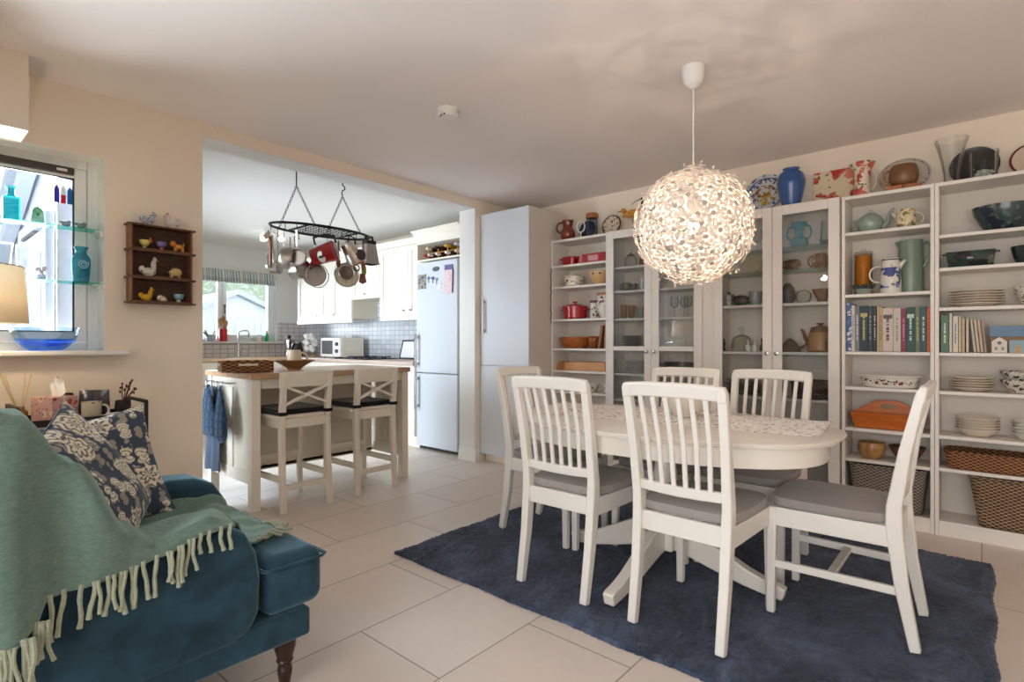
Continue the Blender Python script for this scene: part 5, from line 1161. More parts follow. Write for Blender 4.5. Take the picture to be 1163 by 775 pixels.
V('jar', 'small white and black banded jar behind the glass door', 'jar', (-1.43, 4.1, z), [('body', solid_lathe(curve((.02, 0), (.022, .03), (.02, .07), (.014, .085)), 18), blobs((196, 194, 190), (60, 60, 66), None, 60, .35)), ('lid', solid_lathe([(.016, .086), (.014, .098), (.006, .108)], 16), paint((64, 62, 66), .3))])
V('jug', 'black pottery jug lying on its side behind the glass door', 'jug', (-1.355, 4.15, z), [('body', MB().lathe([(0, -.055), (.03, -.05), (.042, -.01), (.034, .03), (.02, .055), (.024, .065), (0, .062)], (0, 0, .0425), 20, 0, Matrix.Rotation(PI/2, 4, 'Y')), paint((44, 40, 42), .3, .1)), ('handle', MB().tube([(-.04, 0, .07), (-.06, 0, .085), (-.075, 0, .06), (-.052, 0, .04)], .007), paint((90, 56, 44), .4))])
V('mug', 'grey-blue mug with dark handle behind the glass door', 'mug', (-1.235, 4.08, z), [('body', vessel(curve((.028, 0), (.04, .04), (.044, .095)), .004), paint((150, 158, 166), .3, .08)), ('handle', handle(.04, .03, .085, .028, .006, .2), paint((70, 56, 50), .4))])
V('pot', 'dark grey round pot behind the right tall glass door', 'pot', (-1.035, 4.13, z), [('body', solid_lathe(curve((.03, 0), (.046, .05), (.04, .11), (.015, .145)), 24), paint((84, 84, 82), .4, .1))])
V('dish', 'low clear glass dish beside the dark grey pot', 'dish', (-.93, 4.1, z), [('dish', vessel(curve((.035, 0), (.05, .03), (.054, .06)), .003), M_CLEAR), ('lid', solid_lathe(curve((.054, .062), (.03, .085), (.006, .09)), 24), M_CLEAR)])
V('bowl', 'brown leaf-edged bowl behind the right tall glass door', 'bowl', (-.82, 4.12, z), [('bowl', vessel(curve((.028, 0), (.03, .02), (.05, .06), (.062, .09)), .004), paint((104, 66, 44), .25, .2, 20, coat=.4))])
z = 1.045+EPS
V('figurine', 'small dark figurine left of the glass cake dome', 'figurine', (-1.447, 4.05, z), [('body', solid_lathe(curve((.016, 0), (.008, .03), (.013, .055), (.009, .07)), 14), M_BLACK), ('head', MB().ball((0, 0, .08), .010, 12), M_BLACK)])
cd = T('cake_dome', 'clear glass cake dome with knob behind the glass door', 'cake dome', (-1.35, 4.14, z))
O('dome', vessel(curve((.074, .012), (.072, .05), (.055, .1), (.012, .122)), .002, 36), thin_glass((250, 250, 248), 1.3, 0, .5), cd); O('knob', MB().lathe(curve((.01, .122), (.008, .135), (.018, .16), (.012, .178), (0, .182)), n=20), M_CLEAR, cd); O('plate', solid_lathe([(.082, 0), (.084, .01)], 36), M_CLEAR, cd)
for x, w in ((-1.276, 'left'), (-1.23, 'right')):
    V('pepper_pot', f'small white pot with pointed stopper, {w} of the pair', 'pot', (x, 4.05, z), [('body', solid_lathe(curve((.016, 0), (.021, .015), (.018, .04), (.008, .052)), 18), cream((230, 228, 224))), ('stopper', solid_lathe([(.006, .052), (.007, .06), (.003, .085)], 12), cream((230, 228, 224)))])
V('figurine', 'dark pottery figure at the door edge by white pots', 'figurine', (-1.183, 4.08, z), [('body', solid_lathe(curve((.02, 0), (.022, .03), (.012, .06), (.016, .08), (.006, .098)), 16), paint((70, 60, 60), .4, .15))])
V('oil_lamp', 'flat dark brown teapot-shaped lamp left of the tan teapot', 'pot', (-1.0, 4.045, z), [('body', solid_lathe(curve((.06, 0), (.07, .012), (.05, .045), (.025, .075), (.008, .09)), 28), paint((92, 70, 56), .5, .12, 14)), ('spout', MB().tube([(.05, 0, .02), (.085, 0, .035), (.105, 0, .055)], [.014, .010, .007]), paint((92, 70, 56), .5)), ('handle', MB().tube([(-.06, 0, .02), (-.08, 0, .022), (-.095, 0, .03)], [.012, .01, .008]), paint((92, 70, 56), .5))])
tt = T('teapot', 'large tan teapot with brown lid behind the glass door', 'teapot', (-.838, 4.15, z)); tan = paint((176, 130, 78), .35, .06, 10); brn = paint((112, 66, 36), .3, .08, 10)
O('body', vessel(curve((.065, 0), (.078, .01), (.075, .07), (.062, .13), n=24), .005, 32), tan, tt); O('lid', solid_lathe([(.064, .13), (.056, .165), (.03, .172), (.012, .174), (.012, .182), (.024, .186), (.022, .194)], 30), brn, tt)
O('spout', MB().tube([(-.06, 0, .04), (-.09, 0, .09), (-.105, 0, .14), (-.12, 0, .152)], [.016, .012, .010, .008]), brn, tt); O('handle', handle(.06, .03, .12, .05, .008, 0), brn, tt)
V('glass', 'small clear glass in front of the tan teapot', 'glass', (-.765, 4.03, z), [('glass', vessel([(.018, 0), (.022, .075)], .002, 18), M_CLEAR)])
z = .732+EPS
stack('plate', 'plate', 'olive green plate low behind the left tall glass door', -1.33, 4.12, z, 6, .118, .016, .0165, paint((120, 122, 92), .35, .1, 10), 'olive green plates in the glass cupboard')
V('basket', 'dark brown round basket low behind the right glass door', 'basket', (-.88, 4.11, z), [('basket', vessel(curve((.10, 0), (.12, .02), (.125, .09), (.13, .12)), .006, 32, sy=.95), weave((74, 54, 46), (104, 78, 66), (40, 28, 24), 40, 70))])
# -- right open bookcase with books
z = 1.80+EPS; cel = paint((150, 168, 156), .15, .04, 8, coat=.6)
tp_ = T('teapot', 'pale green round teapot on the top shelf of book bookcase', 'teapot', (-.55, 4.13, z))
O('body', vessel(curve((.035, 0), (.06, .02), (.073, .06), (.06, .1), (.036, .122), n=30), .004, 32), cel, tp_); O('lid', solid_lathe([(.036, .122), (.02, .132), (.006, .134), (.008, .148), (.003, .152)], 24), cel, tp_)
O('spout', MB().tube([(.06, 0, .035), (.09, 0, .06), (.105, 0, .12), (.125, 0, .145)], [.018, .013, .009, .008]), cel, tp_); O('handle', handle(.06, .03, .10, .04, .006, PI), cel, tp_)
V('jug', 'cream jug with green leaf pattern right of pale green teapot', 'jug', (-.36, 4.06, z), [('body', vessel(curve((.04, 0), (.052, .02), (.05, .07), (.048, .11)), .004), blobs((222, 208, 172), (120, 120, 70), (160, 140, 90), 26, .4, dist=.5)), ('handle', handle(.046, .02, .09, .04, .005, .2), cream()), ('spout', MB().tube([(-.04, 0, .07), (-.07, 0, .1)], [.012, .007]), cream())])
z = 1.41+EPS
V('storage_jar', 'tall amber pasta jar with glass lid in book bookcase', 'jar', (-.59, 4.15, z), [('glass', vessel([(.048, 0), (.05, .01), (.05, .265)], .003, 28), thin_glass((244, 236, 220), 1.2, 0, .5)), ('contents', solid_lathe([(.044, .004), (.044, .25)], 24), wood((196, 120, 34), (232, 170, 74), 30, 2, .5)), ('lid', solid_lathe([(.05, .266), (.052, .27), (.05, .28), (.012, .284), (.014, .3)], 24), M_CLEAR)])
V('dish', 'small sage dish with dark dripped rim before amber jar', 'dish', (-.572, 4.025, z), [('dish', vessel(curve((.035, 0), (.045, .02), (.064, .055)), .004), paint((146, 156, 146), .3)), ('glaze_rim', MB().lathe(curve((.0505, .03), (.059, .042), (.0652, .056)), n=28), blobs((60, 62, 58), (110, 120, 112), None, 60, .3))])
cj = T('coffee_jug', 'white enamel coffee jug with blue hydrangea print', 'jug', (-.435, 4.06, z))
O('body', vessel(curve((.055, 0), (.056, .01), (.052, .12), (.045, .2)), .003, 32), blobs((226, 222, 214), (62, 78, 140), (60, 84, 56), 12, .49, c3=(116, 128, 178), zlo=.03, zhi=.155, dist=.5, scale2=14, r2=.24), cj)
O('lid', solid_lathe([(.047, .201), (.046, .212), (.02, .224), (.008, .226), (.008, .232), (.014, .238), (.006, .246)], 28), cream((222, 220, 214)), cj); O('lid_band', MB().lathe([(.0475, .2), (.0482, .206)], n=28), M_BLACK, cj)
O('spout', MB().tube([(.035, 0, .15), (.06, 0, .185), (.075, 0, .198)], [.018, .011, .007]), cream((226, 222, 214)), cj); O('handle', handle(.05, .07, .17, .06, .006, PI), cream((226, 222, 214)), cj)
V('jug', 'tall sage green enamel jug in book bookcase', 'jug', (-.345, 4.165, z), [('body', vessel([(.068, 0), (.069, .01), (.062, .32), (.066, .326)], .003, 36), paint((136, 154, 134), .3, .04, 6)), ('handle', MB().tube([(.062, -.01, .3), (.085, -.02, .31), (.098, -.02, .28), (.085, -.015, .2), (.066, -.01, .16)], .007), paint((136, 154, 134), .3)), ('spout', MB().tube([(-.06, 0, .3), (-.075, 0, .325)], [.012, .007]), paint((136, 154, 134), .3))])
# books
def book(label, x0, x1, z, h, c, d=.19, lean=0, mark=None, band=None, group='cookery books on the shelves', pat=None):
    w = x1-x0-.0012; t = T('book', label, 'book', ((x0+x1)/2, 4.02, z), 0, group); t.rotation_euler = (0, lean, 0)
    cover = MB().box(-w/2, -w/2+.002, 0, d, 0, h).box(w/2-.002, w/2, 0, d, 0, h).box(-w/2, w/2, -.002, .001, 0, h)
    O('cover', cover, pat or paint(c, .45, .05, 12), t, .0012)
    O('pages', MB().box(-w/2+.0022, w/2-.0022, .002, d-.004, .003, h-.004), paint((226, 216, 196), .8, .04, 60), t)
    if mark:
        m = MB(); random.seed(int(x0*1e4)); zz = h*.25
        if band: m.box(-w*.42, w*.42, -.0028, -.002, h*band-.012, h*band+.012)
        while zz < h*.78:
            L = random.uniform(.006, .02); m.box(-w*.13, w*.13, -.0026, -.002, zz, min(zz+L, h*.8)); zz += L+random.choice((.003, .003, .01))
        O('spine_lettering', m, paint(mark, .4), t)
    return t
bx = [-.662, -.636, -.618, -.592, -.547, -.524, -.501, -.492, -.473, -.419, -.38, -.354, -.312, -.288, -.256, -.238]
tops = [1.358, 1.343, 1.337, 1.337, 1.333, 1.333, 1.337, 1.33, 1.319, 1.316, 1.312, 1.319, 1.319, 1.319, 1.312]
bc = [((60, 90, 150), None, 'blue and white patterned book at the left end'), ((216, 206, 190), (120, 110, 100), 'narrow cream book second from the left'), ((120, 124, 138), (220, 220, 224), 'grey lilac book with pale letters'), ((34, 52, 60), (196, 176, 110), 'thick dark teal book with a gold spine plate'), ((50, 60, 66), (150, 160, 160), 'slate book right of the thick teal book'), ((26, 34, 38), (190, 190, 186), 'black book with small white letters'),
      ((206, 184, 150), None, 'very thin tan booklet'), ((190, 166, 130), (110, 84, 60), 'narrow tan book beside the wide cream book'), ((214, 196, 184), (70, 60, 62), 'widest cream pink book with a dark emblem'), ((206, 198, 184), (150, 146, 136), 'pale cream book with faint grey letters'), ((134, 36, 70), (206, 140, 160), 'magenta book with pale letters'), ((22, 74, 62), (190, 210, 200), 'wide bottle green book with white ornaments'), ((104, 116, 88), (190, 180, 120), 'olive green book with gold letters'), ((40, 78, 78), (206, 214, 206), 'dark teal book with a white disc on spine'), ((206, 92, 26), None, 'narrow bright orange book at the right end')]
for i, (c, mk, lb) in enumerate(bc):
    book(lb+' of the left book row', bx[i], bx[i+1], 1.052+EPS, tops[i]-1.053, c, mark=mk, band=.8 if i in (3, 8, 11) else None, pat=blobs((50, 84, 150), (206, 212, 222), None, 40, .36) if i == 0 else None)
# shelf below books
V('dish', 'white oval pie dish with red leaf print, book bookcase', 'dish', (-.445, 4.09, .831+EPS), [('dish', vessel([(.13, 0), (.138, .006), (.152, .062), (.178, .068), (.178, .073)], .004, 44, sy=.6), cream((232, 226, 216))), ('leaf_print', MB().lathe([(.1415, .018), (.1508, .052)], n=44, sy=.602), blobs((232, 226, 216), (110, 44, 50), (70, 74, 60), 32, .42, dist=.5))])
tg = T('trug', 'orange pine trug with a cut-out handle, book bookcase', 'trug', (-.452, 4.10, .574+EPS)); pine = wood((176, 84, 24), (212, 122, 52), 6, 0, .35)
def trap(y0, y1, a0, a1, z0, z1): 
    return MB().add([(-a0, y0, z0), (a0, y0, z0), (a1, y1, z1), (-a1, y1, z1), (-a0, y0+.01, z0), (a0, y0+.01, z0), (a1, y1+.01, z1), (-a1, y1+.01, z1)], [(0, 1, 2, 3), (7, 6, 5, 4), (0, 4, 5, 1), (1, 5, 6, 2), (2, 6, 7, 3), (3, 7, 4, 0)])
O('side', trap(-.07, -.098, .165, .188, 0, .095), pine, tg, .002); O('side', trap(.06, .088, .165, .188, 0, .095), pine, tg, .002)
O('end', MB().add([(-.165, -.07, 0), (-.165, .07, 0), (-.19, .09, .095), (-.19, -.09, .095), (-.155, -.07, 0), (-.155, .07, 0), (-.18, .09, .095), (-.18, -.09, .095)], [(0, 1, 2, 3), (7, 6, 5, 4), (0, 4, 5, 1), (1, 5, 6, 2), (2, 6, 7, 3), (3, 7, 4, 0)]), pine, tg); O('end', MB().add([(.165, -.07, 0), (.165, .07, 0), (.19, .09, .095), (.19, -.09, .095), (.155, -.07, 0), (.155, .07, 0), (.18, .09, .095), (.18, -.09, .095)], [(0, 1, 2, 3), (7, 6, 5, 4), (0, 4, 5, 1), (1, 5, 6, 2), (2, 6, 7, 3), (3, 7, 4, 0)]), pine, tg)
O('base', MB().box(-.16, .16, -.068, .068, 0, .008), pine, tg)
hp = MB(); hp.prism([(-.178, .008), (.178, .008), (.18, .095), (.08, .16), (.05, .172), (-.05, .172), (-.08, .16), (-.18, .095)], -.006, .006, 'y')
hdl = O('divider_handle', hp, pine, tg, .003)
O('hand_hole', MB().lathe([(0, -.0065), (.042, -.0065), (.042, .0065), (0, .0065)], (0, 0, .135), 28, 0, Matrix.Rotation(PI/2, 4, 'X') @ Matrix.Diagonal((1, .4, 1, 1))), paint((150, 126, 96), .6), tg)
V('wooden_bowl', 'two-tone turned wooden bowl on the shelf above grey basket', 'bowl', (-.535, 4.07, .383+EPS), [('bowl', vessel(curve((.04, 0), (.06, .02), (.075, .06), (.072, .10)), .006, 32), wood((110, 60, 30), (206, 160, 100), 5, 2, .3, 3))])
V('bowl', 'terracotta bowl with dark speckled inside, book bookcase', 'bowl', (-.355, 4.08, .383+EPS), [('bowl', vessel(curve((.035, 0), (.06, .03), (.092, .085), (.094, .092)), .005, 32), paint((116, 74, 62), .4, .1, 12)), ('inside_glaze', MB().lathe(curve((.02, .012), (.054, .034), (.085, .084)), n=32), blobs((60, 56, 44), (120, 120, 80), None, 60, .3))])
def basket(label, loc, w0, w1, d0, d1, h, mat, rim, group=None, liner=None):
    t = T('basket', label, 'basket', loc, 0, group)
    def fn(i, j):
        a = 2*PI*i; c, s_ = math.cos(a), math.sin(a); ex = 7; k = j
        return ((w0+(w1-w0)*k)/2*math.copysign(abs(c)**(2/ex), c), (d0+(d1-d0)*k)/2*math.copysign(abs(s_)**(2/ex), s_), h*k)
    m = MB(); m.grid(fn, 64, 12, closeu=True); m.add([fn(i/64, 0) for i in range(64)], [tuple(range(64))])
    O('body', m, mat, t, solid=.008, ang=60)
    O('rim', MB().tube([fn(i/64, 1) for i in range(64)], .009, 8, True), rim, t)
    if liner: O('liner', MB().add([tuple(Vector(fn(i/32, .9))*.97+Vector((0, 0, .01))) for i in range(32)], [tuple(range(32))]), liner, t, solid=.004)
    return t
gw = weave((150, 136, 122), (200, 186, 170), (84, 72, 62), 62, 105)
basket('grey-brown woven basket at the bottom of book bookcase', (-.45, 4.103, .091), .34, .39, .22, .245, .255, gw, gw, liner=paint((60, 92, 84), .8, .15))
# -- right edge bookcase
def teal(): return blobs((46, 66, 66), (26, 36, 56), (70, 96, 92), 11, .42, rough=.25, dist=.3, coat=.4)
V('bowl', 'large dark teal bowl on the top shelf, right bookcase', 'bowl', (.085, 4.105, 1.728+EPS), [('bowl', vessel(curve((.07, 0), (.085, .01), (.13, .09), (.142, .14)), .006, 40, sy=.9), teal())])
gg = paint((44, 62, 56), .2, .2, 9, coat=.5)
V('dish', 'dark green rectangular oven dish, second shelf of right bookcase', 'dish', (-.06, 4.09, 1.537+EPS), [('dish', MB().box(-.10, .10, -.065, .065, 0, .006).add([(-.095, -.065, 0), (.095, -.065, 0), (.107, -.078, .088), (-.107, -.078, .088), (-.095, .065, 0), (.095, .065, 0), (.107, .078, .088), (-.107, .078, .088)], [(0, 1, 2, 3), (5, 4, 7, 6), (1, 5, 6, 2), (4, 0, 3, 7)]), blobs((50, 70, 64), (30, 36, 40), (96, 112, 100), 9, .36, rough=.2, coat=.5), dict(solid=.005)), ('handle', MB().box(-.128, -.104, -.03, .03, .078, .086).box(.104, .128, -.03, .03, .078, .086), gg, dict(bevel=.003))])
V('bowl', 'dark green glazed bowl at right edge, second shelf', 'bowl', (.185, 4.08, 1.537+EPS), [('bowl', vessel(curve((.05, 0), (.064, .03), (.078, .095)), .005), gg)])
cr2 = cream((232, 221, 204))
stack('plate', 'plate', 'cream dinner plate above the cookery books, right bookcase', -.035, 4.105, 1.31+EPS, 6, .125, .018, .0145, cr2, 'cream plates in the right bookcase')
blk = blobs((222, 216, 204), (52, 52, 48), (140, 140, 126), 42, .36, rough=.25, dist=.4)
V('bowl', 'black and white patterned bowl at right edge above books', 'bowl', (.19, 4.1, 1.31+EPS), [('bowl', vessel(curve((.03, 0), (.034, .008), (.06, .06), (.074, .11)), .004), blk)])
b2 = [(-.192, -.154, .214, (84, 116, 92), (206, 220, 206), 0, 'thick sage green book at the left end'), (-.153, -.139, .224, (214, 206, 192), None, 0, 'thin white book second from left'), (-.137, -.113, .207, (220, 212, 200), (90, 110, 150), 0, 'white book with blue foot of spine'), (-.112, -.099, .204, (206, 190, 160), None, .0, 'narrow cream book fourth from left'), (-.098, -.083, .195, (190, 170, 140), None, 0, 'narrow tan book fifth from left'),
      (-.079, -.066, .19, (212, 196, 172), None, 0, 'slim cream book sixth from left'), (-.046, -.033, .188, (180, 180, 160), None, .09, 'slim sage cream leaning book'), (-.0305, -.0175, .183, (206, 186, 160), None, .09, 'slim beige leaning book'), (-.015, -.002, .184, (196, 172, 150), None, .09, 'slim pinkish leaning book'), (.0005, .0125, .184, (156, 136, 116), None, .09, 'slim brown book leaning at the right end')]
for x0, x1, h, c, mk, ln_, lb in b2: 
    book(lb+' of the right book row', x0-(h*ln_ if ln_ > .05 else 0)*0, x1, 1.051+EPS+(abs(x1-x0)/2*math.sin(ln_) if ln_ else 0), h, c, .17, -ln_, mk)
# blue-roofed ornament houses
hs = T('ornament_house', 'long blue-roofed wooden house ornament at the right edge', 'ornament', (.108, 4.07, 1.051+EPS))
O('house_body', MB().box(-.085, .10, -.035, .045, 0, .088), paint((176, 132, 96), .6, .06), hs, .002); O('roof', MB().prism([(-.055, .088), (.058, .088), (.04, .148), (-.037, .148)], -.088, .104, 'x'), paint((118, 148, 176), .6, .05), hs, .002)
O('window', MB().box(.03, .095, -.037, -.035, .01, .07), paint((120, 150, 164), .5), hs)
V('ornament_house', 'small white ornament house with a clock face before blue roof', 'ornament', (.062, 4.0, 1.051+EPS), [('house_body', MB().prism([(-.032, 0), (.032, 0), (.032, .062), (0, .088), (-.032, .062)], 0, .022, 'y'), paint((226, 220, 210), .6), dict(bevel=.002)), ('clock', MB().cyl((0, -.001, .054), (0, .0, .054), .009, n=18), paint((90, 96, 110), .5)), ('window', MB().box(-.02, -.008, -.001, 0, .015, .03).box(.008, .02, -.001, 0, .015, .03), paint((140, 150, 160), .5))])
V('ornament_house', 'small pale blue ornament house at the far right edge', 'ornament', (.135, 4.0, 1.051+EPS), [('house_body', MB().box(-.034, .034, 0, .022, 0, .07), paint((150, 178, 186), .6), dict(bevel=.002)), ('door', MB().box(-.01, .012, -.001, 0, 0, .04), paint((196, 160, 120), .6))])
stack('plate', 'plate', 'cream rimmed plate below the leaning books', -.055, 4.1, .83+EPS, 5, .104, .02, .0145, cr2, 'cream rimmed plates in the right bookcase')
bwl = vessel(curve((.034, 0), (.04, .01), (.07, .045), (.082, .072)), .004)
for k, w in enumerate(('lower', 'upper')):
    V('bowl', f'{w} of two stacked floral bowls beside the rimmed plates', 'bowl', (.145, 4.1, .83+EPS+.048*k), [('bowl', bwl, blk)], 'floral bowls in the right bookcase')
stack('bowl', 'bowl', 'cream bowl above the wicker tray', -.03, 4.1, .575+EPS, 5, .1, .02, .0155, cr2, 'cream bowls in the right bookcase', vessel(curve((.05, 0), (.06, .006), (.092, .034), (.1, .044)), .003, 32))
stack('bowl', 'bowl', 'white ribbed bowl at right edge over wicker tray', .185, 4.1, .575+EPS, 5, .07, .02, .017, cream((228, 224, 216)), 'white ribbed bowls in the right bookcase', vessel(curve((.035, 0), (.045, .006), (.066, .03), (.07, .038)), .003, 28))
wk = weave((168, 112, 68), (212, 154, 104), (84, 50, 26), 60, 110)
basket('flat brown wicker tray basket, right bookcase lower shelf', (.02, 4.103, .394), .36, .385, .21, .225, .088, wk, wk)
gb = weave((156, 124, 92), (208, 178, 144), (74, 52, 36), 62, 105)
basket('large brown woven basket on the bottom of the right bookcase', (.125, 4.095, .091), .29, .375, .215, .24, .265, gb, gb, liner=paint((206, 204, 198), .9))
# ================================================================== armchair, throw, cushions
def velvet():
    s = NT('velvet'); co = s.coord(); n = s.noise(co, 7, 4, .6, .5); n2 = s.noise(co, 220, 2)
    b = s.bsdf(s.mix(s.step(n, .3, .7), lin((28, 50, 63)), lin((50, 82, 99))), .85, 0, s.bump(n2, .15, .001), .9, spec=.2)
    b.inputs['Sheen Tint'].default_value = lin((150, 196, 216)); return s.m
VEL = velvet()
ac = T('armchair', 'dark teal blue velvet armchair with turned legs in the left foreground', 'armchair', (0, 0, 0))
AX0, AX1 = -2.42, -1.632
arm_poly = [(-.02, .215), (.66, .225), (.715, .245), (.745, .30), (.75, .40), (.738, .48), (.705, .545), (.65, .578), (.58, .586), (.45, .572), (.3, .56), (.1, .56), (-.02, .56)]
for x0, x1, k in ((AX1-.155, AX1, 1), (AX0-.06, AX0+.11, 1.235)):
    O('arm', MB().prism([(y_*k if y_ > 0 else y_, z_) for y_, z_ in arm_poly], x0, x1, 'x'), VEL, ac, .035, seg=5, ang=60)
O('back', MB().prism([(.50, .25), (.36, .60), (.25, .79), (.16, .92), (.11, .955), (.04, .955), (-.03, .90), (-.05, .6), (-.04, .25)], AX0+.03, AX1-.03, 'x'), VEL, ac, .035, seg=5, ang=60)
O('base', MB().box(AX0+.012, AX1-.006, -.03, .905, .172, .262), VEL, ac, .012, seg=3)
tpoly = [(AX1-.165, .40), (AX1-.165, .757), (AX1-.004, .757), (AX1-.004, .955), (AX0+.004, .955), (AX0+.004, .757), (AX0+.165, .757), (AX0+.165, .40)]
cu = O('seat_cushion', MB().prism(tpoly, .263, .446, 'z'), VEL, ac, .045, seg=5, ang=60)
O('piping', MB().tube([(AX1-.155, .752, .417), (AX1-.012, .752, .417), (AX1+.001, .765, .417), (AX1+.001, .94, .417), (AX1-.012, .957, .417), (AX0+.012, .957, .417), (AX0-.001, .94, .417), (AX0-.001, .765, .417)], .0055, 8), VEL, cu)
DKW = wood((36, 22, 16), (62, 40, 28), 8, 2, .3)
for x, y in ((AX1-.06, .845), (AX0+.07, .845), (AX1-.06, .03), (AX0+.07, .03)):
    O('leg', MB().lathe(curve((.036, .172), (.033, .14), (.024, .105), (.026, .095), (.020, .085), (.023, .06), (.016, .02), (.018, 0), n=28)+[(0, 0)], (x, y, 0), 20), DKW, ac)

def mohair(c1, c2):
    s = NT('mohair'); co = s.coord(); n = s.noise(s.mapping(co, (1, 1, 3)), 60, 5, .7); n2 = s.noise(co, 500, 2); n3 = s.noise(co, 9, 3)
    f = s.math('ADD', s.math('MULTIPLY', s.step(n, .3, .7), .5), s.math('ADD', s.math('MULTIPLY', n2, .25), s.math('MULTIPLY', n3, .25)))
    b = s.bsdf(s.mix(f, lin(c1), lin(c2)), .95, 0, s.bump(s.math('ADD', n2, n), .6, .004), .8, spec=.1); b.inputs['Sheen Tint'].default_value = lin((190, 214, 206)); return s.m
THR = mohair((82, 108, 101), (134, 158, 147))
def lerp_tab(tab, y):
    if y <= tab[0][0]: return tab[0][1]
    for (a, va), (b, vb) in zip(tab, tab[1:]):
        if y <= b:
            t = (y-a)/(b-a); t = t*t*(3-2*t); return va+(vb-va)*t
    return tab[-1][1]
BK = [(-.1, .965), (.10, .968), (.2, .935), (.3, .805), (.42, .615), (.52, .44), (.9, .30)]
ARM = [(-.1, .57), (.35, .570), (.47, .582), (.60, .597), (.66, .588), (.71, .55), (.745, .48), (.775, .43), (.9, .40)]
def smax(a, b, k=.03):
    h = max(k-abs(a-b), 0)/k; return max(a, b)+h*h*k*.25
def top_h(x, y):
    z = .456+.004*math.sin(y*40+x*22)+.003*math.sin(x*60-y*18)
    bz = BK[0][1]; bz = lerp_tab(BK, y+.09*min(1, max(0, (-1.78-x)/.10)))+.006
    z = smax(z, bz, .06)
    az = lerp_tab(ARM, y); fall = min(1, max(0, (x-(AX1-.20))/.05)); fall = fall*fall*(3-2*fall)
    z = smax(z, az*fall+.40*(1-fall), .05)
    az2 = lerp_tab(ARM, y/1.235); f2 = min(1, max(0, ((AX0+.17)-x)/.09)); f2 = f2*f2*(3-2*f2)
    return smax(z, az2*f2+.40*(1-f2), .05)
HEM = [(-.08, .40), (.10, .43), (.19, .45), (.222, .475), (.248, .521), (.30, .526), (.376, .535), (.48, .552), (.58, .578), (.66, .585)]
def throw_pt(u, s):
    ymax = .665 if s < .36 else (.665+.235*min(1, (s-.36)/.16))
    y = -.075+u*(ymax+.075)
    if s < .30:
        t = s/.30; zt = top_h(AX1-.012, y); hem = min(lerp_tab(HEM, y), zt-.006)
        z = hem+(zt-hem)*t; drop = (zt-hem)
        bul = .022+.020*drop/.4*math.sin(y*38+.8)+.012*math.sin(y*19+z*9)
        edge = math.sqrt(max(0, 1-((t-.0))**6))
        x = AX1-.012+(.016+bul*.9*min(1, drop/.12))*edge
        return (x, y, z)
    t = (s-.30)/.70; x = AX1-.012-t*.655
    z = top_h(x, y)+.004*math.sin(y*27+x*35)+.006
    if .5 < y < .93: z += .010*math.exp(-((y-.60-.25*t)/.03)**2)+.007*math.exp(-((y-.74-.12*t)/.025)**2)
    return (x, y, z)
th = T('throw', 'sage green mohair throw with cream fringe draped over the armchair', 'throw', (0, 0, 0))
tm = MB(); tm.grid(throw_pt, 120, 110)
O('cloth', tm, THR, th, solid=.007, ang=180)
random.seed(21); fg = MB()
def tassel(p, d, L, r=.0058, droop=(0, 0, -1)):
    p = Vector(p); d = Vector(d); pts = []; a = random.uniform(-.25, .25); b = random.uniform(-.3, .3)
    n = 7
    for i in range(n):
        t = i/(n-1); q = p+d*(L*t)+Vector((0, a*.55*L*t*t+.0022*math.sin(t*7+b*9), 0)) if abs(d.z) > .5 else p+d*(L*t)+Vector((a, b, 0))*L*t*t*.6+Vector((0, 0, .003*math.sin(t*6)))
        pts.append(q)
    fg.tube(pts, [r, r*.9, r, r*.85, r, r*.9, r*1.15], 6)
y = -.06
while y < .665:
    u = (y+.075)/.74; p = throw_pt(u, 0)
    L = random.uniform(.085, .115) if y < .56 else random.uniform(.05, .075)
    tassel((p[0]+.003, p[1], p[2]+.01), (random.uniform(-.02, .04), 0, -1), L)
    if .13 < y < .235:
        for dy in (.006, .012, .018): tassel((p[0]+.004+dy*.3, p[1]+dy, p[2]+.008), (random.uniform(-.03, .05), 0, -1), L*random.uniform(.9, 1.1), .005)
    if random.random() < .35: tassel((p[0]+.007, p[1]+.008, p[2]+.01), (random.uniform(-.02, .06), 0, -1), L*.9, .005)
    y += random.uniform(.023, .033)
O('fringe', fg, mohair((150, 160, 138), (196, 200, 178)), th); fg = MB()
for k in range(16):
    s_ = .46+k*.012; p = throw_pt(1, s_); 
    tassel((p[0], p[1]-.008, max(p[2], .452)+.006), (random.uniform(-.1, .55), .62, -.05), random.uniform(.06, .085), .005)
O('fringe', fg, mohair((150, 160, 138), (196, 200, 178)), th)

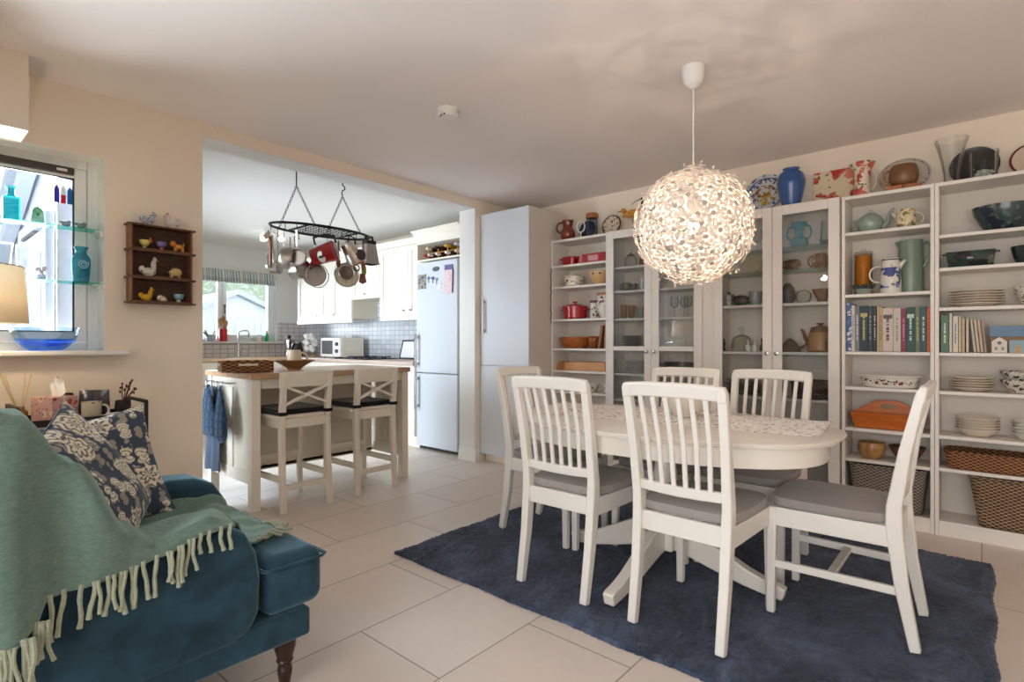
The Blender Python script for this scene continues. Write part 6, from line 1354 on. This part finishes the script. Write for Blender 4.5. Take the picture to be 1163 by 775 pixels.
def pillow_mesh(sz, t, seed):
    m = MB(); random.seed(seed); ph = [random.uniform(0, 6) for _ in range(6)]
    for sgn in (1, -1):
        def fn(i, j):
            x, y = 2*i-1, 2*j-1
            h = t*max(0, 1-abs(x)**2.6)**.62*max(0, 1-abs(y)**2.6)**.62
            h += .012*math.sin(x*5+ph[0]+y*2)*math.sin(y*4+ph[1])*max(0, 1-x*x)*max(0, 1-y*y)
            pin = 1-.09*(1-y*y); piny = 1-.09*(1-x*x)
            return (x*sz/2*pin, y*sz/2*piny, sgn*h)
        m.grid(fn, 34, 34)
    return m
def floral():
    """charcoal cotton with cream peonies, leaves and sprigs"""
    s = NT('peony_cotton'); co = s.coord(); mp = s.mapping(co, (1, 1, 0))
    nz = s.add('ShaderNodeTexNoise'); s.link(mp, nz.inputs[0]); nz.inputs['Scale'].default_value = 34
    vm = s.add('ShaderNodeVectorMath', operation='MULTIPLY_ADD'); s.link(nz.outputs['Color'], vm.inputs[0]); vm.inputs[1].default_value = (.018,)*3; s.link(mp, vm.inputs[2]); v = vm.outputs[0]
    def petals(scale, r, amp, k, loc):
        vv = s.mapping(v, (1, 1, 1), (0, 0, 0), loc)
        vn = s.add('ShaderNodeTexVoronoi'); s.link(vv, vn.inputs['Vector']); vn.inputs['Scale'].default_value = scale; vn.inputs['Randomness'].default_value = .75
        sub = s.add('ShaderNodeVectorMath', operation='SUBTRACT'); s.link(vv, sub.inputs[0]); s.link(vn.outputs['Position'], sub.inputs[1])
        se = s.add('ShaderNodeSeparateXYZ'); s.link(sub.outputs[0], se.inputs[0]); an = s.math('ARCTAN2', se.outputs[1], se.outputs[0])
        pr = s.math('MULTIPLY_ADD', s.math('ABSOLUTE', s.math('SINE', s.math('MULTIPLY', an, k))), amp, r)
        d = vn.outputs['Distance']
        m = s.step(s.math('SUBTRACT', d, pr), .02, -.02); lines = s.math('SINE', s.math('ADD', s.math('MULTIPLY', d, 46), s.math('MULTIPLY', s.math('SINE', s.math('MULTIPLY', an, k*2)), 1.6)))
        return m, lines
    m1, l1 = petals(8.5, .35, .13, 3.5, (0, 0, 0)); m2, l2 = petals(15, .20, .28, 1, (.21, .13, 0)); m3, l3 = petals(21, .17, .28, 1.0, (.07, .31, 0))
    dk = lin((60, 72, 88)); cr = lin((222, 214, 196)); gy = lin((150, 146, 136))
    col = s.mix(m3, dk, gy); col = s.mix(m2, col, s.mix(s.step(l2, .2, .6), cr, gy)); col = s.mix(m1, col, s.mix(s.step(l1, .1, .7), cr, lin((110, 106, 98))))
    s.bsdf(col, .75, 0, s.bump(s.noise(co, 400, 2), .2, .001), .15, spec=.3); return s.m
FLO = floral()
def pillow(label, c, xax, nrm, sz, t, seed, kx=1):
    n = Vector(nrm).normalized(); x = Vector(xax); x = (x-n*x.dot(n)).normalized(); y = n.cross(x)
    M = Matrix((x, y, n)).transposed().to_4x4(); M.translation = c
    o = O('cushion', pillow_mesh(sz, t, seed).xf(Matrix.Diagonal((kx, 1, 1, 1))), FLO, ang=80); o.matrix_world = M
    O('zip_edge', MB().tube([(-sz*.44*kx, -sz*.478, 0), (0, -sz*.456, 0), (sz*.44*kx, -sz*.478, 0)], .003, 6), paint((60, 62, 66), .7), o)
    tag(o, label, 'cushion', 'floral cushions on the armchair'); return o
pillow('charcoal cushion with cream peonies leaning on the far arm of armchair', (-2.205, .475, .68), (0, 1, .16), (.90, -.10, .38), .40, .06, 4, .85)
pillow('crumpled charcoal floral cushion in front, nearest the green throw', (-1.955, .40, .695), (.83, -.45, -.31), (.50, .72, .48), .43, .062, 8)
pillow('charcoal floral cushion mostly hidden behind the other two', (-2.16, .315, .735), (1, 0, 0), (.05, .80, .55), .34, .035, 12)

# ================================================================== black trolley by the left wall
tr = T('console_trolley', 'slim black metal trolley against the wall behind the armchair', 'trolley', (0, 0, 0)); tx0, tx1, ty0, ty1 = -3.53, -3.235, .395, .885
for x in (tx0, tx1):
    for y_ in (ty0, ty1): O('leg', MB().box(x-.008, x+.008, y_-.008, y_+.008, 0.001, .815), M_BLACK, tr, .0015)
for y_ in (ty0, ty1): O('handle', MB().box(tx0+.008, tx1-.008, y_-.008, y_+.008, .801, .817), M_BLACK, tr, .0015)
for z in (.722, .42, .12):
    O('tray', MB().box(tx0+.005, tx1-.005, ty0+.005, ty1-.005, z, z+.004).box(tx0, tx0+.006, ty0, ty1, z, z+.032).box(tx1-.006, tx1, ty0, ty1, z, z+.032).box(tx0, tx1, ty0, ty0+.006, z, z+.032).box(tx0, tx1, ty1-.006, ty1, z, z+.032), M_BLACK, tr)
TZ = .7268
df = T('reed_diffuser', 'amber glass reed diffuser with pale sticks on black trolley', 'diffuser', (-3.45, .432, TZ))
O('bottle', solid_lathe([(.026, 0), (.027, .005), (.027, .055), (.014, .065), (.014, .075)], 20), tinted_glass((190, 130, 60), (210, 160, 90), .5), df); O('collar', solid_lathe([(.015, .068), (.015, .08)], 16), metal((190, 170, 130), .3), df)
rd = MB()
for dx, dy in ((.02, -.075), (-.01, -.055), (.03, .035), (-.02, .02), (0, -.065)): rd.cyl((0, 0, .02), (dx, dy, .235), .0022, n=6)
O('reed', rd, wood((220, 190, 130), (238, 214, 164), 20, 2), df)
tbx = T('tissue_box', 'pink flowery tissue box on the black trolley', 'tissue box', (-3.365, .545, TZ), .5)
O('box', MB().box(-.062, .062, -.062, .062, 0, .125), blobs((206, 160, 150), (170, 70, 74), (120, 110, 150), 30, .3, c3=(226, 206, 190), rough=.6, scale2=44, r2=.24), tbx, .002)
ts = MB()
ts.grid(lambda i, j: ((i-.5)*.09*(.35+.65*math.sin(j*PI*.8+.3))+.01*math.sin(j*6), .014*math.sin(i*9)*j+.02*j, .12+.10*j*(1-.5*abs(i-.4))), 14, 12)
O('tissue', ts, paint((236, 234, 230), .9), tbx, solid=.001)
V('mug', 'cream mug with dark animal motif on the black trolley', 'mug', (-3.31, .675, TZ), [('body', vessel([(.037, 0), (.04, .006), (.04, .088), (.041, .092)], .0035, 28), blobs((206, 194, 168), (54, 44, 40), None, 17, .30, dist=.4)), ('handle', handle(.04, .02, .075, .028, .0055, 1.3), paint((214, 202, 178), .3))])
random.seed(4)
pk = MB()
for k in range(5):
    M = Matrix.Translation((-3.35+.02*k-.04, .63+.012*k, TZ+.10+.01*k)) @ Euler((random.uniform(-.5, .5), random.uniform(-.4, .4), random.uniform(-1, 1))).to_matrix().to_4x4()
for k, (x, y_, c, rt) in enumerate(((-3.45, .625, (86, 84, 92), (.25, .1, .6)), (-3.485, .69, (60, 62, 70), (-.2, .2, 1.1)), (-3.465, .752, (96, 96, 104), (.1, -.15, .9)))):
    m = MB(); m.grid(lambda i, j: ((i-.5)*.075, .016*math.sin(i*PI)*math.sin(j*PI)+.004*math.sin(i*11), j*.13), 12, 10); m.grid(lambda i, j: ((i-.5)*.075, -.016*math.sin(i*PI)*math.sin(j*PI), j*.13), 12, 10)
    o = O('sachet', m, paint(c, .25, .12, 40, metal=.5)); o.location = (x, y_, TZ+.008+.0*k); o.rotation_euler = (rt[0], 0, rt[2]); tag(o, ('grey foil sachet nearest the tissue box', 'black foil sachet in the middle behind the mug', 'pale grey foil sachet furthest right behind the mug')[k], 'packet', 'foil sachets on the trolley')
vs = T('flower_pot', 'dark pot holding dried dark red berry stems on trolley', 'vase', (-3.42, .828, TZ)); O('pot', vessel(curve((.025, 0), (.034, .03), (.03, .08)), .003), M_BLACK, vs)
st_ = MB(); be = MB(); random.seed(14)
for k in range(11):
    a = random.uniform(-.2, .5); y_ = random.uniform(-.03, .07); p1 = (random.uniform(-.02, .03), y_, random.uniform(.13, .185)); st_.tube([(0, 0, .02), (p1[0]*.4, p1[1]*.35, .09), p1], .0022, 5)
    be.ball(p1, (.005, .005, .008), 8); be.ball((p1[0]+.004, p1[1]-.01, p1[2]-.02), (.004, .004, .007), 8)
O('stem', st_, paint((92, 40, 34), .6), vs); O('berry', be, paint((78, 26, 26), .5, .15, 40), vs)
V('comb', 'white comb lying at the front edge of the black trolley', 'comb', (-3.27, .775, TZ), [('comb', MB().box(-.008, .008, -.05, .05, 0, .035), paint((206, 206, 210), .4), dict(bevel=.002))])

# floor lamp at the left edge of the view
fl_ = T('floor_lamp', 'floor lamp with warm cream drum shade before the left window', 'lamp', (-3.30, .235, 0))
O('base', solid_lathe([(.125, 0.001), (.125, .014), (.11, .02)], 36), M_DARKMETAL, fl_); O('pole', MB().cyl((0, 0, .02), (0, 0, 1.2), .009), M_DARKMETAL, fl_)
O('lamp_shade', MB().lathe([(.205, 1.195), (.192, 1.447)], n=44), translucent((246, 236, 218), .5, .8), fl_, solid=.002)
O('shade_ring', MB().tube([(0.192*math.cos(2*PI*i/40), 0.192*math.sin(2*PI*i/40), 1.443) for i in range(40)], .002, 6, True).tube([(0, 0, 1.2), (0, 0, 1.443)], .006).bar((-.192, 0, 1.443), (.192, 0, 1.443), .003, .003), M_DARKMETAL, fl_)
O('bulb', MB().ball((0, 0, 1.30), .03, 14), emit((255, 228, 186), 125), fl_)

# ================================================================== wall rack with figures
rkw = T('wall_shelf', 'dark wooden three-tier wall rack of little figures', 'wall shelf', (0, 0, 0)); rx_ = XL+.001
DK = wood((70, 42, 26), (112, 72, 44), 9, 1, .55)
O('back_panel', MB().box(rx_, rx_+.006, .882, 1.188, 1.33, 1.755), wood((54, 34, 22), (86, 56, 36), 9, 1, .7), rkw)
for z in (1.325, 1.462, 1.614, 1.752): O('shelf', MB().box(rx_+.006, rx_+.082, .868, 1.206, z, z+.0095), DK, rkw, .001)
for za, zb in ((1.335, 1.462), (1.472, 1.614), (1.624, 1.752)):
    O('side_panel', MB().box(rx_+.006, rx_+.078, .882, .892, za, zb).box(rx_+.006, rx_+.078, 1.178, 1.188, za, zb), wood((96, 64, 40), (140, 98, 64), 9, 2, .55), rkw)
    O('lip', MB().box(rx_+.078, rx_+.083, .884, 1.186, za-.012, za+.006), DK, rkw)
GF = 'little figures on the wall rack'
def hen(label, y, z, sc, body, beakc=(206, 120, 40), comb=(170, 40, 40), base=True, tall=0, face=1):
    t = T('hen_figure', label, 'figurine', (XL+.05, y, z), 0, GF); t.scale = (sc,)*3
    O('body', MB().ball((0, 0, .026), (.016, .03, .02), 18).ball((0, -face*.026, .036), (.009, .014, .016), 14).ball((0, face*.02, .044+tall*.4), (.010, .012, .02+tall*.5), 14), body, t)
    O('head', MB().ball((0, face*.026, .058+tall), .010, 14), body, t)
    O('beak', MB().cyl((0, face*.034, .057+tall), (0, face*.044, .055+tall), .004, .0005, 8), paint(beakc, .4), t)
    O('comb', MB().ball((0, face*.024, .069+tall), (.003, .007, .005), 10), paint(comb, .4), t)
    if base: O('base', solid_lathe([(.016, 0), (.017, .006), (.012, .012)], 16), body, t)
    return t
def cup_fig(label, y, z, c, foot, hen_=None):
    t = T('egg_cup', label, 'egg cup', (XL+.05, y, z), 0, GF)
    O('cup', vessel(curve((.009, .018), (.022, .03), (.027, .052)), .003, 22), c, t); O('foot', solid_lathe(curve((.019, 0), (.012, .006), (.009, .019)), 20), foot, t)
    if hen_: O('hen_head', MB().ball((0, .028, .05), (.008, .010, .013), 12).ball((0, .028, .064), (.004, .007, .005), 8), hen_, t)
    return t
spk = blobs((186, 190, 196), (70, 80, 104), None, 110, .36)
hen('grey speckled hen figure on top of the wall rack, left', .972, 1.7622, 1.05, spk, comb=(90, 96, 110), face=1)
hen('white hen figure on top of the wall rack, right', 1.095, 1.7622, 1.15, paint((214, 206, 196), .4, .06, 60), face=-1)
cup_fig('yellow egg cup with a hen head, top tier left', .955, 1.624, paint((206, 196, 110), .3), paint((206, 196, 110), .3), paint((190, 84, 40), .4))
cup_fig('lilac egg cup with an orange foot, top tier middle', 1.037, 1.624, paint((126, 112, 170), .3), paint((206, 104, 40), .3))
t = T('lion_figure', 'orange pottery lion figure, top tier right of wall rack', 'figurine', (XL+.05, 1.118, 1.624), 0, GF); org = paint((212, 140, 50), .4, .12, 50)
O('body', MB().ball((0, .008, .036), (.014, .026, .016), 16).ball((0, .032, .05), (.005, .005, .012), 8), org, t); O('mane', MB().ball((.002, -.022, .05), (.016, .017, .018), 14), paint((196, 112, 34), .6, .2, 120), t); O('head', MB().ball((.008, -.026, .05), .011, 12), org, t)
for dx, dy in ((.008, -.012), (-.008, -.012), (.008, .026), (-.008, .026)): O('leg', MB().cyl((dx, dy, 0), (dx, dy, .03), .006), org, t)
hen('tall white speckled goose figure, middle tier left', .975, 1.4722, 1.2, blobs((214, 204, 190), (70, 66, 66), None, 60, .26), comb=(214, 204, 190), tall=.022)
t = T('sheep_figure', 'cream sheep figure with black face, middle tier right', 'figurine', (XL+.05, 1.10, 1.472), 0, GF)
O('fleece', MB().ball((0, .008, .04), (.02, .034, .025), 18), paint((206, 178, 120), .9, .12, 90), t); O('head', MB().ball((.008, -.03, .058), (.010, .014, .012), 14).ball((.004, -.02, .07), (.012, .003, .004), 8), M_BLACK, t)
for dx, dy in ((.010, -.012), (-.010, -.012), (.010, .026), (-.010, .026)): O('leg', MB().cyl((dx, dy, 0), (dx, dy, .03), .005), paint((190, 160, 110), .8), t)
hen('yellow hen figure, bottom tier left of wall rack', .963, 1.335, .98, paint((206, 156, 30), .35, .06, 40), comb=(206, 140, 40), tall=.012)
t = T('rabbit_figure', 'small spotted rabbit figure, bottom tier middle', 'figurine', (XL+.05, 1.04, 1.335), 0, GF); rb_ = blobs((222, 206, 180), (90, 80, 50), (196, 160, 60), 60, .3)
O('body', MB().ball((0, .006, .018), (.014, .022, .018), 16), rb_, t); O('head', MB().ball((.004, -.018, .022), (.011, .012, .012), 12), rb_, t); O('ear', MB().ball((0, -.008, .036), (.004, .014, .005), 10).ball((.01, -.008, .035), (.004, .014, .005), 10), rb_, t)
cup_fig('pale blue egg cup, bottom tier right of wall rack', 1.125, 1.335, paint((140, 186, 196), .3), paint((214, 206, 186), .3))

# ================================================================== window shelf and sill objects
tealg = tinted_glass((40, 196, 206), (120, 226, 230), .32)
GZ = 1.7138
V('bottle', 'square-shouldered teal glass bottle on the upper window shelf', 'bottle', (-3.64, .42, GZ), [('glass', MB().box(-.03, .03, -.032, .032, 0, .115).lathe([(.03, .113), (.014, .128), (.014, .158), (.022, .163), (.022, .168), (.012, .168)], n=20), tealg, dict(bevel=.006))])
V('glass_house', 'green and clear glass house ornament on upper window shelf', 'ornament', (-3.64, .52, GZ), [('house', MB().prism([(-.03, 0), (.03, 0), (.024, .06), (0, .088), (-.024, .06)], -.015, .015, 'x'), tinted_glass((196, 214, 206), (120, 170, 150), .35), dict(bevel=.003)), ('cap', MB().ball((0, 0, .062), (.017, .022, .022), 14), tinted_glass((120, 210, 170), (180, 232, 210), .4)), ('window_dot', MB().ball((.016, 0, .045), (.003, .008, .008), 10), paint((40, 90, 60), .3))])
for y_, w in ((.634, 'left'), (.698, 'right')):
    V('glass_bird', f'clear glass bird on the upper window shelf, {w} of the pair', 'ornament', (-3.64, y_, GZ), [('body', MB().ball((0, 0, .016), (.012, .019, .014), 16).ball((0, .012, .028), .009, 12).ball((0, -.02, .024), (.005, .012, .006), 10), tinted_glass((214, 220, 224), (150, 156, 162), .3)), ('beak', MB().cyl((0, .019, .028), (0, .027, .026), .003, .0005, 8), tinted_glass((150, 156, 162), None, .5))])
GZ2 = 1.4288
swv = T('vase', 'turquoise glass vase with a raised swirl on lower window shelf', 'vase', (-3.635, .695, GZ2))
O('body', MB().lathe(curve((.034, 0), (.038, .03), (.042, .12), (.026, .15), (.024, .165), (.034, .188), n=30)+[(.031, .188), (.021, .163), (.022, .15), (.038, .12), (.034, .03), (.03, .006), (0, .006)], n=28).lathe([(0, 0), (.034, 0)], n=28), tinted_glass((60, 190, 215), (150, 228, 236), .3), swv)
sw = MB().tube([tuple(Vector((.040, .002, .095))+Vector((.004*(1-k/60), (.004+.020*k/60)*math.cos(k*.22), (.004+.020*k/60)*math.sin(k*.22)))) for k in range(60)], .0026, 6)
O('swirl', sw, tinted_glass((190, 226, 236), None, .7), swv)
V('figurine', 'little clear glass figurine on the lower window shelf', 'figurine', (-3.64, .535, GZ2), [('base', solid_lathe(curve((.018, 0), (.02, .02), (.008, .035)), 18), tinted_glass((220, 224, 228), (190, 196, 206), .3)), ('top', MB().ball((-.0, -.012, .052), (.008, .012, .012), 12).ball((0, .012, .058), (.008, .010, .014), 12).cyl((0, 0, .03), (0, 0, .05), .008), tinted_glass((206, 196, 196), None, .4))])
V('vase', 'tall clear glass vase behind the lamp shade on lower shelf', 'vase', (-3.64, .395, GZ2), [('glass', vessel(curve((.022, 0), (.02, .03), (.034, .17)), .003, 24), M_CLEAR)])
V('glass', 'clear faceted glass beside the tall vase, lower shelf', 'glass', (-3.635, .465, GZ2), [('glass', vessel([(.02, 0), (.03, .165)], .003, 10), M_CLEAR)])
bw = T('glass_bowl', 'wide glass bowl with deep blue base on the window sill', 'bowl', (-3.59, .545, 1.0685))
bp = curve((.06, 0), (.09, .02), (.125, .065), (.142, .118), n=24)
cut = [p for p in bp if p[1] < .06]; upc = [p for p in bp if p[1] >= .055]
O('blue_base', MB().lathe([(0, 0)]+cut+[(cut[-1][0]-.006, cut[-1][1]), (.08, .028), (.03, .02), (.012, .045), (0, .05)], n=40), tinted_glass((150, 195, 255), (196, 226, 255), .16), bw)
O('clear_rim', MB().lathe(upc+[(p[0]-.005, p[1]) for p in reversed(upc)], n=40), thin_glass((240, 246, 250), 1.15, 0, .5), bw)

# ================================================================== patio doors behind the viewer (assumed and unseen, built to bring in fill daylight)
d1 = T('door_1', 'assumed white glazed patio doors in the unseen wall behind the viewer', 'door'); d1['kind'] = 'structure'
pf = MB()
for x in (-1.4, -.25, .89, 2.03): pf.box(x, x+.07, -2.44, -2.37, .01, 2.15)
pf.box(-1.4, 2.1, -2.44, -2.37, 2.08, 2.15).box(-1.4, 2.1, -2.44, -2.37, .01, .09)
O('frame', pf, M_UPVC, d1, .004); O('pane', MB().box(-1.33, 2.03, -2.41, -2.404, .09, 2.08), M_PANE, d1)
d2 = T('door_2', 'unseen white glazed kitchen door added to the side wall for daylight', 'door'); d2['kind'] = 'structure'  # unseen door, added to let more daylight into the kitchen
pf = MB()
for x in (-5.95, -5.03, -4.11): pf.box(x, x+.06, YK-.13, YK-.07, .01, 2.1)
pf.box(-5.95, -4.05, YK-.13, YK-.07, 2.04, 2.1).box(-5.95, -4.05, YK-.13, YK-.07, .01, .08)
O('frame', pf, M_UPVC, d2, .004); O('pane', MB().box(-5.89, -4.11, YK-.1, YK-.094, .08, 2.04), M_PANE, d2)
S('ground_patio', MB().box(-12, 10, -14, -2.6, -.4, -.05), paint((168, 166, 158), .9, .06, 2))
S('wall_garden', MB().box(-10, 9, -10.2, -10, -.05, 1.6), paint((170, 158, 140), .9, .06, 3))

# ================================================================== light
W = bpy.data.worlds.new('World'); SC.world = W; W.use_nodes = True; nt = W.node_tree; nt.nodes.clear()
wo = nt.nodes.new('ShaderNodeOutputWorld'); bg = nt.nodes.new('ShaderNodeBackground'); sky = nt.nodes.new('ShaderNodeTexSky')
sky.sky_type = 'HOSEK_WILKIE'; sky.sun_direction = Vector((-.5, -.4, .75)).normalized(); sky.turbidity = 4
mx = nt.nodes.new('ShaderNodeMix'); mx.data_type = 'RGBA'; mx.inputs[0].default_value = .75; nt.links.new(sky.outputs[0], mx.inputs[6]); mx.inputs[7].default_value = (.86, .93, 1, 1)
nt.links.new(mx.outputs[2], bg.inputs[0]); bg.inputs[1].default_value = 2.1; nt.links.new(bg.outputs[0], wo.inputs[0])
def area(name, loc, rot, sx, sy, power, color):
    l = bpy.data.lights.new(name, 'AREA'); l.shape = 'RECTANGLE'; l.size = sx; l.size_y = sy; l.energy = power; l.color = color
    o = bpy.data.objects.new(name, l); COL.objects.link(o); o.location = loc; o.rotation_euler = rot; return o
area('fill_assumed_patio_doors', (.35, -2.5, 1.12), (PI/2, 0, 0), 3.3, 2.0, 90, (1, .965, .955))  # fill daylight through the assumed doors behind the viewer
area('daylight_left_window', (-3.80, .1, 1.58), (0, -PI/2, 0), .95, 1.2, 110, (.88, .93, 1))
area('daylight_kitchen_window', (XW-.2, 3.2, 1.6), (0, -PI/2, 0), .9, 1.1, 34, (.84, .93, 1))
area('fill_added_kitchen_door', (-5.0, YK-.15, 1.08), (PI/2, 0, 0), 1.9, 2.0, 95, (.82, .91, 1))  # extra kitchen light standing at the added, unseen door

# ================================================================== camera and view
cam = bpy.data.cameras.new('camera'); cam.sensor_width = 36; cam.lens = 620/1163*36; cam.shift_y = 1.5/1163; cam.clip_start = .02
co = bpy.data.objects.new('camera', cam); COL.objects.link(co); co.location = (0, 0, 1.11); co.rotation_euler = (PI/2, 0, math.atan(536.5/620)); SC.camera = co
SC.view_settings.view_transform = 'Standard'; SC.view_settings.look = 'None'; SC.view_settings.gamma = 1; SC.view_settings.use_curve_mapping = False
SC.view_settings.exposure = .46
SC.cycles.max_bounces = 14; SC.cycles.transparent_max_bounces = 24; SC.cycles.diffuse_bounces = 6; SC.cycles.glossy_bounces = 6; SC.cycles.sample_clamp_indirect = 6; SC.cycles.caustics_reflective = False; SC.cycles.caustics_refractive = False
